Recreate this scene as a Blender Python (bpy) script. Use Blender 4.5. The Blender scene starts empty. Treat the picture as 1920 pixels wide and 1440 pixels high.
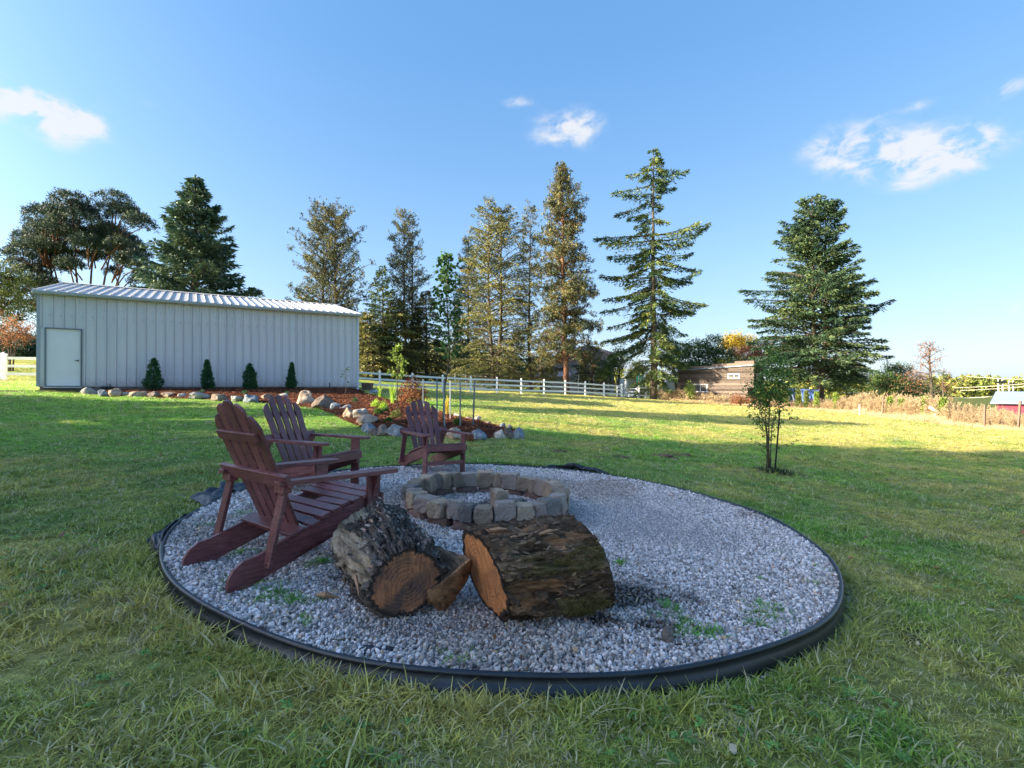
import bpy, bmesh, math, random
import numpy as np
from mathutils import Vector, Matrix, Euler
random.seed(7)
R = math.radians
scene = bpy.context.scene
COL = scene.collection

# ------------------------------------------------------------------ camera, sky, sun, exposure
HC, FPX, HOR = 1.10, 960.0, 725.0
cam_d = bpy.data.cameras.new('camera'); cam_d.sensor_width = 36; cam_d.lens = 18
cam_d.clip_start = 0.05; cam_d.clip_end = 5000
cam = bpy.data.objects.new('camera', cam_d); COL.objects.link(cam)
cam.location = (0, 0, HC); cam.rotation_euler = (R(90) + math.atan(5 / 960), 0, 0)
scene.camera = cam

SUN_EL, SUN_BACK = 19.0, -14.0            # height of the sun, and how far beyond the picture plane it stands (it shines from the left)
SUNV = Vector((-math.cos(R(SUN_EL)) * math.cos(R(SUN_BACK)), math.cos(R(SUN_EL)) * math.sin(R(SUN_BACK)), math.sin(R(SUN_EL))))
SKY_STRENGTH, SUN_STRENGTH, EXPOSURE = 0.15, 3.3, 2.45
scene.view_settings.view_transform = 'Standard'
scene.view_settings.look = 'None'
scene.view_settings.gamma = 1.0
scene.view_settings.use_curve_mapping = False
scene.view_settings.exposure = EXPOSURE

world = bpy.data.worlds.new('World'); scene.world = world; world.use_nodes = True
wn = world.node_tree.nodes; wl = world.node_tree.links; wn.clear()
w_out = wn.new('ShaderNodeOutputWorld'); w_bg = wn.new('ShaderNodeBackground'); w_bg.inputs[1].default_value = SKY_STRENGTH
sky = wn.new('ShaderNodeTexSky'); sky.sky_type = 'NISHITA'; sky.sun_disc = False
sky.sun_elevation = R(SUN_EL); sky.sun_rotation = math.atan2(SUNV.x, SUNV.y)
sky.altitude = 0; sky.air_density = 1.0; sky.dust_density = 1.2; sky.ozone_density = 2.0
geo = wn.new('ShaderNodeTexCoord')
def wmath(op, a, b=None, c=None):
    n = wn.new('ShaderNodeMath'); n.operation = op
    for i, v in enumerate((a, b, c)):
        if v is None: continue
        if isinstance(v, (int, float)): n.inputs[i].default_value = v
        else: wl.new(v, n.inputs[i])
    return n.outputs[0]
wnoise = wn.new('ShaderNodeTexNoise'); wnoise.inputs['Scale'].default_value = 19; wnoise.inputs['Detail'].default_value = 12
wnoise.inputs['Roughness'].default_value = 0.58; wnoise.inputs['Distortion'].default_value = 0.35
wmap = wn.new('ShaderNodeMapping'); wmap.inputs['Scale'].default_value = (1, 1, 1.7)
wl.new(geo.outputs['Generated'], wmap.inputs[0]); wl.new(wmap.outputs[0], wnoise.inputs['Vector'])
# clouds: (x, y in the photo, half width, half height, strength)
CLOUDS = [(35, 185, 50, 34, 1.0), (80, 215, 70, 26, 1.1), (150, 222, 34, 24, .8), (118, 250, 26, 26, .6), (1062, 243, 52, 26, 1.15), (1090, 230, 26, 18, .7),
          (970, 190, 28, 9, .75), (1600, 278, 62, 36, 1.2), (1690, 292, 60, 30, .95), (1765, 290, 66, 38, 1.25), (1845, 268, 34, 30, .7),
          (1893, 161, 30, 15, .9), (1727, 196, 26, 9, .55), (1912, 577, 16, 13, .6), (1690, 350, 26, 10, .35), (1530, 265, 22, 16, .45), (270, 190, 22, 8, .3)]
total = None
for (cx, cy, sx, sy, st) in CLOUDS:
    d = Vector(((cx - 960) / FPX, 1, (HOR - cy) / FPX)); dist = d.length; d.normalize()
    right = d.cross(Vector((0, 0, 1))).normalized(); up = right.cross(d).normalized()
    wx, wy = sx / FPX / dist, sy / FPX / dist
    def dot(v):
        n = wn.new('ShaderNodeVectorMath'); n.operation = 'DOT_PRODUCT'; wl.new(geo.outputs['Generated'], n.inputs[0]); n.inputs[1].default_value = v
        return n.outputs['Value']
    a = wmath('MULTIPLY', dot(right), 1 / wx); b = wmath('MULTIPLY', dot(up), 1 / wy)
    rr = wmath('ADD', wmath('POWER', wmath('ABSOLUTE', a), 2.0), wmath('POWER', wmath('ABSOLUTE', b), 2.0))
    g = wmath('EXPONENT', wmath('MULTIPLY', rr, -0.75))
    fwd = wmath('GREATER_THAN', dot(d), 0)
    g = wmath('MULTIPLY', wmath('MULTIPLY', g, fwd), st)
    total = g if total is None else wmath('ADD', total, g)
nz = wmath('MULTIPLY_ADD', wnoise.outputs[0], 3.2, -1.08)
cl = wmath('MULTIPLY', total, nz)
cr = wn.new('ShaderNodeMapRange'); cr.interpolation_type = 'SMOOTHSTEP'
cr.inputs['From Min'].default_value = 0.05; cr.inputs['From Max'].default_value = 0.85; cr.inputs['To Max'].default_value = 0.88
wl.new(cl, cr.inputs['Value'])
wmix = wn.new('ShaderNodeMix'); wmix.data_type = 'RGBA'
# clear blue gradient of the evening sky laid over the physical one, the same all round
sepw = wn.new('ShaderNodeSeparateXYZ'); wl.new(geo.outputs['Generated'], sepw.inputs[0])
gr_ = wn.new('ShaderNodeValToRGB'); wl.new(sepw.outputs[2], gr_.inputs[0])
_stops = [(0.0, (.50, .62, .82)), (.10, (.34, .51, .78)), (.22, (.24, .46, .76)), (.38, (.15, .37, .71)), (.54, (.10, .32, .68)), (1.0, (.08, .29, .66))]
while len(gr_.color_ramp.elements) < len(_stops): gr_.color_ramp.elements.new(.5)
_k = 1 / (SKY_STRENGTH * 2 ** EXPOSURE)
for _e, (_p, _c) in zip(gr_.color_ramp.elements, _stops): _e.position = _p; _e.color = tuple(v * _k * 1.0 for v in _c) + (1,)
smix = wn.new('ShaderNodeMix'); smix.data_type = 'RGBA'; # round the low sun the physical sky, with its bright haze, comes through undimmed
_sd = wn.new('ShaderNodeVectorMath'); _sd.operation = 'DOT_PRODUCT'; wl.new(geo.outputs['Generated'], _sd.inputs[0]); _sd.inputs[1].default_value = SUNV
_ang = wmath('ARCCOSINE', wmath('MINIMUM', _sd.outputs['Value'], 1.0)); _q = wmath('DIVIDE', _ang, R(40))
_near = wmath('EXPONENT', wmath('MULTIPLY', wmath('MULTIPLY', _q, _q), -1.0))
wl.new(wmath('MULTIPLY_ADD', _near, -.85, .85), smix.inputs[0])
wl.new(sky.outputs[0], smix.inputs[6]); wl.new(gr_.outputs[0], smix.inputs[7])
wl.new(cr.outputs[0], wmix.inputs[0]); wl.new(smix.outputs[2], wmix.inputs[6])
wmix.inputs[7].default_value = tuple(v * _k for v in (.93, .94, .97)) + (1,)
wl.new(wmix.outputs[2], w_bg.inputs[0]); wl.new(w_bg.outputs[0], w_out.inputs[0])

sun_d = bpy.data.lights.new('sun', 'SUN'); sun_d.energy = SUN_STRENGTH; sun_d.angle = R(0.53); sun_d.color = (1.0, 0.87, 0.64)
sun = bpy.data.objects.new('sun', sun_d); COL.objects.link(sun); sun.location = (-30, 5, 30)
sun.rotation_euler = SUNV.to_track_quat('Z', 'Y').to_euler()

# ------------------------------------------------------------------ numbers: noise, terrain, rays
def _h(i, j, k):
    n = (i.astype(np.int64) * 374761393 + j.astype(np.int64) * 668265263 + k.astype(np.int64) * 1442695041) & 0xffffffff
    n = ((n ^ (n >> 13)) * 1274126177) & 0xffffffff
    return ((n ^ (n >> 16)) & 0xffffff) / float(0xffffff)
def vnoise(p):
    p = np.asarray(p, float); i = np.floor(p).astype(np.int64); f = p - i; f = f * f * (3 - 2 * f); out = 0
    for a in (0, 1):
        for b in (0, 1):
            for c in (0, 1):
                w = (f[:, 0] if a else 1 - f[:, 0]) * (f[:, 1] if b else 1 - f[:, 1]) * (f[:, 2] if c else 1 - f[:, 2])
                out = out + w * _h(i[:, 0] + a, i[:, 1] + b, i[:, 2] + c)
    return out * 2 - 1
def fbm(p, o=4, g=.5):
    p = np.asarray(p, float); s = 0; a = 1
    for k in range(o): s = s + a * vnoise(p * (2 ** k) + 17.3 * k); a *= g
    return s
def n2(x, y, s, o=3, seed=0.0):
    x = np.asarray(x, float); y = np.asarray(y, float)
    sh = x.shape
    return fbm(np.stack([x.ravel() * s + seed, y.ravel() * s + seed * .7, np.full(x.size, seed)], 1), o).reshape(sh)

CTRL = np.array([
 (0, 1.9, -.05), (.95, 2.05, -.12), (1.95, 2.9, -.20), (2.4, 4.5, -.16), (1.5, 6.2, -.03), (-2.5, 3.3, .10), (0, 6.8, .06), (-4, 4, .16), (-1.5, 1.5, .02), (-4, 1.5, .1),
 (1.6, 1.4, -.14), (3, 2.2, -.27), (-1.5, 6.4, .10), (-2.8, 9.5, .21), (-5.5, 14, .50), (-15, 17.9, .82), (-16.8, 18.2, .98), (-7.4, 24, .88), (-12, 21, .93), (-9, 19, .70),
 (-24.4, 24.5, 1.42), (-20, 28, 1.5), (-45, 45, 3.7), (-13, 32, 1.2), (-9.04, 35, .87), (.7, 42.2, .50), (10.6, 49.3, .12), (14.5, 50.5, -.2), (0, 12, .12), (0, 20, .28), (0, 30, .42),
 (4.4, 8.7, -.34), (3.6, 3.6, -.30), (8, 12, -.5), (12, 20, -.5), (20, 49, -.65), (26, 42, -.85), (24.4, 30, -.93), (22, 22, -.85), (15, 34, -.45), (8, 30, -.05),
 (-22, 80, 2.7), (-6, 85, 1.8), (0, 55, .75), (-10, 60, 1.5), (20, 62, -.9), (32, 60, -1.4), (60, 90, -2.2), (0, 120, 1.0), (-80, 100, 4.5), (90, 50, -2.2), (60, 15, -2.2),
 (-40, 5, 1.1), (-15, 3, .45), (0, -12, -.2), (15, -8, -.9), (16, 5, -.8), (-10, 10, .45), (-80, 30, 3.0), (-60, -40, 1.5), (60, -60, -2.5), (0, -70, -.8)], float)
def _U(r2): return np.where(r2 > 1e-9, r2 * np.log(np.maximum(r2, 1e-9)), 0)
_n = len(CTRL); _d2 = ((CTRL[:, None, :2] - CTRL[None, :, :2]) ** 2).sum(-1)
_A = np.zeros((_n + 3, _n + 3)); _A[:_n, :_n] = _U(_d2) + np.eye(_n) * 2.0
_A[:_n, _n] = 1; _A[:_n, _n + 1:] = CTRL[:, :2]; _A[_n, :_n] = 1; _A[_n + 1:, :_n] = CTRL[:, :2].T
_W = np.linalg.solve(_A, np.concatenate([CTRL[:, 2], [0, 0, 0]]))

# gravel circle: its rim, measured at the photograph's black edging
RC = (-0.059, 4.298)
_TH = np.radians([-180, -160, -140, -120, -100, -80, -60, -40, -20, 0, 20, 40, 60, 80, 100, 120, 140, 160])
RIMPX = [(1150,894),(1259,909),(1391,951),(1462,981),(1525,1019),(1559,1053),(1578,1091),(1583,1122),(1566,1153),(1525,1178),(1462,1206),(1400,1225),(1275,1247),(1150,1253),
 (422,924),(369,956),(336,989),(317,1025),(314,1048),(325,1081),(355,1120),(417,1164),(494,1189),(550,1214),(600,1225),(689,1234),(756,1244),(900,1253),(1060,1256),(950,870),(1060,880),(760,873),(850,870)]
def plane_z(x, y): return -.05 * x + .011 * y
_rt = []
for (px, py) in RIMPX:
    u = (px - 960) / FPX; v = -(py - HOR) / FPX
    Yq = (0 - HC) / (v + .05 * u - .011); Xq = u * Yq
    _rt.append((math.atan2(Yq - RC[1], Xq - RC[0]), math.hypot(Xq - RC[0], Yq - RC[1])))
_rt = np.array(_rt)
def _basis(t): return np.stack([np.ones_like(t)] + [f(k * t) for k in (1, 2, 3) for f in (np.cos, np.sin)], -1)
_B = _basis(_rt[:, 0]); _c = np.linalg.solve(_B.T @ _B + np.diag([0] + [.6] * 6), _B.T @ _rt[:, 1])
def rim_r(t): return _basis(np.asarray(t, float)) @ _c
def rad_rel(x, y):
    dx = x - RC[0]; dy = y - RC[1]
    return np.hypot(dx, dy) - rim_r(np.arctan2(dy, dx))
def sstep(a, b, x):
    t = np.clip((x - a) / (b - a), 0, 1); return t * t * (3 - 2 * t)
def gz_raw(x, y):
    x = np.asarray(x, float); y = np.asarray(y, float); sh = x.shape; x = x.ravel(); y = y.ravel(); out = np.zeros_like(x)
    for s in range(0, len(x), 20000):
        X = x[s:s + 20000]; Y = y[s:s + 20000]
        d2 = (X[:, None] - CTRL[None, :, 0]) ** 2 + (Y[:, None] - CTRL[None, :, 1]) ** 2
        out[s:s + 20000] = _U(d2) @ _W[:_n] + _W[_n] + _W[_n + 1] * X + _W[_n + 2] * Y
    r = np.hypot(x, y - 20); k = sstep(70, 170, r)
    out = np.clip(out, -4, 7) * (1 - k) + k * (-2.0)
    return out.reshape(sh)
def gz(x, y):
    x = np.asarray(x, float); y = np.asarray(y, float)
    z = gz_raw(x, y); r = np.hypot(x, y - 4)
    z = z + n2(x, y, .8, 3, 3.1) * .018 * sstep(1, 4, r) + n2(x, y, .18, 2, 9.1) * .05 * sstep(5, 20, r)
    k = sstep(.0, -.12, rad_rel(x, y))
    return z * (1 - k) + k * (plane_z(x, y) - .12)
def gz1(x, y): return float(gz(np.array([x]), np.array([y]))[0])
def gravel_z(x, y): return plane_z(x, y) - .022 + n2(x, y, 1.3, 3, 5.5) * .010
_Ys = np.exp(np.linspace(math.log(.9), math.log(130), 2600))
def ground_at(px, py, off=0.0):
    """where the line of sight through a pixel of the photograph meets the ground"""
    X = (px - 960) / FPX * _Ys; Z = HC - (py - HOR) / FPX * _Ys
    G = gz(X, _Ys) + off; ins = rad_rel(X, _Ys) < 0; G = np.where(ins, gravel_z(X, _Ys), G)
    i = int(np.argmax(Z < G)); 
    if i == 0: i = len(_Ys) - 1
    return float(X[i]), float(_Ys[i]), float(G[i])
def at(px, Y): return (px - 960) / FPX * Y
def zat(py, Y): return HC - (py - HOR) / FPX * Y
def in_poly(x, y, P):
    x = np.asarray(x); y = np.asarray(y); r = np.zeros(x.shape, bool); n = len(P)
    for i in range(n):
        x1, y1 = P[i]; x2, y2 = P[(i + 1) % n]
        c = ((y1 > y) != (y2 > y)) & (x < (x2 - x1) * (y - y1) / (y2 - y1 + 1e-12) + x1); r ^= c
    return r
def poly_dist(x, y, P):
    d = np.full(np.shape(x), 1e9)
    for i in range(len(P)):
        x1, y1 = P[i]; x2, y2 = P[(i + 1) % len(P)]; L = (x2 - x1) ** 2 + (y2 - y1) ** 2 + 1e-12
        t = np.clip(((x - x1) * (x2 - x1) + (y - y1) * (y2 - y1)) / L, 0, 1)
        d = np.minimum(d, np.hypot(x - x1 - t * (x2 - x1), y - y1 - t * (y2 - y1)))
    return d

# ------------------------------------------------------------------ object helpers
def tag(o, label=None, cat=None, group=None, kind=None):
    if label: o['label'] = label
    if cat: o['category'] = cat
    if group: o['group'] = group
    if kind: o['kind'] = kind
    return o
def thing(name, label, cat, loc=(0, 0, 0), rz=0.0, group=None, rot=None):
    o = bpy.data.objects.new(name, None); COL.objects.link(o); o.location = loc
    o.rotation_euler = rot if rot is not None else (0, 0, rz); o.empty_display_size = .2
    return tag(o, label, cat, group)
def np_mesh(name, V, F, mats=(), smooth=False, attrs=None, midx=None):
    """V (n,3); F a list of integer arrays, each (m,3) or (m,4)"""
    me = bpy.data.meshes.new(name); V = np.asarray(V, np.float32); me.vertices.add(len(V)); me.vertices.foreach_set('co', V.ravel())
    Fs = [np.asarray(f, np.int32) for f in F if len(f)]
    if Fs:
        tot = np.concatenate([np.full(len(f), f.shape[1], np.int32) for f in Fs]); idx = np.concatenate([f.ravel() for f in Fs])
        me.loops.add(len(idx)); me.loops.foreach_set('vertex_index', idx)
        me.polygons.add(len(tot)); me.polygons.foreach_set('loop_start', np.concatenate([[0], np.cumsum(tot)[:-1]]).astype(np.int32))
        me.polygons.foreach_set('loop_total', tot)
        if midx is not None: me.polygons.foreach_set('material_index', np.asarray(midx, np.int32))
        me.polygons.foreach_set('use_smooth', np.full(len(tot), smooth))
    for m in mats: me.materials.append(m)
    for k, a in (attrs or {}).items():
        a = np.asarray(a, np.float32)
        if a.ndim == 1: at_ = me.attributes.new(k, 'FLOAT', 'POINT'); at_.data.foreach_set('value', a)
        else:
            at_ = me.attributes.new(k, 'FLOAT_COLOR', 'POINT'); c = np.ones((len(a), 4), np.float32); c[:, :3] = a; at_.data.foreach_set('color', c.ravel())
    me.update(calc_edges=True); me.validate()
    return me
def link(name, me, parent=None, loc=None, rot=None):
    o = bpy.data.objects.new(name, me); COL.objects.link(o)
    if parent: o.parent = parent
    if loc is not None: o.location = loc
    if rot is not None: o.rotation_euler = rot
    return o
def copy_tree(o, parent=None):
    c = o.copy(); COL.objects.link(c)
    if parent: c.parent = parent
    for ch in list(o.children): copy_tree(ch, c)
    return c
class MB:
    def __init__(s): s.V = []; s.Q = []; s.T = []; s.n = 0; s.tone = []
    def add(s, V, Q=None, T=None, tone=None):
        V = np.asarray(V, float).reshape(-1, 3); s.V.append(V)
        if Q is not None and len(Q): s.Q.append(np.asarray(Q, int) + s.n)
        if T is not None and len(T): s.T.append(np.asarray(T, int) + s.n)
        s.tone.append(np.full(len(V), .5) if tone is None else np.broadcast_to(np.asarray(tone, float), (len(V),)).copy()); s.n += len(V); return s
    def box(s, c, d, M=None):
        c = np.array(c, float); d = np.array(d, float) / 2
        v = np.array([(x, y, z) for x in (-1, 1) for y in (-1, 1) for z in (-1, 1)], float) * d
        if M is not None: v = v @ np.array(M.to_3x3()).T
        return s.add(v + c, [(0, 1, 3, 2), (4, 6, 7, 5), (0, 4, 5, 1), (2, 3, 7, 6), (0, 2, 6, 4), (1, 5, 7, 3)])
    def beam(s, a, b, w, h, up=(0, 0, 1)):
        a = Vector(a); b = Vector(b); d = (b - a); L = d.length; d.normalize(); side = d.cross(Vector(up)).normalized(); u = side.cross(d)
        M = Matrix((d, side, u)).transposed(); return s.box((a + b) / 2, (L, w, h), M)
    def prism(s, pts, axis, t0, t1):
        """2D outline extruded along an axis: 'y' outline is (x,z); 'x' outline is (y,z); 'z' outline is (x,y)"""
        n = len(pts); f = {'y': lambda p, t: (p[0], t, p[1]), 'x': lambda p, t: (t, p[0], p[1]), 'z': lambda p, t: (p[0], p[1], t)}[axis]
        V = [f(p, t0) for p in pts] + [f(p, t1) for p in pts]; Q = [(i, (i + 1) % n, n + (i + 1) % n, n + i) for i in range(n)]
        T = [(0, i + 1, i) for i in range(1, n - 1)] + [(n, n + i, n + i + 1) for i in range(1, n - 1)]
        return s.add(V, Q, T)
    def tube(s, P, rad, n=6, tone=None, cap=True):
        P = np.asarray(P, float); m = len(P); rad = np.broadcast_to(np.asarray(rad, float), (m,))
        d = np.gradient(P, axis=0); d /= np.linalg.norm(d, axis=1)[:, None] + 1e-9
        ref = np.array([0, 0, 1.]) if abs(d[:, 2]).mean() < .8 else np.array([1., 0, 0])
        a = np.cross(d, ref); a /= np.linalg.norm(a, axis=1)[:, None] + 1e-9; b = np.cross(d, a)
        th = np.arange(n) * 2 * np.pi / n
        V = P[:, None] + rad[:, None, None] * (np.cos(th)[None, :, None] * a[:, None] + np.sin(th)[None, :, None] * b[:, None])
        i = np.arange(m - 1)[:, None] * n; j = np.arange(n)[None]; j2 = (j + 1) % n
        Q = np.stack([i + j, i + j2, i + n + j2, i + n + j], -1).reshape(-1, 4)
        T = []
        if cap: T = [(0, k + 1, k) for k in range(1, n - 1)] + [((m - 1) * n, (m - 1) * n + k, (m - 1) * n + k + 1) for k in range(1, n - 1)]
        return s.add(V.reshape(-1, 3), Q, T, tone)
    def kites(s, P, D, L, W, rng, tone):
        N = len(P); D = D / (np.linalg.norm(D, axis=1)[:, None] + 1e-9)
        sd = np.cross(D, rng.normal(size=(N, 3))); sd /= np.linalg.norm(sd, axis=1)[:, None] + 1e-9
        L = np.broadcast_to(L, (N,))[:, None]; W = np.broadcast_to(W, (N,))[:, None]
        mid = P + D * L * .45
        V = np.stack([P, mid + sd * W / 2, P + D * L, mid - sd * W / 2], 1).reshape(-1, 3)
        Q = np.arange(N * 4).reshape(-1, 4)
        return s.add(V, Q, None, np.repeat(np.broadcast_to(tone, (N,)), 4))
    def mesh(s, name, mats=(), smooth=False):
        V = np.concatenate(s.V) if s.V else np.zeros((0, 3)); F = []
        if s.Q: F.append(np.concatenate(s.Q))
        if s.T: F.append(np.concatenate(s.T))
        return np_mesh(name, V, F, mats, smooth, {'tone': np.concatenate(s.tone)})
    def build(s, name, mat, parent=None, smooth=False, loc=None, rot=None):
        return link(name, s.mesh(name, [mat] if not isinstance(mat, (list, tuple)) else mat, smooth), parent, loc, rot)
def bevel(o, w=.004, seg=2):
    m = o.modifiers.new('bevel', 'BEVEL'); m.width = w; m.segments = seg; m.limit_method = 'ANGLE'; m.angle_limit = R(40); return o
_ico = {}
def ico(sub):
    if sub not in _ico:
        bm = bmesh.new(); bmesh.ops.create_icosphere(bm, subdivisions=sub, radius=1)
        _ico[sub] = (np.array([v.co[:] for v in bm.verts]), np.array([[v.index for v in f.verts] for f in bm.faces])); bm.free()
    return _ico[sub][0].copy(), _ico[sub][1].copy()
def rock_verts(sub, rng, cuts=9, rough=.08, depth=(.55, .9), box=0.0):
    V, T = ico(sub)
    if box: V = V / (np.abs(V).max(1)[:, None] ** box)
    for k in range(cuts):
        n = rng.normal(size=3); n /= np.linalg.norm(n); d = rng.uniform(*depth); t = V @ n; V = np.where((t > d)[:, None], V - n * (t - d)[:, None] * .92, V)
    V = V * (1 + rough * fbm(V * 1.8 + rng.uniform(0, 50, 3), 4)[:, None]); return V, T

# ------------------------------------------------------------------ materials
def new_mat(name):
    m = bpy.data.materials.new(name); m.use_nodes = True; nt = m.node_tree; nt.nodes.clear(); return m, nt
class NT:
    def __init__(s, name):
        s.m, s.t = new_mat(name); s.out = s.t.nodes.new('ShaderNodeOutputMaterial')
        tc = s.t.nodes.new('ShaderNodeTexCoord'); s.obj = tc.outputs['Object']
        s.geo = s.t.nodes.new('ShaderNodeNewGeometry'); s.pos = s.geo.outputs['Position']
        s.oi = s.t.nodes.new('ShaderNodeObjectInfo'); s.rnd = s.oi.outputs['Random']
    def n(s, ty, ins=None, **kw):
        n = s.t.nodes.new(ty)
        for k, v in kw.items(): setattr(n, k, v)
        for k, v in (ins or {}).items():
            if hasattr(v, 'is_linked'): s.t.links.new(v, n.inputs[k])
            else: n.inputs[k].default_value = v
        return n
    def noise(s, scale, detail=4, rough=.55, vec=None, st=(1, 1, 1), dist=0):
        mp = s.n('ShaderNodeMapping', {0: vec or s.obj, 'Scale': st})
        return s.n('ShaderNodeTexNoise', {'Vector': mp.outputs[0], 'Scale': scale, 'Detail': detail, 'Roughness': rough, 'Distortion': dist}).outputs[0]
    def ramp(s, fac, stops):
        r = s.n('ShaderNodeValToRGB', {0: fac}); e = r.color_ramp.elements
        while len(e) < len(stops): e.new(.5)
        for i, (p, c) in enumerate(stops): e[i].position = p; e[i].color = (c if isinstance(c, tuple) else (c, c, c)) + (1,)
        return r.outputs[0]
    def mix(s, f, a, b, blend='MIX'):
        n = s.t.nodes.new('ShaderNodeMix'); n.data_type = 'RGBA'; n.blend_type = blend
        for k, v in ((0, f), (6, a), (7, b)):
            if hasattr(v, 'is_linked'): s.t.links.new(v, n.inputs[k])
            else: n.inputs[k].default_value = v if k == 0 else tuple(v) + (1,)
        return n.outputs[2]
    def math(s, op, a, b=0.0, clamp=False):
        n = s.t.nodes.new('ShaderNodeMath'); n.operation = op; n.use_clamp = clamp
        for k, v in ((0, a), (1, b)):
            if hasattr(v, 'is_linked'): s.t.links.new(v, n.inputs[k])
            else: n.inputs[k].default_value = v
        return n.outputs[0]
    def attr(s, name, inst=False, out='Color'):
        n = s.n('ShaderNodeAttribute'); n.attribute_name = name; n.attribute_type = 'INSTANCER' if inst else 'GEOMETRY'; return n.outputs[out]
    def bump(s, h, strength=.4, dist=.02): return s.n('ShaderNodeBump', {'Height': h, 'Strength': strength, 'Distance': dist}).outputs[0]
    def done(s, col, rough=.7, bump=None, metal=0.0, spec=.5, trans=None, **kw):
        p = s.n('ShaderNodeBsdfPrincipled', {'Roughness': rough, 'Metallic': metal, 'Specular IOR Level': spec})
        if hasattr(col, 'is_linked'): s.t.links.new(col, p.inputs['Base Color'])
        else: p.inputs['Base Color'].default_value = tuple(col) + (1,)
        if bump is not None: s.t.links.new(bump, p.inputs['Normal'])
        sh = p.outputs[0]
        if trans:
            tr = s.n('ShaderNodeBsdfTranslucent')
            if hasattr(col, 'is_linked'): s.t.links.new(col, tr.inputs[0])
            else: tr.inputs[0].default_value = tuple(col) + (1,)
            mx = s.n('ShaderNodeMixShader', {0: trans}); s.t.links.new(sh, mx.inputs[1]); s.t.links.new(tr.outputs[0], mx.inputs[2]); sh = mx.outputs[0]
        s.t.links.new(sh, s.out.inputs[0]); return s.m
def leaf_mat(name, c0, c1, trans=.3, rough=.6, spec=.3, c2=None):
    s = NT(name); t = s.attr('tone', out='Fac')
    c0, c1 = (tuple(min(.8, v * 1.6) for v in q) for q in (c0, c1)); c2 = c2 and tuple(min(.8, v * 1.6) for v in c2)
    st = [(0.0, c0), (1.0, c1)] if c2 is None else [(0.0, c0), (.55, c1), (1.0, c2)]
    return s.done(s.ramp(t, st), rough, spec=spec, trans=trans)
def simple(name, col, rough=.6, var=.25, scale=6, bump=.15, metal=0.0, spec=.4, st=(1, 1, 1), pervar=0.0):
    s = NT(name); f = s.noise(scale, 5, .6, st=st)
    c = s.mix(1.0, col, s.ramp(f, [(.25, 1 - var), (.75, 1 + var)]), 'MULTIPLY')
    if pervar: c = s.mix(1.0, c, s.ramp(s.rnd, [(0, 1 - pervar), (1, 1 + pervar)]), 'MULTIPLY')
    return s.done(c, rough, s.bump(f, bump, .01) if bump else None, metal, spec)

def make_ground_mat():
    s = NT('lawn_ground'); c = s.attr('gcol')
    f = s.noise(9, 6, .7, vec=s.pos); g = s.noise(45, 4, .7, vec=s.pos); h = s.noise(1.6, 5, .65, vec=s.pos)
    c = s.mix(1.0, c, s.ramp(f, [(.3, .62), (.7, 1.3)]), 'MULTIPLY'); c = s.mix(1.0, c, s.ramp(g, [(.3, .7), (.7, 1.25)]), 'MULTIPLY')
    c = s.mix(1.0, c, s.ramp(h, [(.3, .85), (.7, 1.15)]), 'MULTIPLY')
    hh = s.math('ADD', f, s.math('MULTIPLY', g, .5))
    return s.done(c, .95, s.bump(hh, .9, .06), spec=.1)
def make_grass_mat():
    s = NT('grass_blades'); base = s.attr('icol', True); t = s.attr('tone', out='Fac')
    c = s.mix(s.ramp(t, [(.70, 0.0), (.85, .85)]), base, (.52, .46, .28)); c = s.mix(1.0, c, s.ramp(t, [(0, .65), (.7, 1.35)]), 'MULTIPLY')
    return s.done(c, .55, spec=.35, trans=.42)
def make_gravel_mat():
    s = NT('gravel_stone'); base = s.attr('icol', True); f = s.noise(60, 4, .6)
    c = s.mix(1.0, base, s.ramp(f, [(.3, .8), (.7, 1.15)]), 'MULTIPLY'); return s.done(c, .8, s.bump(f, .3, .002), spec=.3)
def make_gravel_bed_mat():
    s = NT('gravel_bed'); m = s.attr('tone', out='Fac')
    v = s.n('ShaderNodeTexVoronoi', {'Vector': s.pos, 'Scale': 70}); f = s.noise(30, 6, .7, vec=s.pos)
    c = s.mix(s.math('MULTIPLY', v.outputs['Color'], .6), (.20, .20, .21), (.40, .40, .42)); c = s.mix(1.0, c, s.ramp(f, [(.3, .55), (.7, 1.25)]), 'MULTIPLY')
    c = s.mix(m, c, (.035, .025, .02))
    return s.done(c, .9, s.bump(s.math('ADD', v.outputs['Distance'], f), .8, .01), spec=.2)
def make_bark(name, c0, c1, c2, scale=10, st=(1, 1, .25)):
    s = NT(name); f = s.noise(scale, 6, .7, st=st, dist=.6); c = s.ramp(f, [(.3, c0), (.5, c1), (.72, c2)]); return s.done(c, .9, s.bump(f, .8, .03), spec=.2)
M = {}
M['ground'] = make_ground_mat(); M['grass'] = make_grass_mat(); M['gravel'] = make_gravel_mat(); M['bed'] = make_gravel_bed_mat()
M['bark_grey'] = make_bark('bark_grey', (.035, .028, .022), (.10, .08, .06), (.20, .165, .13), 3)
M['bark_red'] = make_bark('bark_red', (.05, .025, .015), (.16, .08, .05), (.28, .15, .10), 3)
M['bark_thin'] = make_bark('bark_thin', (.04, .03, .022), (.09, .07, .05), (.15, .12, .10), 25)
M['fir'] = leaf_mat('needles_fir', (.014, .032, .016), (.048, .08, .026), .2, c2=(.15, .16, .04))
M['fir_gold'] = leaf_mat('needles_golden', (.020, .028, .010), (.095, .10, .030), .22, c2=(.25, .215, .065))
M['spruce'] = leaf_mat('needles_spruce', (.010, .026, .016), (.032, .062, .030), .15, c2=(.09, .115, .04))
M['spruce_blue'] = leaf_mat('needles_blue_spruce', (.015, .035, .024), (.045, .08, .045), .15, c2=(.11, .14, .06))
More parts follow.
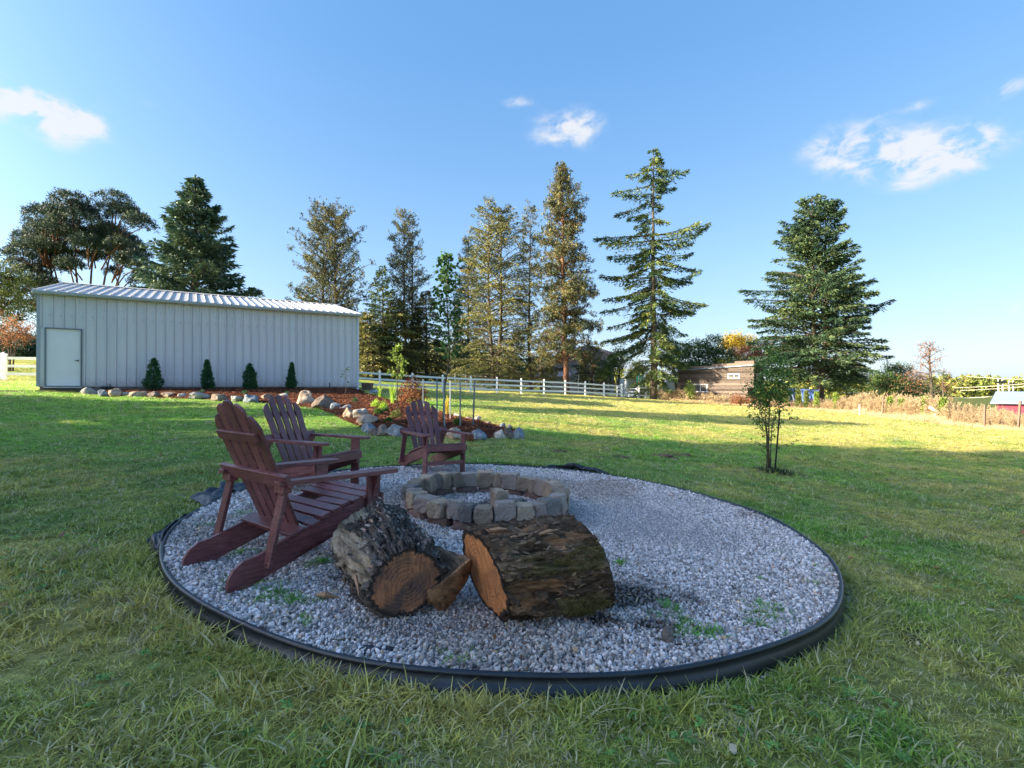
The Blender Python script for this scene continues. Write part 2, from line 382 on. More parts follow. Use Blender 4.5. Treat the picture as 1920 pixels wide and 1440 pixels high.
M['pine'] = leaf_mat('needles_pine', (.008, .018, .014), (.028, .046, .030), .15, c2=(.08, .095, .05))
M['pine_sparse'] = leaf_mat('needles_sparse', (.012, .020, .010), (.052, .062, .022), .2, c2=(.19, .165, .06))
M['leaf_dark'] = leaf_mat('leaves_dark', (.012, .028, .010), (.03, .065, .018), .3, c2=(.07, .11, .025))
M['leaf_green'] = leaf_mat('leaves_green', (.02, .05, .012), (.045, .10, .022), .35, c2=(.12, .19, .03))
M['leaf_olive'] = leaf_mat('leaves_olive', (.03, .05, .015), (.09, .11, .025), .35, c2=(.20, .20, .05))
M['leaf_yellow'] = leaf_mat('leaves_yellow', (.14, .10, .02), (.40, .28, .03), .4, c2=(.5, .40, .06))
M['leaf_rust'] = leaf_mat('leaves_rust', (.05, .025, .015), (.19, .075, .035), .35, c2=(.36, .17, .08))
M['leaf_lime'] = leaf_mat('leaves_lime', (.12, .20, .02), (.25, .38, .04), .4, c2=(.45, .52, .08))
M['leaf_pale'] = leaf_mat('leaves_pale_lime', (.07, .10, .02), (.14, .20, .035), .4, c2=(.26, .30, .06))
M['leaf_maple'] = leaf_mat('leaves_maple', (.012, .035, .010), (.03, .075, .018), .35, c2=(.09, .15, .025))
M['cedar_green'] = leaf_mat('scale_leaves_green', (.008, .035, .015), (.02, .08, .03), .2, c2=(.06, .12, .03))
M['dry'] = leaf_mat('dry_stalks', (.13, .085, .05), (.32, .235, .135), .35, c2=(.50, .41, .26))
M['hedge'] = leaf_mat('leaves_hedge', (.006, .016, .012), (.015, .035, .022), .15, c2=(.04, .07, .03))
M['far'] = leaf_mat('leaves_far', (.07, .09, .02), (.15, .16, .035), .25, c2=(.24, .20, .05))
M['vinyl'] = simple('white_vinyl', (.80, .80, .80), .45, .04, 3, .02)
M['vinyl_dim'] = simple('weathered_white_fence', (.62, .60, .57), .6, .1, 3, .05)

# ------------------------------------------------------------------ scatter: a cloud of points that instances small templates
def template_collection(name, meshes):
    c = bpy.data.collections.new(name)
    for i, me in enumerate(meshes):
        o = bpy.data.objects.new(f'{name}_{chr(97 + i)}', me); c.objects.link(o)
    return c
def scatter(name, P, rot, scl, idx, colr, coll, label=None, parent=None, cat=None):
    P = np.asarray(P, np.float32); N = len(P)
    me = bpy.data.meshes.new(name); me.vertices.add(N); me.vertices.foreach_set('co', P.ravel())
    a = me.attributes.new('rot', 'FLOAT_VECTOR', 'POINT'); a.data.foreach_set('vector', np.asarray(rot, np.float32).ravel())
    scl = np.asarray(scl, np.float32); scl = np.repeat(scl[:, None], 3, 1) if scl.ndim == 1 else scl
    a = me.attributes.new('scl', 'FLOAT_VECTOR', 'POINT'); a.data.foreach_set('vector', np.ascontiguousarray(scl).ravel())
    a = me.attributes.new('idx', 'INT', 'POINT'); a.data.foreach_set('value', np.asarray(idx, np.int32))
    c = np.ones((N, 4), np.float32); c[:, :3] = colr
    a = me.attributes.new('icol', 'FLOAT_COLOR', 'POINT'); a.data.foreach_set('color', c.ravel()); me.update()
    o = link(name, me, parent); o['kind'] = 'stuff'
    if label: o['label'] = label
    if cat: o['category'] = cat
    ng = bpy.data.node_groups.new(name, 'GeometryNodeTree')
    ng.interface.new_socket('Geometry', in_out='INPUT', socket_type='NodeSocketGeometry'); ng.interface.new_socket('Geometry', in_out='OUTPUT', socket_type='NodeSocketGeometry')
    gi = ng.nodes.new('NodeGroupInput'); go = ng.nodes.new('NodeGroupOutput'); ip = ng.nodes.new('GeometryNodeInstanceOnPoints')
    ci = ng.nodes.new('GeometryNodeCollectionInfo'); ci.inputs['Collection'].default_value = coll; ci.inputs['Separate Children'].default_value = True; ci.inputs['Reset Children'].default_value = True
    def na(nm, ty):
        n = ng.nodes.new('GeometryNodeInputNamedAttribute'); n.data_type = ty; n.inputs['Name'].default_value = nm; return [q for q in n.outputs if q.enabled and q.name == 'Attribute'][0]
    L = ng.links.new; L(gi.outputs[0], ip.inputs['Points']); L(ci.outputs[0], ip.inputs['Instance']); ip.inputs['Pick Instance'].default_value = True
    L(na('idx', 'INT'), ip.inputs['Instance Index']); L(na('rot', 'FLOAT_VECTOR'), ip.inputs['Rotation']); L(na('scl', 'FLOAT_VECTOR'), ip.inputs['Scale']); L(ip.outputs[0], go.inputs[0])
    o.modifiers.new('scatter', 'NODES').node_group = ng
    return o

# ------------------------------------------------------------------ where the bed, the barn and the bare places are
BEDPX = [(150, 738), (230, 743), (330, 748), (430, 752), (520, 758), (600, 768), (650, 792), (690, 808), (745, 818), (830, 820), (900, 822), (960, 822), (982, 812), (935, 799), (895, 790), (835, 774), (780, 760), (740, 752), (705, 742), (682, 736)]
BED = [ground_at(px, py)[:2] for px, py in BEDPX]
BARN_L = Vector((-16.8, 18.2)); BARN_D = Vector((.848, .53)).normalized(); BARN_N = Vector((-.53, .848)).normalized(); BARN_LEN, BARN_DEP = 11.2, 9.0
_br = BARN_L + BARN_D * BARN_LEN
BED = BED + [(_br.x + .3, _br.y + .4), (_br.x - .5, _br.y + .6), (BARN_L.x + 1.6, BARN_L.y + 1.2)]
BARNP = [tuple(BARN_L), tuple(_br), tuple(_br + BARN_N * BARN_DEP), tuple(BARN_L + BARN_N * BARN_DEP)]
MOLE = [(1048, 846, .16), (1120, 842, .10), (1122, 856, .10), (1163, 857, .15), (1238, 855, .26), (1278, 853, .22), (1262, 860, .12), (962, 786, .12), (1708, 1190, .17)]
MOLE = [ground_at(px, py)[:2] + (r,) for px, py, r in MOLE]
FAR_BARE = [(1.1, 16), (8, 14), (4.6, 8.6)]
def lawn_col(x, y):
    """colour of the turf itself: fresh green, olive and straw patches, as the lawn has them"""
    green = np.array([.17, .28, .05]); fresh = np.array([.20, .38, .045]); olive = np.array([.34, .37, .075]); straw = np.array([.53, .46, .13])
    a = n2(x, y, .9, 4, 1.0); b = n2(x, y, .35, 3, 4.0); c = n2(x, y, 3.0, 3, 8.0)
    dry = .44 + .42 * a + .32 * c + .18 * b
    left_lush = sstep(-1.0, -2.5, x) * sstep(5.2, 7.5, y) * (1 - sstep(19, 24, y)); dry = dry - .55 * left_lush
    near_left = sstep(-.2, -1.5, x) * (1 - sstep(4.5, 6.5, y)); dry = dry + .26 * near_left + .20 * (1 - sstep(2.6, 4.5, y))
    ring = np.exp(-np.maximum(rad_rel(x, y), 0) / .7) * sstep(2.0, 4.5, y); dry = dry - .42 * ring
    mid = np.exp(-((y - 10.5) / 3.0) ** 2) * sstep(-1, 1, x) * (1 - sstep(5, 9, x)); dry = dry - .30 * mid
    far = sstep(14, 24, y) * sstep(-8, 0, x); dry = dry + .20 * far * (1 + .5 * b)
    rside = sstep(4, 10, x) * sstep(8, 16, y); dry = dry + .22 * rside
    dry = np.clip(dry, 0, 1)[..., None]; lush = np.clip(.5 + .8 * b + .6 * left_lush + .5 * mid, 0, 1)[..., None]
    g = green * (1 - lush) + fresh * lush
    col = np.where(dry < .5, g * (1 - dry * 2) + olive * dry * 2, olive * (2 - 2 * dry) + straw * (2 * dry - 1))
    return col
def soil_mask(x, y):
    m = np.zeros(np.shape(x))
    for k_, (mx, my, r) in enumerate(MOLE): m = np.maximum(m, (1 if k_ < 8 else .8) * (1 - sstep(.5, 1.2, np.hypot(x - mx, (y - my)) / r + .3 * n2(x, y, 7, 2, 3.3))))
    rr = rad_rel(x, y); th = np.arctan2(y - RC[1], x - RC[0])
    left = np.exp(-((th - (-2.75)) / .28) ** 2); m = np.maximum(m, left * (1 - sstep(.05, .13, rr)))
    right = np.exp(-((th - (-.45)) / .16) ** 2); m = np.maximum(m, .9 * right * (1 - sstep(.05, .16, rr)))
    m = np.maximum(m, .8 * (1 - sstep(.2, .55, np.hypot(x - 4.45, y - 8.55))))
    front = np.clip(((x - BARN_L.x) * -BARN_N.x + (y - BARN_L.y) * -BARN_N.y), -9, 9); along = (x - BARN_L.x) * BARN_D.x + (y - BARN_L.y) * BARN_D.y
    m = np.maximum(m, .85 * sstep(-.2, .1, front) * (1 - sstep(.6, 1.3, front + .4 * n2(x, y, 1, 2, 6))) * sstep(-3.5, -1, along) * (1 - sstep(1.6, 2.4, along)))
    m = np.maximum(m, (1 - sstep(.20, .32, rr)) * sstep(2.62, 2.74, th) * (rr > -.1) + (th < -3.08) * (1 - sstep(.1, .2, rr)) * (th > -3.2))
    return m

# ------------------------------------------------------------------ ground sheet
t = np.linspace(-6.3, 6.3, 440); gx = 4.5 * np.sinh(t); gy = 4.5 * np.sinh(t) + 4.0
GX, GY = np.meshgrid(gx, gy, indexing='ij'); GZ = gz(GX, GY); n = len(t)
i, j = np.meshgrid(np.arange(n - 1), np.arange(n - 1), indexing='ij'); a = i * n + j
q = np.stack([a, a + n, a + n + 1, a + 1], -1).reshape(-1, 4)
gc = lawn_col(GX, GY); sm = soil_mask(GX, GY)[..., None]
near = (1 - sstep(9, 16, np.hypot(GX, GY)))[..., None]
gc = gc * (1 - near * .35) + np.array([.26, .22, .13]) * near * .25                                   # thatch and soil seen between the real blades
gc = gc * (1 - sm) + np.array([.045, .028, .018]) * sm
fld = sstep(58, 90, np.hypot(GX, GY))[..., None]; gc = gc * (1 - fld) + np.array([.11, .13, .035]) * fld
ground = link('ground', np_mesh('ground', np.stack([GX, GY, GZ], -1).reshape(-1, 3), [q], [M['ground']], True, {'gcol': gc.reshape(-1, 3)}))
tag(ground, 'uneven lawn of green and straw coloured grass', kind='structure')

# ------------------------------------------------------------------ driveway beyond the white fence
ROADPX = [(560, 712, 52), (668, 710.5, 57), (760, 713, 57), (860, 719, 56), (960, 727, 54), (1060, 735, 52), (1130, 739.5, 52.5), (1190, 742, 54)]
ctr = np.array([(at(px, Y), Y) for px, py, Y in ROADPX]); tt = np.linspace(0, len(ctr) - 1, 90)
cx = np.interp(tt, range(len(ctr)), ctr[:, 0]); cy = np.interp(tt, range(len(ctr)), ctr[:, 1])
dx = np.gradient(cx); dy = np.gradient(cy); L = np.hypot(dx, dy); nx, ny = -dy / L, dx / L
rows = []
for w in (-2.3, -1.2, 0, 1.2, 2.3): rows.append(np.stack([cx + nx * w, cy + ny * w, gz(cx + nx * w, cy + ny * w) + .03 + (0.035 if abs(w) < 2 else 0)], 1))
V = np.concatenate(rows); m_ = len(tt); q = [(r * m_ + k, r * m_ + k + 1, (r + 1) * m_ + k + 1, (r + 1) * m_ + k) for r in range(4) for k in range(m_ - 1)]
s = NT('asphalt'); f = s.noise(3, 5, .6, vec=s.pos); M['asphalt'] = s.done(s.ramp(f, [(.3, (.17, .18, .20)), (.7, (.24, .25, .28))]), .8)
road = link('driveway', np_mesh('driveway', V, [q], [M['asphalt']], True)); tag(road, 'grey driveway running behind the white fence', kind='structure')

# ------------------------------------------------------------------ mulch bed
xs = np.arange(-16.5, 1.6, .11); ys = np.arange(9.0, 25.5, .11); BX, BY = np.meshgrid(xs, ys, indexing='ij')
ins = in_poly(BX, BY, BED); bd = poly_dist(BX, BY, BED)
bz = gz(BX, BY) + np.where(ins, .012 + .10 * sstep(0, .7, bd) + .03 * n2(BX, BY, 2.5, 3, 2.2) * sstep(0, .4, bd), -.05)
keep = ins | (bd < .14)
idm = -np.ones(keep.shape, int); idm[keep] = np.arange(keep.sum())
q = np.stack([idm[:-1, :-1], idm[1:, :-1], idm[1:, 1:], idm[:-1, 1:]], -1).reshape(-1, 4); q = q[(q >= 0).all(1)]
s = NT('bark_mulch'); f = s.noise(14, 6, .75, vec=s.pos); g = s.noise(60, 4, .7, vec=s.pos)
c = s.ramp(g, [(.3, (.035, .012, .007)), (.55, (.13, .042, .020)), (.8, (.24, .095, .045))]); c = s.mix(1.0, c, s.ramp(f, [(.3, .6), (.7, 1.3)]), 'MULTIPLY')
M['mulch'] = s.done(c, .95, s.bump(s.math('ADD', f, g), 1.0, .05), spec=.1)
mulch = link('mulch_bed', np_mesh('mulch_bed', np.stack([BX[keep], BY[keep], bz[keep]], 1), [q], [M['mulch']], True))
tag(mulch, 'planting bed of dark red bark mulch in front of the metal barn', kind='structure')
def bed_z(x, y):
    x = np.asarray(x, float); y = np.asarray(y, float)
    return gz(x, y) + np.where(in_poly(x, y, BED), .012 + .10 * sstep(0, .7, poly_dist(x, y, BED)) + .03 * n2(x, y, 2.5, 3, 2.2) * sstep(0, .4, poly_dist(x, y, BED)), 0)
rng = np.random.default_rng(11)
chips = []
for k in range(4):
    b = MB(); L_ = .5 + .15 * k; V = np.array([(x * L_, y * (.12 + .05 * k) * (1 + .3 * math.sin(9 * x)), z * .05 + .06 * x * x) for x in (-1, -.2, .5, 1) for y in (-1, 1) for z in (-1, 1)])
    Q = []
    for r in range(3): o_ = r * 4; Q += [(o_, o_ + 4, o_ + 5, o_ + 1), (o_ + 2, o_ + 3, o_ + 7, o_ + 6), (o_, o_ + 2, o_ + 6, o_ + 4), (o_ + 1, o_ + 5, o_ + 7, o_ + 3)]
    Q += [(0, 1, 3, 2), (12, 14, 15, 13)]; b.add(V, Q)
    s = None; chips.append(b)
s = NT('mulch_chip'); M['chip'] = s.done(s.attr('icol', True), .9, spec=.2)
cc = template_collection('mulch_chip', [b.mesh('mulch_chip', [M['chip']]) for b in chips])
x = rng.uniform(-16, 1.3, 60000); y = rng.uniform(9, 25, 60000); k = in_poly(x, y, BED) & (rng.random(60000) < np.clip(14 / y, 0, 1) ** 1.2); x = x[k][:13000]; y = y[k][:13000]; N = len(x)
cols = np.array([(.05, .017, .010), (.15, .05, .024), (.24, .085, .04), (.30, .15, .08)])[rng.choice(4, N, p=[.35, .35, .22, .08])]
scatter('mulch_chips', np.stack([x, y, bed_z(x, y) + .008], 1), rng.uniform(-.5, .5, (N, 3)) + np.stack([0 * x, 0 * x, rng.uniform(0, 6.3, N)], 1), rng.uniform(.025, .07, N), rng.integers(0, 4, N), cols, cc, 'loose chips of red brown bark mulch on the planting bed')

# ------------------------------------------------------------------ gravel: bed sheet and stones
PXC, PYC = -.216, 4.47
tr = np.linspace(0, 1, 60); ta = np.linspace(0, 2 * np.pi, 181)[:-1]
RR, TA = np.meshgrid(tr, ta, indexing='ij'); rad = RR * (rim_r(TA) - .004); X = RC[0] + rad * np.cos(TA); Y = RC[1] + rad * np.sin(TA)
SOIL = [(PXC, PYC, .42, .36), (PXC + .1, PYC - .1, .25, .2), (at(1190, 2.75), 2.76, .36, .18), (at(1165, 2.62), 2.66, .16, .09), (at(1250, 2.35), 2.42, .13, .06), (at(1118, 2.45), 2.44, .12, .08)]
def gsoil(x, y):
    m = np.zeros(np.shape(x))
    for (sx, sy, ra, rb) in SOIL: m = np.maximum(m, 1 - sstep(.45, 1.15, np.hypot((x - sx) / ra, (y - sy) / rb) + .35 * n2(x, y, 6, 3, 2.0)))
    return m
i, j = np.meshgrid(np.arange(59), np.arange(180), indexing='ij'); j2 = (j + 1) % 180
q = np.stack([i * 180 + j, i * 180 + 180 + j, i * 180 + 180 + j2, i * 180 + j2], -1).reshape(-1, 4)
gb = link('gravel_pad', np_mesh('gravel_pad', np.stack([X, Y, gravel_z(X, Y)], -1).reshape(-1, 3), [q], [M['bed']], True, {'tone': gsoil(X, Y).ravel()}))
tag(gb, 'round pad of fine crushed grey rock', kind='structure')
stones = []
for k in range(9):
    V, T = rock_verts(1, rng, 7, .10, (.55, .85)); V = V * np.array([1, rng.uniform(.6, .95), rng.uniform(.45, .75)]); stones.append(np_mesh('gravel_stone', V, [T], [M['gravel']]))
gcoll = template_collection('gravel_stone', stones)
def fines(x, y):      # trodden places where the rock is crushed fine
    f = .9 * np.exp(-(((x + .35) / .55) ** 2 + ((y - 2.25) / .16) ** 2)) + .9 * np.exp(-(((x - .9) / .9) ** 2 + ((y - 4.3) / .9) ** 2)) + .6 * np.exp(-(((x + 1.5) / .5) ** 2 + ((y - 4.6) / .6) ** 2)) + .5 * np.exp(-(((x) / 1.0) ** 2 + ((y - 5.9) / .4) ** 2))
    return np.clip(f + .45 * n2(x, y, 1.7, 3, 12), 0, 1)
NG = 235000; a = rng.uniform(0, 2 * np.pi, NG); r = np.sqrt(rng.random(NG)); r = r * (rim_r(a) - .015); x = RC[0] + r * np.cos(a); y = RC[1] + r * np.sin(a)
f = fines(x, y); so = gsoil(x, y); edge = sstep(-.5, -.05, rad_rel(x, y)); k = rng.random(NG) < (1 - .70 * so)
x, y, f, so, edge = x[k], y[k], f[k], so[k], edge[k]; N = len(x)
sc = rng.lognormal(0, .30, N) * (.0083 - .0046 * f + .0016 * edge); sc = np.clip(sc, .0028, .019)
z = gravel_z(x, y) + sc * rng.uniform(-.1, .75, N) + .012 * edge * rng.random(N)
dirt = sstep(.05, .55, n2(x, y, 1.1, 3, 44) + .5 * np.exp(-((x - .2) / 1.0) ** 2 - ((y - 2.7) / .5) ** 2)); g = rng.uniform(.20, .82, N) * (1 - .6 * so) * (1 - .30 * dirt); w = rng.normal(0, .02, N); cols = np.stack([g * (1.10 + w + .06 * dirt), g * .98, g * (.95 - w - .06 * dirt)], 1)
br = rng.random(N) < .03; cols[br] *= np.array([.95, .72, .5]); dk = rng.random(N) < .10; cols[dk] *= .55
scatter('gravel', np.stack([x, y, z], 1), rng.uniform(0, 6.3, (N, 3)) * np.array([.25, .25, 1]), sc, rng.integers(0, 9, N), cols, gcoll, 'crushed grey rock covering the round fire pit area')
# spilled stones outside the edging at the front right
a = rng.normal(-.85, .22, 260); r = rim_r(a) + np.abs(rng.normal(.04, .06, 260)) + .02; x = RC[0] + r * np.cos(a); y = RC[1] + r * np.sin(a); g = rng.uniform(.34, .6, 260)
scatter('spilled_gravel', np.stack([x, y, gz(x, y) + .008], 1), rng.uniform(0, 6.3, (260, 3)), rng.uniform(.006, .014, 260), rng.integers(0, 9, 260), np.stack([g, g, g * 1.05], 1), gcoll, 'loose grey stones spilled on the grass outside the black edging')

# ------------------------------------------------------------------ black plastic edging
s = NT('black_edging_plastic'); f = s.noise(3, 5, .6, st=(1, 1, 5)); g = s.noise(9, 4, .6, vec=s.pos)
M['edging'] = s.done(s.ramp(g, [(.3, (.006, .008, .012)), (.62, (.012, .015, .024)), (.8, (.035, .04, .055))]), .42, s.bump(f, .25, .01), spec=.6)
na_ = 360; th = np.linspace(0, 2 * np.pi, na_ + 1)[:-1]; r0 = rim_r(th)
wob = .006 * np.sin(7 * th + 1) + .005 * np.sin(13 * th); bow = .012 + .010 * np.sin(3 * th + .6)
topz = plane_z(RC[0] + r0 * np.cos(th), RC[1] + r0 * np.sin(th)) + .004 * np.sin(5 * th + .7) + .003 * np.sin(11 * th)
prof = [(-.016, -.07, 0), (-.015, -.008, 0), (-.011, .004, 0), (-.003, .009, 0), (.006, .008, 0), (.012, .001, 0), (.011, -.009, 0), (.004, -.016, 0), (.008, -.035, 1), (.012, -.06, 1.6), (.012, -.09, 1.5), (.010, -.13, .8), (.008, -.19, 0), (.008, -.26, 0)]
V = []
for (dr, dz, b_) in prof:
    rr = r0 + dr + wob * .6 + bow * b_ * .8; V.append(np.stack([RC[0] + rr * np.cos(th), RC[1] + rr * np.sin(th), topz + dz], 1))
V = np.concatenate(V); q = [(p * na_ + k, p * na_ + (k + 1) % na_, (p + 1) * na_ + (k + 1) % na_, (p + 1) * na_ + k) for p in range(len(prof) - 1) for k in range(na_)]
ed = link('garden_edging', np_mesh('garden_edging', V, [q], [M['edging']], True)); tag(ed, 'black plastic edging strip standing round the gravel circle', 'edging')

# torn pieces of black weed cloth along the edging
s = NT('weed_cloth'); f = s.noise(60, 4, .6); M['cloth'] = s.done(s.ramp(f, [(.3, (.008, .010, .016)), (.7, (.03, .035, .05))]), .5, s.bump(f, .3, .004), spec=.5)
def weed_cloth(label, t0, t1, w0, w1, lift, seed):
    ta_ = np.linspace(t0, t1, 60); u = np.linspace(0, 1, 16); rg = np.random.default_rng(seed)
    prof_ = np.sin(np.linspace(0, np.pi, 60)) ** .6 * (1 + .35 * fbm(np.stack([ta_ * 12 + seed, 0 * ta_, 0 * ta_], 1), 3))
    A, U = np.meshgrid(ta_, u, indexing='ij'); Wd = w0 + (w1 - w0) * prof_[:, None] * np.ones_like(U)
    rr = rim_r(A) + .012 + U * Wd; X = RC[0] + rr * np.cos(A); Y = RC[1] + rr * np.sin(A)
    Zr = plane_z(RC[0] + rim_r(A) * np.cos(A), RC[1] + rim_r(A) * np.sin(A)) + .0
    Z = np.maximum(gz(X, Y) + .022, Zr * (1 - U) + U * (gz(X, Y) + .02)) + lift * np.abs(fbm(np.stack([A.ravel() * 14, U.ravel() * 3, 0 * A.ravel() + seed], 1), 4)).reshape(A.shape) * prof_[:, None]
    q = [(i * 16 + j, i * 16 + j + 1, (i + 1) * 16 + j + 1, (i + 1) * 16 + j) for i in range(59) for j in range(15)]
    o = link('weed_cloth', np_mesh('weed_cloth', np.stack([X, Y, Z], -1).reshape(-1, 3), [q], [M['cloth']], True))
    m = o.modifiers.new('thickness', 'SOLIDIFY'); m.thickness = .003
    return tag(o, label, 'weed cloth', 'black weed cloth sticking out beyond the edging')
weed_cloth('wide flap of black weed cloth folded over the grass behind the nearest chair', 2.66, 3.20, .03, .34, .05, 3)
weed_cloth('small crumpled piece of black weed cloth at the left end of the circle', 3.36, 3.66, .01, .09, .05, 5)
weed_cloth('ragged strip of black weed cloth at the back right of the gravel circle', 1.02, 1.36, .02, .10, .07, 8)

# ------------------------------------------------------------------ grass
def blade_clump(rng, nb, hgt, spread, lean, wid=.0028, seg=3):
    b = MB()
    for k in range(nb):
        a = rng.uniform(0, 6.3); r = spread * math.sqrt(rng.random()); x0, y0 = r * math.cos(a), r * math.sin(a)
        h = hgt * rng.uniform(.45, 1.15); ln = lean * h * rng.uniform(.3, 1.6); da = rng.uniform(0, 6.3); w = wid * rng.uniform(.7, 1.3); sa = da + 1.57 + rng.normal(0, .3)
        V = []; tt = np.linspace(0, 1, seg + 1)
        for t_ in tt[:-1]:
            px = x0 + math.cos(da) * ln * t_ * t_; py = y0 + math.sin(da) * ln * t_ * t_; pz = h * (t_ - .28 * t_ * t_ * min(ln / h, 1.3)); ww = w * (1 - .55 * t_)
            V += [(px - math.cos(sa) * ww, py - math.sin(sa) * ww, pz), (px + math.cos(sa) * ww, py + math.sin(sa) * ww, pz)]
        V.append((x0 + math.cos(da) * ln, y0 + math.sin(da) * ln, h * (1 - .28 * min(ln / h, 1.3))))
        Q = [(2 * i, 2 * i + 1, 2 * i + 3, 2 * i + 2) for i in range(seg - 1)]; T = [(2 * seg - 2, 2 * seg - 1, 2 * seg)]
        b.add(V, Q, T, rng.random())
    return b
rng = np.random.default_rng(5)
near_t = [blade_clump(rng, 22, .036, .045, 1.2) .mesh('grass_clump', [M['grass']]) for k in range(6)] + [blade_clump(rng, 14, .062, .035, 1.0).mesh('grass_clump', [M['grass']]) for k in range(2)]
far_t = [blade_clump(rng, 26, .05, .11, .9, .0055, 2).mesh('turf_clump', [M['grass']]) for k in range(6)]
nearc = template_collection('grass_clump', near_t); farc = template_collection('turf_clump', far_t)
def place_grass(name, n, box, coll, ntemp, sfun, dens, label, tall=None):
    x = rng.uniform(box[0], box[1], n); y = rng.uniform(box[2], box[3], n)
    k = (np.abs(x) < y * 1.12 + .7) & (rng.random(n) < dens(x, y)) & (rad_rel(x, y) > .028)
    x, y = x[k], y[k]; k = ~in_poly(x, y, BED) & ~in_poly(x, y, BARNP) & (rng.random(len(x)) > soil_mask(x, y) * .97); x, y = x[k], y[k]; N = len(x)
    c = lawn_col(x, y) * rng.uniform(.62, 1.5, N)[:, None]; st = rng.random(N) < .06; c[st] = np.array([.48, .42, .26]) * rng.uniform(.7, 1.2, (st.sum(), 1))
    patch = np.clip(1.05 + .42 * n2(x, y, 2.2, 3, 21), .75, 1.7); s_ = sfun(x, y) * patch * rng.uniform(.8, 1.2, N)
    idx = rng.integers(0, ntemp, N)
    if tall: pt = n2(x, y, 1.5, 3, 33) > .25; idx = np.where(pt & (rng.random(N) < .35), 6 + rng.integers(0, 2, N), rng.integers(0, 6, N))
    rot = np.stack([rng.normal(0, .14, N), rng.normal(0, .14, N), rng.uniform(0, 6.3, N)], 1)
    return scatter(name, np.stack([x, y, gz(x, y) - .004], 1), rot, s_, idx, c, coll, label)
place_grass('grass', 46000, (-7, 7.5, .5, 6.0), nearc, 6, lambda x, y: np.full(x.shape, .95), lambda x, y: np.clip(1.15 - .08 * y, .2, 1), 'short green and straw grass round the gravel circle', True)
place_grass('lawn_grass', 60000, (-17, 17, 5.6, 16.5), nearc, 6, lambda x, y: 1.0 + .035 * (y - 6), lambda x, y: np.clip(1.1 - .055 * y, .15, 1), 'mown lawn grass beyond the gravel circle', True)
place_grass('distant_lawn_grass', 60000, (-38, 38, 15.5, 44), farc, 6, lambda x, y: .9 + .028 * (y - 15), lambda x, y: np.clip(1.2 - .022 * y, .2, 1), 'sunlit dry lawn grass out to the fence')
# taller unmown grass hugging the rim of the edging and the boulders
def fringe(name, n, fun, label, sc=(.8, 1.3)):
    x, y = fun(n); k = (rad_rel(x, y) > .03); x, y = x[k], y[k]; k = ~in_poly(x, y, BED); x, y = x[k], y[k]; N = len(x)
    rot = np.stack([rng.normal(0, .2, N), rng.normal(0, .2, N), rng.uniform(0, 6.3, N)], 1)
    return scatter(name, np.stack([x, y, gz(x, y) - .004], 1), rot, rng.uniform(*sc, N), rng.integers(5, 8, N), lawn_col(x, y) * rng.uniform(.7, 1.3, N)[:, None], nearc, label)
def _rim(n):
    a = rng.uniform(0, 6.283, n); r = rim_r(a) + .035 + np.abs(rng.normal(0, .05, n)) + .03; k = rng.random(n) > soil_mask(RC[0] + r * np.cos(a), RC[1] + r * np.sin(a)); a, r = a[k], r[k]
    return RC[0] + r * np.cos(a), RC[1] + r * np.sin(a)
fringe('rim_grass', 2600, _rim, 'longer grass growing against the black edging')
# weeds growing through the gravel
WEEDS = [(508, 1118, .10, 30), (545, 1128, .10, 32), (480, 1100, .05, 10), (455, 1037, .05, 12), (500, 1040, .06, 10), (600, 1060, .07, 14), (575, 1165, .05, 8), (455, 965, .05, 8), (388, 988, .04, 7), (850, 1240, .05, 14), (893, 1237, .03, 6), (1290, 1185, .10, 34), (1325, 1188, .05, 10),
         (1430, 1150, .11, 16), (1460, 1148, .08, 14), (1420, 1172, .07, 10), (1247, 1133, .04, 8), (1262, 1145, .03, 5), (1162, 1057, .03, 6), (1536, 1072, .05, 7), (1520, 1100, .03, 5), (1455, 1038, .03, 5), (1422, 1086, .02, 4), (936, 880, .05, 6), (1020, 886, .05, 5), (440, 1110, .06, 10), (410, 1098, .05, 5), (1465, 1195, .05, 6)]
px_, py_ = [], []
for (a_, b_, r_, n_) in WEEDS:
    X0, Y0, _ = ground_at(a_, b_); px_ += list(rng.normal(X0, r_ * .6, n_)); py_ += list(rng.normal(Y0, r_ * .6, n_))
x, y = np.array(px_), np.array(py_); k = rad_rel(x, y) < -.03; x, y = x[k], y[k]; N = len(x)
scatter('gravel_weeds', np.stack([x, y, gravel_z(x, y)], 1), np.stack([rng.normal(0, .3, N), rng.normal(0, .3, N), rng.uniform(0, 6.3, N)], 1), rng.uniform(.45, .95, N), rng.integers(0, 8, N), np.array([.13, .33, .05]) * rng.uniform(.7, 1.4, (N, 1)), nearc, 'bright green weeds sprouting through the gravel')
# broad leaved lawn weeds, wood crumbs by the logs, a few fallen leaves
ro = []
for k in range(4):
    b = MB(); nl = 6 + k; 
    for q_ in range(nl):
        a = q_ * 6.283 / nl + rng.normal(0, .2); L_ = .035 * rng.uniform(.7, 1.3); w_ = .008; c_, s__ = math.cos(a), math.sin(a); sx, sy = -s__ * w_, c_ * w_
        b.add([(0, 0, .004), (c_ * L_ * .5 + sx, s__ * L_ * .5 + sy, .016), (c_ * L_, s__ * L_, .010), (c_ * L_ * .5 - sx, s__ * L_ * .5 - sy, .016)], [(0, 1, 2, 3)], None, rng.random() * .6)
    ro.append(b.mesh('lawn_weed', [M['grass']]))
roc = template_collection('lawn_weed', ro)
x = rng.uniform(-7, 7.5, 9000); y = rng.uniform(1.0, 9, 9000); k = (np.abs(x) < y * 1.1 + .5) & (rad_rel(x, y) > .06) & (n2(x, y, 1.6, 4, 55) > .22 - .3 * rng.random(9000) ** 3) & ~in_poly(x, y, BED); x, y = x[k][:2600], y[k][:2600]; N = len(x)
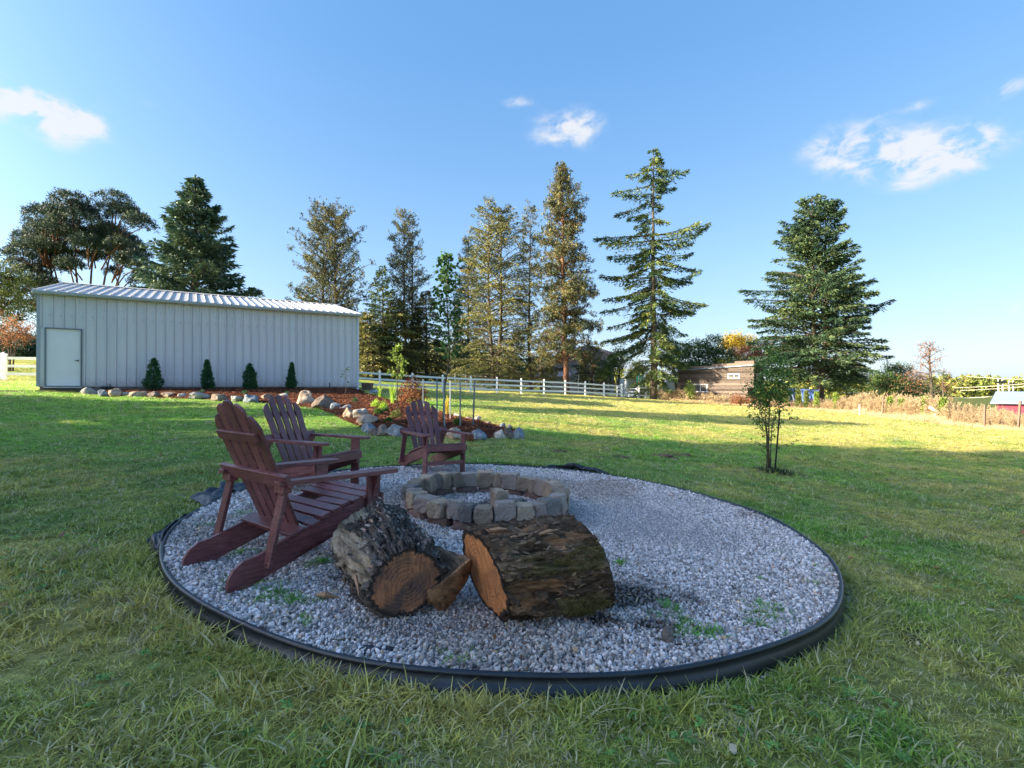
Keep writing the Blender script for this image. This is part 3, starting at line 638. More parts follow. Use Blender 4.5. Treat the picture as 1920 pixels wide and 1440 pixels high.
scatter('lawn_weeds', np.stack([x, y, gz(x, y) + .012], 1), np.stack([rng.normal(0, .2, N), rng.normal(0, .2, N), rng.uniform(0, 6.3, N)], 1), rng.uniform(.4, .95, N), rng.integers(0, 4, N), np.array([.17, .32, .08]) * rng.uniform(.7, 1.4, (N, 1)), roc, 'broad leaved weeds and clover patches in the lawn')
x = rng.normal(.05, .75, 900); y = rng.normal(2.55, .42, 900); k = rad_rel(x, y) < -.05; x, y = x[k], y[k]; N = len(x)
scatter('wood_crumbs', np.stack([x, y, gravel_z(x, y) + .008], 1), rng.uniform(-.5, .5, (N, 3)) + np.stack([0 * x, 0 * x, rng.uniform(0, 6.3, N)], 1), rng.uniform(.008, .026, N), rng.integers(0, 4, N), np.array([(.16, .08, .05), (.34, .20, .12), (.07, .045, .035), (.45, .34, .22)])[rng.integers(0, 4, N)], cc, 'crumbs of bark and wood scattered on the gravel round the logs')
lv = []
for k in range(3):
    b = MB(); b.add([(-1, 0, .15), (-.3, .5, 0), (.6, .42, .2), (1, 0, .05), (.5, -.5, .22), (-.4, -.45, 0)], None, [(0, 1, 5), (1, 2, 5), (2, 4, 5), (2, 3, 4)], .4); lv.append(b.mesh('leaf', [M['chip']]))
lvc = template_collection('leaf', lv); x = rng.uniform(-7, 8, 420); y = rng.uniform(1.5, 13, 420); k = (rad_rel(x, y) > .1) & (np.abs(x) < y * 1.1); x, y = x[k], y[k]; N = len(x)
scatter('fallen_leaves', np.stack([x, y, gz(x, y) + .03], 1), np.stack([rng.normal(0, .4, N), rng.normal(0, .4, N), rng.uniform(0, 6.3, N)], 1), rng.uniform(.012, .028, N), rng.integers(0, 3, N), np.array([(.28, .12, .06), (.42, .30, .10), (.20, .10, .07), (.40, .34, .22)])[rng.integers(0, 4, N)], lvc, 'a few brown and yellow leaves fallen on the lawn')
# molehills and bare earth
s = NT('bare_soil'); f = s.noise(40, 5, .7, vec=s.pos); M['soil'] = s.done(s.ramp(f, [(.3, (.09, .05, .038)), (.7, (.28, .17, .13))]), .95, s.bump(f, 1, .03), spec=.1)
for k, (mx, my, mr) in enumerate(MOLE[:-1]):
    V, T = ico(3); V = V[:, :] * (1 + .28 * fbm(V * 2.6 + k, 4)[:, None]); V = V * (1 + .35 * fbm(V * 1.1 + 3 * k, 3)[:, None]); V = V * np.array([mr * .75, mr * .6, mr * .13])
    o = link('soil_mound', np_mesh('soil_mound', V, [T], [M['soil']], True), loc=(mx, my, gz1(mx, my) - .004))
    o['kind'] = 'stuff'; o['label'] = 'low mound of reddish bare soil in the lawn'

# ------------------------------------------------------------------ adirondack chairs
s = NT('maroon_painted_wood')
f = s.noise(7, 6, .6, st=(1, 1, 1)); gr = s.noise(16, 5, .65, vec=s.obj, st=(.6, 5, 5)); w = s.noise(30, 5, .7)
c = s.ramp(f, [(.25, (.11, .034, .036)), (.6, (.18, .062, .064)), (.85, (.27, .125, .115))])
c = s.mix(1.0, c, s.ramp(gr, [(.32, .55), (.68, 1.4)]), 'MULTIPLY')
c = s.mix(s.ramp(w, [(.64, 0.0), (.72, .5)]), c, (.26, .19, .16)); c = s.mix(1.0, c, s.ramp(s.rnd, [(0, .82), (1, 1.2)]), 'MULTIPLY')
M['chair'] = s.done(c, .42, s.bump(gr, .35, .003), spec=.5)
M['raw_wood'] = simple('bare_split_wood', (.35, .20, .12), .8, .3, 12, .3)
M['screw'] = simple('dark_screw', (.04, .03, .03), .5, .2, 20, 0, metal=.6)
def chair(label, x, y, yaw, kx, ky, sc, broken=False):
    root = thing('adirondack_chair', label, 'chair', (x, y, float(gravel_z(x, y)) + .004), yaw, 'maroon adirondack chairs round the fire pit')
    root.scale = (sc, sc, sc)
    # settle the chair on the sloping ground
    root.rotation_euler = (ky, -kx, yaw)
    def part(name, b): return bevel(b.build(name, M['chair'], root), .0035)
    W = .271; za = .515
    for sgn in (-1, 1):
        yo = sgn * W
        b = MB().prism([(-.045, 0), (.045, 0), (.045, za - .024), (-.045, za - .024)], 'y', yo - .011, yo + .011); part('front_leg', b)
        yr = sgn * (W - .023)
        tail = [(-.70, .145), (-.76, .135), (-.805, .105), (-.83, .06), (-.835, .015), (-.825, .0), (-.73, .0)]
        b = MB().prism(([(.045, .37), (-.25, .295), (-.5, .215)] + tail + [(-.60, .05), (-.42, .125), (-.2, .20), (.045, .255)])[::-1], 'y', yr - .011, yr + .011); part('side_rail', b)
        # arm: narrow at the back, wide and rounded at the front
        yc = sgn * .305
        out = [(-.63, -.030), (-.63, .028), (-.50, .030), (-.25, .050), (-.05, .058), (.08, .058), (.125, .045), (.146, .015), (.146, -.015), (.125, -.042), (.08, -.052), (-.05, -.050), (-.3, -.035)]
        b = MB().prism([(px, yc + sgn * py) for px, py in out][::(1 if sgn < 0 else -1)], 'z', za - .024, za); part('arm_rest', b)
        b = MB().beam((-.575, sgn * (W + .012), za - .03), (-.655, sgn * (W + .012), .085), .022, .062, up=(0, 1, 0)); part('rear_support', b)
        b = MB().prism([(-.02, za - .026), (.10, za - .026), (.09, za - .07), (.052, za - .13), (.046, za - .20), (.046, za - .05), (-.02, za - .05)][::-1], 'y', yo + sgn * .012, yo + sgn * .032) if False else MB().prism([(yo + sgn * .012, za - .025), (yo + sgn * .058, za - .025), (yo + sgn * .045, za - .075), (yo + sgn * .020, za - .13), (yo + sgn * .012, za - .17)][::sgn], 'x', -.012, .010)
        part('arm_bracket', b)
        b = MB().box((-.585, sgn * (W + .012), za - .045), (.05, .09, .04)); part('arm_block', b)
        for (sx, sz) in ((-.01, .30), (.015, .34), (-.645, .12), (-.66, .10)):
            sb = MB().tube([(sx, sgn * (W + .0115), sz), (sx, sgn * (W + .0145 + (.012 if sx < -.1 else 0)), sz)], .005, 8); sb.build('screw', M['screw'], root)
    # seat slats down the side rails
    zs = lambda x_: float(np.interp(x_, [-.5, -.25, .045], [.215, .295, .37])) + .013
    for k in range(7):
        cxx = .018 - k * .067; tl = (zs(cxx + .02) - zs(cxx - .02)) / .04; mt = Matrix.Rotation(-math.atan(tl), 3, 'Y')
        if broken and k == 3:
            b = MB().box((cxx, -.13, zs(cxx)), (.058, .25, .020), mt @ Matrix.Rotation(.05, 3, 'Z')); part('seat_slat', b); continue
        if broken and k == 6: mt = mt @ Matrix.Rotation(.06, 3, 'X')
        b = MB().box((cxx, 0, zs(cxx)), (.058, .548, .020), mt); part('seat_slat', b)
    b = MB().box((.056, 0, .335), (.020, .585, .072)); part('front_apron', b)
    b = MB().box((.02, 0, .145), (.022, .52, .045)); part('stretcher', b)
    b = MB().box((-.478, 0, .222), (.085, .545, .022), Matrix.Rotation(-.35, 3, 'Y')); part('lower_back_rail', b)
    # back: five fanned slats
    th = math.atan2(.320, .692); p0 = Vector((-.43, 0, .215)); up_ = Vector((-math.sin(th), 0, math.cos(th))); nrm = Vector((math.cos(th), 0, math.sin(th)))
    L0 = .775
    for k in range(-2, 3):
        wb, wt = .066, .080; yb = k * .082; yt = k * .104; d = Vector((0, yt - yb, 0)) + up_ * L0
        Lk = L0 - abs(k) ** 2 * .026; fr = Lk / L0
        # outline in the slat plane: u across, v along
        cy_ = lambda v: yb + (yt - yb) * v / L0
        hw = lambda v: (wb + (wt - wb) * v / L0) / 2
        slope = -k * .42
        topv = [(u_, Lk + slope * (u_ * hw(Lk)) - .016 * (abs(u_) ** 3)) for u_ in (-1, -.6, -.2, .2, .6, 1)]
        outl = [(cy_(0) - hw(0), 0)] + [(cy_(v) + u_ * hw(v), v) for u_, v in topv] + [(cy_(0) + hw(0), 0)]
        V = []; n_ = len(outl)
        for off in (-.009, .009):
            for (u_, v) in outl: V.append(p0 + Vector((0, u_, 0)) + up_ * v + nrm * off)
        Q = [(i, (i + 1) % n_, n_ + (i + 1) % n_, n_ + i) for i in range(n_)]; T = [(0, i + 1, i) for i in range(1, n_ - 1)] + [(n_, n_ + i, n_ + i + 1) for i in range(1, n_ - 1)]
        part('back_slat', MB().add([v[:] for v in V], Q, T))
    cb = p0 + up_ * .335 - nrm * .022
    b = MB().box((cb.x, 0, cb.z), (.026, .70, .075), Matrix.Rotation(-th, 3, 'Y')); part('arm_crossbar', b)
    cb = p0 + up_ * .575 - nrm * .020
    b = MB().box((cb.x, 0, cb.z), (.022, .42, .050), Matrix.Rotation(-th, 3, 'Y')); part('back_brace', b)
    return root
chairA = chair('maroon adirondack chair nearest the camera, seen from behind, beside the logs', -1.094, 3.333, .936, -.033, .008, 1.02, True)
chairB = chair('maroon adirondack chair in the middle, angled to the right behind the nearest chair', -1.63, 4.769, -.358, -.019, 0, .967)
chairC = chair('farthest maroon adirondack chair, facing the camera in front of the boulders', -.788, 5.934, -.93, -.014, -.027, .913)
b = MB().prism([(.27, .30), (.288, .49), (.296, .41), (.284, .33)], 'x', .045, .052); b.build('split_wood', M['raw_wood'], chairA)

# ------------------------------------------------------------------ fire pit ring: bricks below, rough stone blocks above
def stone_mat(name, c0, c1, c2, sc=9, lo=.85, hi=1.5, soot=False):
    s = NT(name); f = s.noise(sc, 6, .65); g = s.noise(sc * 5, 4, .7); v = s.noise(sc * .4, 3, .6)
    c = s.ramp(f, [(.28, c0), (.52, c1), (.75, c2)]); c = s.mix(1.0, c, s.ramp(g, [(.3, .72), (.7, 1.25)]), 'MULTIPLY'); c = s.mix(s.ramp(v, [(.62, 0.0), (.7, .35)]), c, (.62, .62, .60))
    c = s.mix(1.0, c, s.ramp(s.rnd, [(0, lo), (1, hi)]), 'MULTIPLY')
    if soot:
        sx = s.n('ShaderNodeSeparateXYZ', {0: s.obj}).outputs[0]; c = s.mix(s.ramp(s.math('ADD', s.math('MULTIPLY', sx, -.5), s.math('MULTIPLY', f, .8)), [(.80, 0.0), (1.0, .6)]), c, (.04, .034, .03))
    return s.done(c, .85, s.bump(s.math('ADD', f, s.math('MULTIPLY', g, .4)), .6, .02), spec=.25)
M['block_grey'] = stone_mat('block_grey', (.16, .12, .10), (.28, .215, .18), (.42, .35, .30), soot=True)
M['block_tan'] = stone_mat('block_tan', (.18, .125, .09), (.33, .24, .17), (.48, .39, .30), soot=True)
M['block_blue'] = stone_mat('block_blue', (.10, .088, .08), (.18, .155, .14), (.32, .28, .25), soot=True)
M['brick'] = stone_mat('old_brick', (.10, .055, .045), (.19, .115, .095), (.27, .19, .16), 12)
rng = np.random.default_rng(21)
def block_mesh(mat, sub=3):
    g = np.linspace(-1, 1, 6 if sub > 2 else 4); ids = {}; V = []; Q = []
    def vid(p):
        k_ = tuple(np.round(p, 4))
        if k_ not in ids: ids[k_] = len(V); V.append(p)
        return ids[k_]
    for ax in range(3):
        for sg in (-1, 1):
            for i in range(len(g) - 1):
                for j in range(len(g) - 1):
                    c4 = []
                    for (a_, b_) in ((g[i], g[j]), (g[i + 1], g[j]), (g[i + 1], g[j + 1]), (g[i], g[j + 1])):
                        p = [0, 0, 0]; p[ax] = sg; p[(ax + 1) % 3] = a_; p[(ax + 2) % 3] = b_; c4.append(vid(tuple(p)))
                    Q.append(c4 if sg > 0 else c4[::-1])
    V = np.array(V, float); n_ = (np.abs(V) > .99).sum(1)[:, None]; V = V * np.where(n_ == 3, rng.uniform(.86, .97, (len(V), 1)), np.where(n_ == 2, rng.uniform(.93, .99, (len(V), 1)), 1))
    for k_ in range(3):
        nn = rng.normal(size=3); nn /= np.linalg.norm(nn); t = V @ nn; d = rng.uniform(1.15, 1.45); V = np.where((t > d)[:, None], V - nn * (t - d)[:, None], V)
    V = V * (1 + .12 * fbm(V * 1.9 + rng.uniform(0, 50, 3), 4)[:, None]); V += .04 * rng.normal(size=3) * V[:, [1, 2, 0]]
    return np_mesh('stone', V, [np.array(Q)], [mat], False)
bms = {k: [block_mesh(M[k]) for _ in range(3)] for k in ('block_grey', 'block_tan', 'block_blue')}; brk = [block_mesh(M['brick'], 2) for _ in range(3)]
PX, PY, PR = -.216, 4.47, .640; pz = float(gravel_z(PX, PY))
pit = thing('fire_pit', 'round fire pit ring of rough grey stone blocks stacked on reddish bricks', 'fire pit', (PX, PY, pz))
nb = 17
for k in range(nb):
    a = k * 2 * math.pi / nb + .12 + rng.normal(0, .02); z_ = -.05 * PR * math.cos(a) + .011 * PR * math.sin(a)
    o = link('brick', brk[k % 3], pit, (PR * math.cos(a), PR * math.sin(a), .032 + z_), (0, 0, a + rng.normal(0, .05))); o.scale = (.055, .103, .035)
a = -math.pi / 2 - .1; tot = 0; wds = rng.uniform(.052, .092, 29); wds = wds / wds.sum() * math.pi * (PR + .01)
for k, wd in enumerate(wds):
    da = 2 * wd / (PR + .01); wd = wd - .002
    am = a + tot + da / 2; key = ('block_grey', 'block_tan', 'block_grey', 'block_blue', 'block_grey', 'block_tan')[(k * 5 + 1) % 6]
    if math.sin(am) > .2: key = ('block_tan', 'block_grey', 'block_tan')[k % 3]
    h_ = rng.uniform(.058, .080); z_ = -.05 * PR * math.cos(am) + .011 * PR * math.sin(am)
    rr = PR + rng.normal(.0, .010)
    o = link('stone', bms[key][k % 3], pit, (rr * math.cos(am), rr * math.sin(am), .066 + h_ + z_), (rng.normal(0, .05), rng.normal(0, .05), am + rng.normal(0, .13))); o.scale = (rng.uniform(.056, .070), wd * 1.0, h_)
    tot += da
# loose blocks set inside the ring
for (px, py, sx, sy, sz, rz, key, lab) in ((935, 948, .06, .07, .085, .4, 'block_tan', 'upright tan stone block leaning inside the fire pit ring'), (964, 952, .085, .055, .05, -.3, 'block_blue', 'dark grey stone block lying inside the fire pit ring'), (948, 953, .03, .035, .035, .7, 'block_tan', 'small pale stone wedged between two blocks inside the fire pit ring')):
    Yb = 1.05 * 960 / (py - 725) ; X0 = at(px, Yb); Z0 = float(gravel_z(X0, Yb))
    o = link('stone_block', bms[key][1], None, (X0, Yb, Z0 + sz * .97), (rng.normal(0, .06), rng.normal(0, .12), rz)); o.scale = (sx, sy, sz)
    tag(o, lab, 'stone')
# soot and ash
# ------------------------------------------------------------------ the two logs
def log_mat(name, dark, mid, light, wood, moss, sc=6):
    s = NT(name); f = s.noise(sc, 7, .72, st=(.35, 1, 1), dist=.8); g = s.noise(sc * 5, 5, .7, st=(.3, 1, 1)); w = s.noise(14, 6, .7, st=(.12, 1, 1), dist=.3); mo = s.noise(40, 5, .8)
    c = s.ramp(f, [(.32, dark), (.5, mid), (.66, light)]); c = s.mix(1.0, c, s.ramp(g, [(.35, .45), (.65, 1.9)]), 'MULTIPLY')
    woodc = s.ramp(w, [(.38, tuple(v * .22 for v in wood)), (.55, wood), (.75, tuple(min(1, v * 1.6) for v in wood))])
    cc = s.attr('mask'); sep = s.n('ShaderNodeSeparateColor', {0: cc})
    c = s.mix(s.ramp(s.math('ADD', sep.outputs[0], s.math('MULTIPLY', s.math('SUBTRACT', g, .5), .6)), [(.45, 0.0), (.55, 1.0)]), c, woodc)
    if moss: c = s.mix(s.ramp(s.math('ADD', sep.outputs[1], s.math('MULTIPLY', s.math('SUBTRACT', mo, .5), .9)), [(.42, 0.0), (.6, 1.0)]), c, s.ramp(mo, [(.3, (.06, .045, .018)), (.7, (.24, .185, .075))]))
    c = s.mix(s.ramp(s.math('ADD', sep.outputs[2], s.math('MULTIPLY', s.math('SUBTRACT', g, .5), 1.2)), [(.6, 0.0), (.7, 1.0)]), c, (.42, .42, .43))
    hh = s.math('ADD', s.math('MULTIPLY', f, 1.2), s.math('ADD', s.math('MULTIPLY', g, .5), s.math('MULTIPLY', w, .35)))
    return s.done(c, .85, s.bump(hh, 1.0, .05), spec=.25)
M['logA'] = log_mat('log_bark_grey', (.030, .022, .018), (.105, .080, .066), (.26, .22, .19), (.50, .39, .28), False, 8)
M['logB'] = log_mat('log_bark_mossy', (.028, .017, .012), (.10, .062, .040), (.23, .155, .10), (.36, .185, .095), True, 6)
def cut_mat(name, c0, c1, stain):
    s = NT(name); mp = s.n('ShaderNodeMapping', {0: s.obj, 'Scale': (1, 1, 1)})
    wv = s.n('ShaderNodeTexWave', {'Vector': mp.outputs[0], 'Scale': 17.0, 'Distortion': 7.0, 'Detail': 3.0, 'Detail Scale': 1.2}); wv.wave_type = 'RINGS'; wv.rings_direction = 'X'
    n1 = s.noise(5, 5, .65); ck = s.noise(2.2, 5, .75, st=(1, 9, 1.6), dist=1.5); n2_ = s.noise(3, 6, .7, st=(1, 22, 3.5)); n3 = s.noise(9, 4, .6)
    c = s.mix(s.ramp(wv.outputs['Fac'], [(.2, .12), (.8, .26)]), c0, c1); c = s.mix(1.0, c, s.ramp(n2_, [(.35, .68), (.65, 1.25)]), 'MULTIPLY')
    c = s.mix(s.ramp(n1, [(.40, 0.0), (.60, stain)]), c, (.085, .055, .048))
    c = s.mix(s.ramp(ck, [(.485, 0.0), (.497, .8), (.503, .8), (.515, 0.0)]), c, (.035, .022, .018))
    rimm = s.attr('tone', out='Fac'); c = s.mix(s.ramp(s.math('ADD', rimm, s.math('MULTIPLY', s.math('SUBTRACT', n3, .5), .12)), [(.86, 0.0), (.92, 1.0)]), c, (.03, .021, .018))
    return s.done(c, .65, s.bump(s.math('ADD', wv.outputs['Fac'], n2_), .35, .004), spec=.3)
M['cutA'] = cut_mat('saw_cut_brown', (.33, .135, .065), (.46, .22, .11), .95)
M['cutB'] = cut_mat('saw_cut_orange', (.60, .22, .075), (.70, .34, .15), .30)
def log(root, L, rfun, sl0, sl1, matb, matc, maskf, bark, nu=220, nv=150, seed=0):
    """bark skin and two sawn faces; the axis runs along +x from the front cut at x=0"""
    u = np.linspace(0, 2 * np.pi, nu + 1)[:-1]; v = np.linspace(0, 1, nv); U, Vv = np.meshgrid(u, v, indexing='ij')
    R0 = rfun(U, Vv); mk = maskf(U, Vv)
    cxn = np.stack([np.cos(U) * 1.6, np.sin(U) * 1.6, Vv * L * 2.2], -1).reshape(-1, 3)
    coarse = fbm(cxn * 2.2 + seed, 4).reshape(U.shape); rid = 1 - np.abs(fbm(np.stack([np.cos(U).ravel() * 6, np.sin(U).ravel() * 6, Vv.ravel() * L * 4 + seed], 1), 4)).reshape(U.shape)
    fine = fbm(np.stack([np.cos(U).ravel() * 20, np.sin(U).ravel() * 20, Vv.ravel() * L * 22 + seed], 1), 3).reshape(U.shape)
    amp = bark * (1 - .75 * np.clip(mk[..., 0], 0, 1)); edge = np.minimum(1, np.minimum(Vv, 1 - Vv) / .03 + .35)
    rr = R0 + edge * (coarse * .024 + amp * (rid - .6) * 1.9 + amp * .8 * fine) - .012 * np.clip(mk[..., 0], 0, 1)
    Yc = rr * np.cos(U); Zc = rr * np.sin(U); X = Vv * L + (1 - Vv) * (sl0[0] * Yc + sl0[1] * Zc) + Vv * (sl1[0] * Yc + sl1[1] * Zc)
    X = X + np.where(Vv > .5, (Vv - .5) * 2, 0) * .012 * np.sin(U * 3 + 1)
    i, j = np.meshgrid(np.arange(nu), np.arange(nv - 1), indexing='ij'); i2 = (i + 1) % nu
    q = np.stack([i * nv + j, i2 * nv + j, i2 * nv + j + 1, i * nv + j + 1], -1).reshape(-1, 4)
    o = link('bark', np_mesh('bark', np.stack([X, Yc, Zc], -1).reshape(-1, 3), [q], [matb], True, {'mask': mk.reshape(-1, 3)}), root)
    for e in (0, -1):
        nr = 12; P = np.stack([X[:, e], Yc[:, e], Zc[:, e]], 1); C0 = P.mean(0); V = [C0[None]]
        for k in range(1, nr + 1):
            ring = C0 + (P - C0) * k / nr; V.append(ring)
        V = np.concatenate(V); V[:, 0] += (-.003 if e == 0 else .003) + .0025 * fbm(V * 14 + seed, 3); tone = np.concatenate([[0]] + [np.full(nu, k / nr) for k in range(1, nr + 1)])
        T = [(0, 1 + k, 1 + (k + 1) % nu) for k in range(nu)]; Q = [(1 + r * nu + k, 1 + (r + 1) * nu + k, 1 + (r + 1) * nu + (k + 1) % nu, 1 + r * nu + (k + 1) % nu) for r in range(nr - 1) for k in range(nu)]
        link('cut_face', np_mesh('cut_face', V, [np.array(Q), np.array(T)], [matc], True, {'tone': tone}), root)
    return X, Yc, Zc
def warp(U, V, s=.0, a=.22, b=.06):
    P = np.stack([np.cos(U).ravel() * 2.4, np.sin(U).ravel() * 2.4, V.ravel() * 3.2 + s], 1)
    return U + a * fbm(P * 1.3, 4).reshape(U.shape), V + b * fbm(P * 1.7 + 9, 4).reshape(U.shape)
def angbump(U, c, w): 
    d = (U - c + np.pi) % (2 * np.pi) - np.pi; return np.exp(-(d / w) ** 2)
# log A: face toward the camera. local y = left when looking along +x(axis, away); z up
FA = Vector((-.487, 2.345, 0)); BA = Vector((-.80, 2.97, 0)); dA = (BA - FA); LA = dA.length; yawA = math.atan2(dA.y, dA.x)
logA = thing('firewood_log', 'thick grey barked log with a round brown sawn face toward the camera', 'log', (FA.x, FA.y, float(gravel_z(FA.x, FA.y))), yawA)
axA = bpy.data.objects.new('tmp', None) if False else None
def rA(U, V):
    base = .158 + .050 * V
    base = base * (1 + .03 * np.cos(2 * U + .5) + .05 * angbump(U, math.pi * .95, .5) * V)
    base = base + .030 * angbump(U, .0, .55) * sstep(.05, .5, V)      # bulge on the outer left
    base = base - .020 * angbump(U, 3.45, .14) * (1 - .6 * V)                          # cleft by the split slab
    return base
def mA(U, V):
    U, V = warp(U, V, 1.0, .25, .10)
    w = angbump(U, .15, .45) * sstep(.02, .15, V) * 1.15                 # bare grey wood along the left flank
    w = np.maximum(w, 1.1 * angbump(U, .9, .4) * sstep(.72, .82, V)); w = np.maximum(w, .8 * angbump(U, 2.6, .10) * sstep(.3, .4, V) * (1 - sstep(.75, .85, V)))
    g = 0 * U; p = .40 * angbump(U, 1.6, .5) * np.exp(-((V - .35) / .25) ** 2)
    return np.stack([w, g, p], -1)
holdA = logA; 
XA, YA, ZA = log(logA, LA, rA, (.10, -.12), (0, .05), M['logA'], M['cutA'], mA, .028, seed=3.3)
for ch in logA.children: ch.location.z = .172; ch.rotation_euler = (0, -.03, 0)
# split wedge of wood and bark leaning off its right side
nu_, nv_ = 40, 30; V = []
for i in range(nu_):
    a_ = i / (nu_ - 1); x_ = -.005 + a_ * .46
    tz_ = .255 + .03 * math.sin(a_ * 3) - .05 * a_; ty_ = -.305 + .13 * a_ ; by_ = -.165 - .06 * a_; wid_ = .075 - .035 * a_
    ring = [(by_ + wid_ * .9, .10), (by_ + .02, .015), (by_ - wid_ * .5, .02), ((by_ + ty_) / 2 - .035, tz_ * .45), (ty_ - .006, tz_ * .86), (ty_ + .004, tz_), (ty_ + .035, tz_ * .90), ((by_ + ty_) / 2 + .055, tz_ * .62), (by_ + wid_, tz_ * .48)]
    rp = np.array(ring + [ring[0]]); tt_ = np.linspace(0, len(ring), nv_ + 1)[:-1]
    for t_ in tt_: V.append((x_ - .05 * (np.interp(t_, range(len(rp)), rp[:, 1]) / .25) * (1 - a_), np.interp(t_, range(len(rp)), rp[:, 0]), np.interp(t_, range(len(rp)), rp[:, 1])))
V = np.array(V); nn = fbm(V * np.array([7, 24, 24]) + 5, 4); V[:, 1] += -.014 * nn; V[:, 2] += .010 * nn * (V[:, 2] > .02)
q = [(i * nv_ + j, i * nv_ + (j + 1) % nv_, (i + 1) * nv_ + (j + 1) % nv_, (i + 1) * nv_ + j) for i in range(nu_ - 1) for j in range(nv_)]
T = [(0, (j + 1) % nv_, j) for j in range(1, nv_ - 1)]; o_ = (nu_ - 1) * nv_; T += [(o_, o_ + j, o_ + j + 1) for j in range(1, nv_ - 1)]
wm = np.stack([.62 * (np.arange(len(V)) < nv_ * 2) + .45 * (nn > .35), 0 * nn, 0 * nn], 1)
slab = link('split_slab', np_mesh('split_slab', V, [np.array(q), np.array(T)], [M['logB']], True, {'mask': wm}), logA); slab.rotation_euler = (0, 0, 0)
slab['label'] = 'split wedge of bark and wood leaning off the right side of the log'
# torn splinters at the lower left of log A
for k in range(4):
    x_ = rng.uniform(.15, .60); y_ = .175 + .05 * x_ + rng.uniform(-.01, .02); z_ = rng.uniform(.08, .17); L_ = rng.uniform(.08, .22)
    p0 = np.array([x_, y_, z_]); d_ = np.array([-.9 + rng.normal(0, .1), .03 + rng.normal(0, .06), -.10 + rng.normal(0, .08)]); p1 = p0 + d_ * L_
    b = MB().tube([p0, (p0 + p1) / 2 + rng.normal(0, .006, 3), p1], [.010, .007, .0015], 4); b.build('splinter', M['raw_wood'] if k % 3 else M['logB'], logA)

# log B: lying on its side, orange cut toward the left
FB = Vector((-.132, 2.43, 0)); dB = Vector((.94, .30, 0)).normalized(); LB = .55; yawB = math.atan2(dB.y, dB.x)
logB = thing('mossy_log', 'dark mossy log lying on its side with an orange sawn end to the left', 'log', (FB.x, FB.y, float(gravel_z(FB.x, FB.y)) - .004), yawB)
def rB(U, V):
    base = .208 - .006 * V; base = base * (1 + .03 * np.cos(2 * U) + .025 * np.cos(3 * U + 1.2))
    base = base + .018 * angbump(U, 4.4, .5) * V + .02 * angbump(U, 5.2, .25) * np.exp(-((V - .35) / .12) ** 2)
    return base
def mB(U, V):
    U, V = warp(U, V, 5.0, .22, .10)
    w = 1.1 * angbump(U, 6.10, .28) * sstep(.0, .06, V) * (1 - sstep(.48, .60, V))          # bare red wood in the middle of the near flank
    w = np.maximum(w, 1.15 * angbump(U, .95, .20) * sstep(.52, .60, V) * (1 - sstep(.93, .98, V)))      # pale grey knot wood, upper right
    w = np.maximum(w, .9 * angbump(U, 1.5, .12) * (1 - sstep(.5, .6, V)))
    g = .62 * angbump(U, .45, .32) * sstep(.1, .3, V) + .75 * angbump(U, 5.55, .42) * sstep(.42, .56, V) * (1 - sstep(.86, .93, V)) + .5 * angbump(U, 5.35, .3) * sstep(.2, .35, V) * (1 - sstep(.86, .93, V))
    return np.stack([w, g * (1 - .8 * np.clip(w, 0, 1)), 0 * U], -1)
# the near flank looks toward -y: angle measured so that u=pi faces -y
_mB = mB; mB2 = lambda U, V: _mB((np.pi - U) % (2 * np.pi), V); rB2 = lambda U, V: rB((np.pi - U) % (2 * np.pi), V)
XB, YB_, ZB = log(logB, LB, rB2, (-.20, -.26), (-.10, -.34), M['logB'], M['cutB'], mB2, .024, seed=8.1)
for ch in logB.children: ch.location.z = .205
def flakes(parent, X, Y, Z, L, n, mat, zoff, rot, smax=.05, seed=0, usel=None):
    rg = np.random.default_rng(seed); ii = rg.integers(0, X.size, n) if usel is None else rg.choice(np.flatnonzero(usel.ravel()), n)
    P = np.stack([X.ravel()[ii], Y.ravel()[ii], Z.ravel()[ii]], 1); Nn = P.copy(); Nn[:, 0] = 0; Nn /= np.linalg.norm(Nn, axis=1)[:, None]
    Tn = np.stack([0 * P[:, 0], -Nn[:, 2], Nn[:, 1]], 1); D = np.array([1, 0, 0]) * rg.choice([-1, 1], n)[:, None] + Tn * rg.normal(0, .35, (n, 1)) + Nn * rg.uniform(.02, .30, (n, 1)); D /= np.linalg.norm(D, axis=1)[:, None]
    sd = np.cross(D, Nn); sd /= np.linalg.norm(sd, axis=1)[:, None]; Ln = rg.uniform(.012, smax, n)[:, None]; Wn = Ln * rg.uniform(.12, .4, (n, 1)); P = P + Nn * .001
    V = np.stack([P - sd * Wn * .5, P + sd * Wn * .5, P + D * Ln * .6 + sd * Wn * .4 + Nn * Wn * .3, P + D * Ln, P + D * Ln * .7 - sd * Wn * .5], 1).reshape(-1, 3); o_ = np.arange(n)[:, None] * 5
    me = np_mesh('bark_flakes', V, [o_ + np.array([[0, 1, 2, 3]]), o_ + np.array([[0, 3, 4]])], [mat], False, {'mask': np.zeros((len(V), 3)), 'tone': np.repeat(rg.random(n), 5)})
    o = link('bark_flakes', me, parent); o.location.z = zoff; o.rotation_euler = rot; o['kind'] = 'stuff'; return o
s = NT('bark_flake'); M['flakeA'] = s.done(s.ramp(s.attr('tone', out='Fac'), [(0, (.035, .026, .02)), (.6, (.14, .105, .085)), (.9, (.34, .30, .27)), (1, (.45, .24, .13))]), .9, spec=.15)
s = NT('bark_flake_dark'); M['flakeB'] = s.done(s.ramp(s.attr('tone', out='Fac'), [(0, (.035, .022, .016)), (.6, (.14, .09, .06)), (.95, (.34, .22, .14))]), .9, spec=.15)
_UV = np.meshgrid(np.linspace(0, 2 * np.pi, 221)[:-1], np.linspace(0, 1, 150), indexing='ij')
_a = mA(*_UV); _b = mB2(*_UV); _z = (_UV[1] > .03)
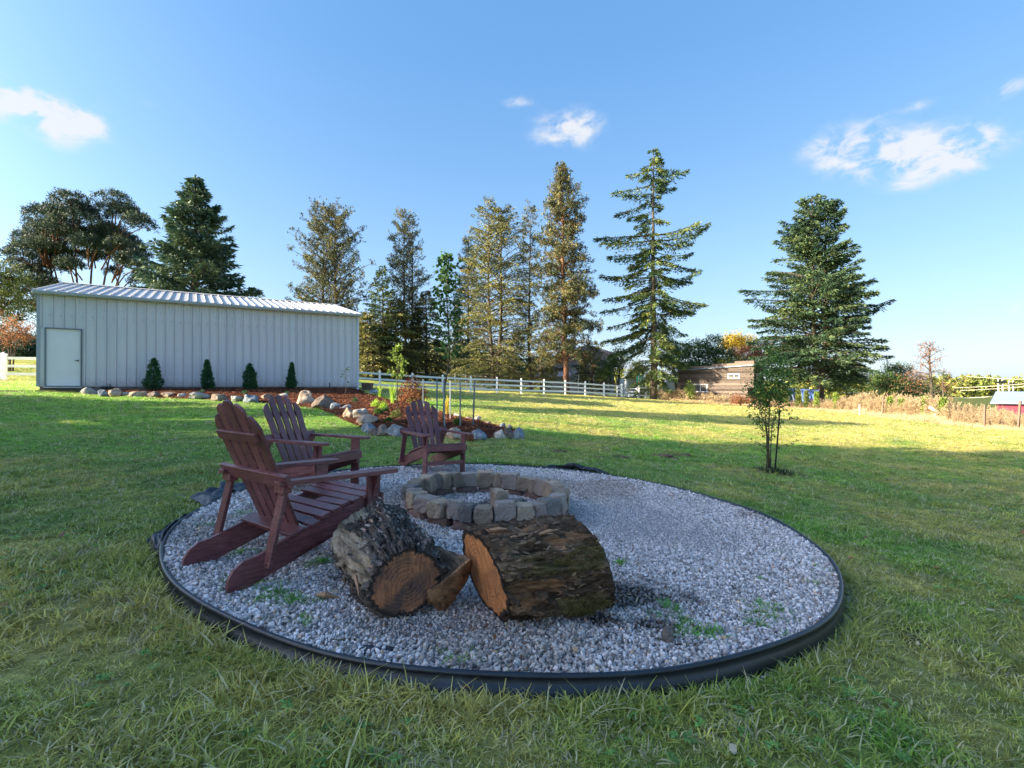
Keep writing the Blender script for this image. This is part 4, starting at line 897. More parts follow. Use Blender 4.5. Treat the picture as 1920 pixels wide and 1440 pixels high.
flakes(logA, XA, YA, ZA, LA, 2300, M['flakeA'], .172, (0, -.03, 0), .045, 1, (_a[..., 0] < .35) & _z); flakes(logB, XB, YB_, ZB, LB, 2000, M['flakeB'], .205, (0, 0, 0), .04, 2, (_b[..., 0] < .35) & (_b[..., 1] < .3) & _z)
# tufts of moss
s = NT('moss'); M['moss'] = s.done(s.ramp(s.attr('tone', out='Fac'), [(0, (.07, .055, .02)), (1, (.27, .22, .085))]), .9, spec=.1, trans=.2)
mk = mB2(*np.meshgrid(np.linspace(0, 2 * np.pi, 221)[:-1], np.linspace(0, 1, 150), indexing='ij'))
pr = np.clip(mk[..., 1], 0, 1) ** 2; pr = (pr / pr.sum()).ravel(); ii = rng.choice(len(pr), 9000, p=pr)
P = np.stack([XB.ravel()[ii], YB_.ravel()[ii], ZB.ravel()[ii]], 1) + rng.normal(0, .003, (9000, 3)); D = P.copy(); D[:, 0] = 0; D /= np.linalg.norm(D, axis=1)[:, None]
b = MB(); b.kites(P, D + rng.normal(0, .7, P.shape), rng.uniform(.005, .014, len(P)), .0028, rng, rng.random(len(P)) * .9)
mo = b.build('moss', M['moss'], logB, loc=(0, 0, .205)); mo['kind'] = 'stuff'
# knot stub and loose bark strips on log B
V, T = rock_verts(3, rng, 5, .2); o = link('knot', np_mesh('knot', V * np.array([.04, .022, .026]), [T], [M['logB']], True, {'mask': np.zeros((len(V), 3))}), logB, (.215, -.205, .150))
for k in range(7):
    x_ = rng.uniform(.02, .26); a_ = rng.uniform(1.2, 2.1); r_ = .212; L_ = rng.uniform(.08, .18)
    p0 = np.array([x_, r_ * math.cos(a_ + math.pi * 0), .205 + r_ * math.sin(a_)]); p1 = p0 + np.array([L_, rng.normal(0, .01), rng.normal(.006, .006)])
    MB().tube([p0, (p0 + p1) / 2 + np.array([0, 0, .004]), p1], [.008, .010, .003], 5).build('bark_strip', M['raw_wood'] if k % 2 else M['logB'], logB)
# bits lying on the gravel
def small_rock(label, px, py, w, d, h, mat, seedv, cat='stone'):
    X0, Y0, Z0 = ground_at(px, py); rg = np.random.default_rng(seedv); V, T = rock_verts(3, rg, 7, .15)
    o = link('loose_stone', np_mesh('loose_stone', V * np.array([w, d, h]) / 2, [T], [mat], False), loc=(X0, Y0, Z0 + h * .3), rot=(0, 0, rg.uniform(0, 3))); return tag(o, label, cat)
small_rock('dark jagged piece of rock standing in the gravel near the front right rim', 1254, 1205, .075, .05, .10, M['block_blue'], 4)
b = MB(); X0, Y0, Z0 = ground_at(612, 1126); b.tube([(X0 - .05, Y0, Z0 + .03), (X0, Y0 - .01, Z0 + .035), (X0 + .06, Y0 + .01, Z0 + .012)], [.006, .016, .004], 6); tag(b.build('wood_chip', M['raw_wood']), 'reddish chunk of rotten wood on the gravel left of the grey log', 'wood chip')
b = MB(); X0, Y0, Z0 = ground_at(655, 1208); b.tube([(X0 - .13, Y0 + .03, Z0 + .012), (X0 - .05, Y0, Z0 + .02), (X0 + .03, Y0 + .015, Z0 + .016), (X0 + .10, Y0 - .01, Z0 + .012)], [.003, .004, .004, .002], 5); tag(b.build('twig', M['bark_thin']), 'thin dark twig on the gravel by the front edging', 'twig')
b = MB(); X0, Y0, Z0 = ground_at(700, 1220); V, T = ico(3); V = V * np.array([.085, .028, .012]) * (1 + .2 * fbm(V * 3, 3)[:, None]); tag(link('cloth_scrap', np_mesh('cloth_scrap', V, [T], [M['cloth']], True), loc=(X0, Y0, Z0 + .008)), 'black patch of weed cloth showing through the gravel at the front', 'weed cloth')
for (px, py, r1, lab) in ((1262, 1024, .018, 'pale tan leaf on the gravel right of the fire pit'), (772, 1178, .016, 'small reddish leaf on the gravel below the round log face'), (928, 1202, .018, 'reddish leaf on the gravel in front of the mossy log'), (876, 1310, .022, 'maroon leaf lying in the front grass below the edging')):
    X0, Y0, Z0 = ground_at(px, py); b = MB(); b.add([(-1, 0, .1), (-.3, .5, 0), (.6, .45, .12), (1, 0, .05), (.5, -.5, .15), (-.4, -.45, 0)], None, [(0, 1, 5), (1, 2, 5), (2, 4, 5), (2, 3, 4)][::-1], .4)
    o = b.build('fallen_leaf', M['leaf_rust'], loc=(X0, Y0, Z0 + (.045 if py > 1290 else .018)), rot=(.3, -.2, rng.uniform(0, 6))); o.scale = (r1, r1, r1); tag(o, lab, 'leaf')

# ------------------------------------------------------------------ boulders round the planting bed
for k_, c0, c1, c2 in (('r_grey', (.13, .125, .125), (.25, .24, .235), (.38, .37, .36)), ('r_tan', (.20, .14, .10), (.34, .25, .185), (.48, .38, .30)), ('r_blue', (.10, .12, .15), (.17, .20, .24), (.30, .33, .37)),
                       ('r_brown', (.10, .075, .06), (.19, .14, .115), (.30, .24, .20)), ('r_pale', (.22, .20, .18), (.37, .34, .30), (.55, .52, .48))): M[k_] = stone_mat('boulder_' + k_[2:], c0, c1, c2, 4.5, .75, 1.2)
BOULD = [
 (161, 740, 32, 14, 'r_grey', 'low grey brown boulder at the left end of the row, right of the barn door'), (187, 744, 24, 14, 'r_blue', 'rounded dark purple grey boulder near the barn door'), (210, 743, 22, 15, 'r_tan', 'tan boulder touching the dark rounded one near the barn door'),
 (229, 743, 22, 11, 'r_grey', 'mottled grey boulder, fourth in the row from the barn door'), (253, 745, 33, 13, 'r_tan', 'wide reddish tan boulder, fifth in the row from the barn door'), (284, 745, 25, 11, 'r_brown', 'dark brown low boulder below the first arborvitae'),
 (308, 746, 25, 11, 'r_tan', 'orange tan rounded boulder just right of the first arborvitae'), (335, 747, 22, 12, 'r_grey', 'small grey boulder between the first and second arborvitae'), (367, 749, 44, 14, 'r_grey', 'long flat grey boulder left of the second arborvitae'),
 (406, 753, 34, 17, 'r_brown', 'round brown grey boulder above the back of the nearest chair'), (437, 754, 26, 14, 'r_grey', 'grey boulder between the nearest chair top and the blue grey one'), (467, 756, 33, 17, 'r_blue', 'smooth blue grey boulder below the third arborvitae'),
 (496, 754, 25, 16, 'r_brown', 'brown boulder just left of the middle chair back'), (529, 749, 26, 12, 'r_pale', 'pale flat topped boulder behind the middle chair back'), (566, 760, 42, 28, 'r_tan', 'big smooth tan brown boulder right of the middle chair top'),
 (599, 768, 48, 28, 'r_brown', 'large angular dark brown boulder with a pale ridge'), (626, 770, 22, 15, 'r_blue', 'small blue grey boulder right of the large angular one'), (646, 773, 26, 15, 'r_grey', 'low grey boulder at the bend of the bed edge'),
 (653, 786, 26, 22, 'r_tan', 'pale tan pointed boulder where the bed turns toward the camera'), (671, 788, 34, 24, 'r_pale', 'white banded boulder right of the pointed tan one'), (684, 801, 40, 26, 'r_tan', 'large sunlit tan grey boulder above the blue one'),
 (688, 813, 30, 19, 'r_blue', 'slanted dark blue boulder in front of the tan grey one'), (700, 817, 22, 15, 'r_brown', 'small brown boulder right of the slanted blue one'), (715, 818, 26, 22, 'r_brown', 'dark cracked boulder left of the farthest chair'),
 (738, 820, 40, 27, 'r_grey', 'big grey cracked boulder beside the farthest chair'), (823, 813, 16, 10, 'r_pale', 'light grey stone seen between the farthest chair back and its arm'), (852, 826, 34, 24, 'r_tan', 'tan brown boulder behind the right arm of the farthest chair'),
 (897, 826, 32, 21, 'r_blue', 'blue grey boulder right of the farthest chair'), (936, 824, 29, 18, 'r_pale', 'whitish angular boulder near the right end of the bed'), (954, 823, 24, 22, 'r_brown', 'reddish brown boulder at the right end of the bed'),
 (971, 824, 24, 24, 'r_blue', 'rightmost boulder of the bed, tall and grey blue'), (943, 802, 15, 9, 'r_blue', 'small dark stone on the far side of the right bed end'), (956, 804, 12, 8, 'r_grey', 'little grey stone beside the rightmost boulders'),
 (820, 777, 14, 9, 'r_pale', 'pale stone on the far bed edge left of the yellow grass tuft'), (856, 784, 15, 9, 'r_pale', 'pale stone on the far bed edge right of the yellow grass tuft'), (878, 789, 22, 8, 'r_tan', 'flat pale tan stone lying between the two rightmost stakes'),
 (895, 791, 15, 12, 'r_pale', 'small white peaked stone right of the rightmost stake'), (912, 797, 18, 7, 'r_tan', 'flat tan stone on the far edge of the bed near its right end'), (700, 737, 26, 7, 'r_blue', 'flat bluish stone behind the bed by the barn corner')]
for k, (px, py, w, h, key, lab) in enumerate(BOULD):
    X0, Y0, Z0 = ground_at(px, py); sw = w * Y0 / FPX; sh = h * Y0 / FPX; rg = np.random.default_rng(100 + k); V, T = rock_verts(4, rg, rg.integers(10, 18), .16, (.48, .85))
    V = V / np.abs(V).max(0); dpt = sw * rg.uniform(.7, .95); hh = sh * 1.35
    o = link('boulder', np_mesh('boulder', V * np.array([sw * .5, dpt * .5, hh * .5]), [T], [M[key]], True), loc=(X0, Y0 + dpt * .42, gz1(X0, Y0 + dpt * .3) + sh - hh * .5))
    tag(o, lab, 'boulder', 'boulders edging the planting bed')

# ------------------------------------------------------------------ metal barn
def barn_mat(name, c, var=.12, rough=.42, stain=0.0):
    s = NT(name); f = s.noise(1.3, 6, .65, st=(1, 1, .35)); g = s.noise(7, 5, .7, st=(1, 1, .5), dist=1.2); d = s.noise(2.2, 4, .6)
    col = s.mix(1.0, c, s.ramp(f, [(.25, 1 - var), (.75, 1 + var * .6)]), 'MULTIPLY')
    if stain: col = s.mix(s.math('MULTIPLY', s.ramp(g, [(.60, 0.0), (.70, stain)]), s.ramp(d, [(.48, 0.0), (.6, 1.0)])), col, (.22, .22, .23))
    col = s.mix(1.0, col, s.ramp(s.rnd, [(0, .955), (1, 1.03)]), 'MULTIPLY')
    if stain > .7:
        zz = s.n('ShaderNodeSeparateXYZ', {0: s.obj}).outputs[2]; sp = s.noise(9, 5, .7); col = s.mix(s.ramp(s.math('SUBTRACT', s.math('MULTIPLY', sp, .9), s.math('SUBTRACT', zz, 1.0)), [(.05, 0.0), (.5, .55)]), col, (.24, .19, .15))
    return s.done(col, rough, s.bump(f, .08, .02), spec=.5)
M['siding'] = barn_mat('barn_siding', (.66, .64, .66), .12, .45, .8); M['barn_roof'] = barn_mat('barn_roof_metal', (.46, .46, .47), .25, .45, .5); M['barn_trim'] = barn_mat('barn_trim', (.36, .39, .43), .08)
M['dark_trim'] = barn_mat('door_frame_trim', (.17, .19, .22), .08); M['barn_trim_light'] = barn_mat('barn_corner_trim', (.58, .61, .64), .06); M['door_white'] = simple('white_door_paint', (.80, .77, .79), .4, .04, 2, .02)
M['concrete'] = simple('footing_concrete', (.20, .17, .15), .9, .35, 4, .3); M['metal_dark'] = simple('dark_metal', (.03, .03, .035), .4, .2, 20, 0, metal=.7)
BZ = .90; WALL0, WALL1 = 1.10, 4.52; DOOR = (.18, 1.13)
barn = thing('metal_barn', 'long low grey metal barn with ribbed walls, standing seam roof and a plain white door', 'barn', (BARN_L.x, BARN_L.y, 0), math.atan2(BARN_D.y, BARN_D.x))
PW = BARN_LEN / 37
def panel_mesh(name, z0, z1, w=PW):
    xs = [0, .010, .020, .050, .058, .062, .086, .090, .16, .17, .18, .245, w]; ys = [0, 0, -.036, -.036, 0, .026, .026, 0, 0, -.006, 0, 0, 0]
    V = [(x_, y_, z) for z in (z0, z1) for x_, y_ in zip(xs, ys)] + [(x_, .035, z) for z in (z0, z1) for x_ in (0, w)]; n_ = len(xs)
    Q = [(i, i + 1, n_ + i + 1, n_ + i) for i in range(n_ - 1)]; o_ = 2 * n_; Q += [(0, n_, o_ + 2, o_), (n_ - 1, o_ + 1, o_ + 3, 2 * n_ - 1)]
    return np_mesh(name, V, [Q], [M['siding']])
full = panel_mesh('wall_panel', WALL0, WALL1); top_ = panel_mesh('wall_panel', 3.20, WALL1)
for k in range(37):
    x0 = k * PW; over = x0 + PW > DOOR[0] + .02 and x0 < DOOR[1] + .05
    link('wall_panel', top_ if over else full, barn, (x0, 0, 0))
# closing pieces left and right of the door, jambs, lintel, door leaf, handle
MB().box(((DOOR[0] - .04) / 2, .0, (WALL0 + 3.2) / 2), (DOOR[0] - .04, .03, 3.2 - WALL0)).build('wall_panel', M['siding'], barn)
xr = PW * (math.ceil((DOOR[1] + .05) / PW)); MB().box(((DOOR[1] + .05 + xr) / 2, .0, (WALL0 + 3.2) / 2), (xr - DOOR[1] - .05, .03, 3.2 - WALL0)).build('wall_panel', M['siding'], barn) if xr > DOOR[1] + .06 else None
fr = MB().box((DOOR[0] - .02, -.02, 2.15), (.04, .06, 2.1)).box((DOOR[1] + .02, -.02, 2.15), (.04, .06, 2.1)).box(((DOOR[0] + DOOR[1]) / 2, -.02, 3.20), (DOOR[1] - DOOR[0] + .08, .06, .04)).build('door_frame', M['dark_trim'], barn)
dr = bevel(MB().box(((DOOR[0] + DOOR[1]) / 2, .028, 2.155), (DOOR[1] - DOOR[0], .045, 2.05)).build('door', M['door_white'], barn), .006)
MB().tube([(DOOR[1] - .07, -.02, 2.05), (DOOR[1] - .07, -.075, 2.05)], .012, 8).tube([(DOOR[1] - .065, -.07, 2.05), (DOOR[1] - .16, -.075, 2.05)], .010, 8).tube([(DOOR[1] - .07, -.022, 2.05), (DOOR[1] - .07, -.030, 2.05)], .028, 10).build('door_handle', M['metal_dark'], dr)
MB().box(((DOOR[0] + DOOR[1]) / 2, -.05, 1.08), (DOOR[1] - DOOR[0] + .1, .14, .04)).build('sill', M['barn_trim_light'], barn)
MB().box((BARN_LEN / 2, .10, (WALL0 + .3) / 2 + .0), (BARN_LEN, .16, WALL0 - .3)).build('footing', M['concrete'], barn)
MB().box((-.03, .0, (WALL0 + WALL1) / 2), (.10, .09, WALL1 - WALL0)).build('corner_trim', M['barn_trim'], barn)
MB().box((BARN_LEN + .03, -.01, (WALL0 + WALL1) / 2 - .10), (.09, .11, WALL1 - WALL0 + .2)).build('corner_trim', M['barn_trim_light'], barn)
# the other walls
HD = BARN_DEP / 2; RZ = 5.52
gable = [(0, WALL0 - .6), (BARN_DEP, WALL0 - .6), (BARN_DEP, WALL1), (HD, RZ - .06), (0, WALL1)]
for xx in (.0, BARN_LEN - .04): MB().prism([(y_ + (.02 if 0 < 1 else 0), z_) for y_, z_ in gable], 'x', xx, xx + .04).build('gable_wall', M['siding'], barn)
MB().box((BARN_LEN / 2, BARN_DEP, (WALL0 + WALL1) / 2), (BARN_LEN - .1, .04, WALL1 - WALL0 + .4)).build('back_wall', M['siding'], barn)
# roof: one ribbed sheet per bay on each slope
ov = .18; sl = math.atan2(RZ - WALL1, HD); Ls = (HD + ov) / math.cos(sl)
V = []; xs = [0, .016, .022, .044, .05, PW]; zs_ = [0, 0, .042, .042, 0, 0]; n_ = len(xs)
for t_ in (0, Ls): V += [(x_, t_, z_) for x_, z_ in zip(xs, zs_)]
V += [(0, 0, -.02), (PW, 0, -.02), (0, Ls, -.02), (PW, Ls, -.02)]
rp = np_mesh('roof_panel', V, [[(i, i + 1, n_ + i + 1, n_ + i) for i in range(n_ - 1)] + [(0, 2 * n_, 2 * n_ + 2, n_)]], [M['barn_roof']])
for k in range(38):
    x0 = k * PW - .12
    link('roof_panel', rp, barn, (x0, -ov, RZ + .03 - (HD + ov) * math.tan(sl)), (sl, 0, 0))
    link('roof_panel', rp, barn, (x0 + PW, BARN_DEP + ov, RZ + .03 - (HD + ov) * math.tan(sl)), (sl, 0, math.pi))
MB().prism([(HD - .20, RZ + .02), (HD, RZ + .085), (HD + .20, RZ + .02), (HD, RZ + .055)], 'x', -.14, BARN_LEN + .14).build('ridge_cap', M['barn_roof'], barn)
ez = RZ + .03 - (HD + ov) * math.tan(sl)
bevel(MB().prism([(-ov - .07, ez - .12), (-ov + .03, ez - .12), (-ov + .03, ez + .005), (-ov - .09, ez - .01), (-ov - .09, ez - .05)], 'x', -.16, BARN_LEN + .16).build('eave_gutter', M['barn_trim'], barn), .008)
for xx in (-.15, BARN_LEN + .10):
    MB().beam((xx + .02, -ov, ez - .04), (xx + .02, HD, RZ - .03), .05, .13).beam((xx + .02, BARN_DEP + ov, ez - .04), (xx + .02, HD, RZ - .03), .05, .13).build('rake_trim', M['barn_trim'], barn)

# ------------------------------------------------------------------ fences
def fence_run(label, pts, h, name='vinyl_fence', rails=(.30, .68, 1.06), mat='vinyl', pw=.125, rh=.13, cat='fence', group='white rail fences'):
    root = thing(name, label, cat, (pts[0][0], pts[0][1], gz1(*pts[0][:2])), 0, group); ox, oy, oz = root.location
    for k, (x, y) in enumerate(pts):
        z = gz1(x, y); p = bevel(MB().box((0, 0, h / 2 - .05), (pw, pw, h + .1)).build('post', M[mat], root, loc=(x - ox, y - oy, z - oz)), .006)
        MB().add([(-pw * .58, -pw * .58, h), (pw * .58, -pw * .58, h), (pw * .58, pw * .58, h), (-pw * .58, pw * .58, h), (0, 0, h + pw * .45), (-pw * .58, -pw * .58, h - .03), (pw * .58, -pw * .58, h - .03), (pw * .58, pw * .58, h - .03), (-pw * .58, pw * .58, h - .03)],
                 [(5, 6, 1, 0), (6, 7, 2, 1), (7, 8, 3, 2), (8, 5, 0, 3)], [(0, 1, 4), (1, 2, 4), (2, 3, 4), (3, 0, 4)]).build('post_cap', M[mat], p)
        if k + 1 < len(pts):
            x2, y2 = pts[k + 1]; z2 = gz1(x2, y2); d = Vector((x2 - x, y2 - y, z2 - z)); u = d.normalized() * (pw / 2)
            for rz_ in rails:
                rz_ = rz_ * h / 1.25
                MB().beam((x - ox + u.x, y - oy + u.y, z - oz + rz_), (x2 - ox - u.x, y2 - oy - u.y, z2 - oz + rz_), .045, rh).build('rail', M[mat], root)
    return root
fA = [(-9.04 + 1.96 * k, 35 + 1.43 * k) for k in range(-1, 11)]
fence_run('white three rail vinyl fence running from the barn corner across the lawn', fA, 1.25)
fence_run('short white fence end standing beside the dry shrubs near the cabin', [(at(1198, 50.2), 50.2), (at(1211, 50.5), 50.5), (at(1236, 50.8), 50.8)], 1.22)
fence_run('low white gate rails set back between the two fence parts', [(at(1160, 50.3), 51.0), (at(1179, 53), 53.0), (at(1196, 51), 51.2)], 1.08, 'white_gate', pw=.10, rh=.09)
fence_run('white three rail fence left of the barn', [(-27.6, 23.2), (-24.35, 24.5), (-22.0, 25.45)], 1.25, pw=.2)
p2 = [(at(px, Y), Y) for px, Y in [(655, 80), (679, 80), (706, 80.5), (732, 81), (757, 81.5), (783, 82), (807, 82.5), (831, 83), (853, 83.5), (873, 84), (911, 84.5)]]
fence_run('far white two rail fence beyond the driveway', p2, 1.25, mat='vinyl_dim', rails=(.55, 1.08), pw=.16, rh=.10)
p3 = [(at(px, Y), Y) for px, Y in [(915, 70), (945, 71), (980, 72), (1000, 73), (1034, 74)]]
fence_run('low white rail fence under the big pines beyond the driveway', p3, 1.0, mat='vinyl_dim', rails=(.5, .9), pw=.14, rh=.10)

# ------------------------------------------------------------------ trees
def interp_prof(prof, h):
    hs = [p[0] for p in prof]; return np.interp(h, hs, [p[1] for p in prof]), np.interp(h, hs, [p[2] for p in prof])
def conifer(label, X, Y, H, prof, nbr, mat='fir', bark='bark_grey', tr=.22, up=.15, droop=.35, dens=26, kl=.34, kw=.10, style='fir', seed=0, cat='tree', group=None, leaders=1, lsep=.5, z0=None, name='conifer', lean=0.0, hang=.35, gapz=(), smin=.12, wfac=.34, bend=0.0, boughs=()):
    rg = np.random.default_rng(seed); z0 = gz1(X, Y) if z0 is None else z0
    root = thing(name, label, cat, (X, Y, z0), 0, group)
    tm = MB(); fm = MB()
    lead = []
    for l in range(leaders):
        off = (l - (leaders - 1) / 2) * lsep; hh = H * (1 - .06 * l)
        zz = np.linspace(-.3, hh, 14); f_ = zz / H
        px = off * np.clip(f_ * 3, .25, 1) + lean * f_ * H + bend * np.sin(f_ * 3.1) + .05 * np.cumsum(rg.normal(0, 1, 14)) * (H / 25); py = .05 * np.cumsum(rg.normal(0, 1, 14)) * (H / 25)
        tm.tube(np.stack([px, py, zz], 1), tr * (1 - .93 * np.clip(f_, 0, 1)) * (.8 if leaders > 1 else 1), 8); lead.append((zz, px, py))
    h0 = prof[0][0]; hb = h0 + (1 - h0) * (np.arange(nbr) + rg.random(nbr)) / nbr
    hb = hb[[not any(a <= h <= b and rg.random() < pr for a, b, pr in gapz) for h in hb]]
    az = rg.uniform(0, 2 * np.pi, len(hb))
    Ps, Ds, Ts = [], [], []
    jobs = [(h, a, None) for h, a in zip(hb, az)] + [(b_[0], math.atan2(b_[4] if len(b_) > 4 else rg.normal(0, .5), b_[1]), b_) for b_ in boughs]
    for h, a, bo in jobs:
        rl, rr_ = interp_prof(prof, h); c_ = math.cos(a); r = (rr_ * max(c_, 0) + rl * max(-c_, 0) + (rl + rr_) / 2 * abs(math.sin(a))) / (abs(c_) + abs(math.sin(a)))
        r = r * (rg.uniform(.68, 1.06) if style == 'fir' else rg.uniform(.5, 1.14))
        if r < .12: r = .12
        if bo: r = abs(bo[1]) * 1.02
        zz, lx, ly = lead[rg.integers(0, leaders)]; hz = min(h * H, zz[-1] * .995); bx = np.interp(hz, zz, lx); by = np.interp(hz, zz, ly)
        u_ = up * (1 + 1.4 * h) + rg.normal(0, .06); dr_ = droop * (1.1 - .6 * h)
        s_ = np.linspace(0, 1, 5); path = np.stack([bx + c_ * r * s_, by + math.sin(a) * r * s_, hz + r * (u_ * s_ * 1.6 - dr_ * s_ ** 2)], 1)
        if bo:
            zt_ = bo[2] * H - hz; path[:, 2] = hz + zt_ * s_ + bo[3] * r * (s_ ** 2 - s_)
        wr = .015 + .011 * r
        tm.tube(path, wr * (1 - .8 * s_), 4, cap=False)
        dirn = np.array([c_, math.sin(a), 0]); lat = np.array([-math.sin(a), c_, 0]); tone0 = rg.uniform(.15, .85)
        if style == 'fir':
            N = int(r * dens * rg.uniform(.7, 1.3)) + 6; s2 = smin + (1 - smin) * rg.random(N) ** .75
            base = np.stack([np.interp(s2, s_, path[:, k]) for k in range(3)], 1); wl_ = (wfac * r * (1.02 - s2) + .16) * rg.uniform(0, 1, N); sg = rg.choice([-1, 1], N)
            P = base + lat * (wl_ * sg)[:, None] + dirn * (wl_ * .35)[:, None] + np.array([0, 0, -1]) * (hang * wl_ * rg.uniform(.2, 1.2, N))[:, None]
            D = dirn * .75 + lat * (sg * .7)[:, None] + rg.normal(0, .38, (N, 3)) + np.array([0, 0, -.25])
            Ps.append(P); Ds.append(D); Ts.append(np.clip(tone0 + rg.normal(0, .18, N), 0, 1))
        else:     # tufts at the ends of the twigs
            nt_ = max(3, int(r * dens / 6.0 * rg.uniform(.4, 1.5))); s2 = .25 + .78 * rg.random(nt_) ** .7
            base = np.stack([np.interp(s2, s_, path[:, k]) for k in range(3)], 1); wl_ = (.30 * r * (1.1 - s2) + .15) * rg.uniform(-1, 1, nt_)
            C = base + lat * wl_[:, None] + rg.normal(0, .12, (nt_, 3)) + np.array([0, 0, 1]) * (rg.uniform(-.15, .35, nt_))[:, None]
            for q_ in range(nt_):
                if rg.random() < .5: tm.tube([base[q_], C[q_] + (C[q_] - base[q_]) * rg.uniform(0, .5)], [.02, .010], 3, cap=False)
            m = 9; CC = np.repeat(C, m, 0) + rg.normal(0, kl * .30, (nt_ * m, 3)); D = rg.normal(0, 1, (nt_ * m, 3)) + np.array([0, 0, .45]) + dirn * .3
            Ps.append(CC); Ds.append(D); Ts.append(np.clip(np.repeat(np.clip(tone0 + rg.normal(0, .15, nt_), 0, 1), m) + rg.normal(0, .12, nt_ * m), 0, 1))
    P = np.concatenate(Ps); D = np.concatenate(Ds); T_ = np.concatenate(Ts); N = len(P)
    fm.kites(P, D, kl * rg.uniform(.6, 1.3, N), kw * rg.uniform(.7, 1.3, N), rg, T_)
    tm.build('trunk', M[bark], root, True); fm.build('crown', M[mat], root)
    return root
def leafy(label, X, Y, H, clumps, mat, bark='bark_grey', tr=.12, nleaf=2200, ls=.14, seed=0, name='tree', cat='tree', group=None, z0=None, stems=1, solid=.0, tz=None, twigs=True):
    """clumps: (dx, dy, z, rx, rz) lobes; leaves fill shells of small twig clusters inside each lobe"""
    rg = np.random.default_rng(seed); z0 = gz1(X, Y) if z0 is None else z0; root = thing(name, label, cat, (X, Y, z0), 0, group); tm = MB(); fm = MB()
    tot = sum(c[3] * c[3] * c[4] for c in clumps)
    for si in range(stems):
        o_ = (si - (stems - 1) / 2) * tr * 2.4
        tm.tube([(o_, 0, -.2), (o_ * 1.4 + rg.normal(0, .04), 0, H * .2), (o_ * 2.2 + rg.normal(0, .1), 0, H * .45)], [tr, tr * .85, tr * .5], 7)
    for (dx, dy, z, rx, rz) in clumps:
        tm.tube([(0, 0, H * .16), (dx * .45, dy * .45, z * .7), (dx, dy, z)], [tr * .6, tr * .38, tr * .12], 5, cap=False)
        nc = max(6, int(nleaf * rx * rx * rz / tot / 16)); v = rg.normal(0, 1, (nc, 3)); v /= np.linalg.norm(v, axis=1)[:, None]; rr_ = (rg.uniform(.25, 1.05, nc) ** .6)[:, None]
        lump = 1 + .3 * fbm(v * 1.7 + seed, 3)[:, None]; C = np.array([dx, dy, z]) + v * rr_ * lump * np.array([rx, rx, rz])
        if twigs:
            for q_ in rg.choice(nc, min(nc, 26), replace=False): tm.tube([(dx * .9, dy * .9, z * .95), C[q_]], [tr * .14, .006], 3, cap=False)
        m = 16; P = np.repeat(C, m, 0) + rg.normal(0, ls * 1.3, (nc * m, 3)); tn = np.repeat(np.clip(.5 + .28 * rg.normal(size=nc), 0, 1), m)
        fm.kites(P, rg.normal(0, 1, (nc * m, 3)) + np.array([0, 0, -.4]), ls * rg.uniform(.7, 1.4, nc * m), ls * .6, rg, np.clip(tn + rg.normal(0, .12, nc * m), 0, 1))
    tm.build('trunk', M[bark], root, True); fm.build('crown', M[mat], root); return root
def tspec(px, py_top, Y): X = at(px, Y); z0 = gz1(X, Y); return X, Y, zat(py_top, Y) - z0
def px2m(Y, *v): return [q * Y / FPX for q in v]
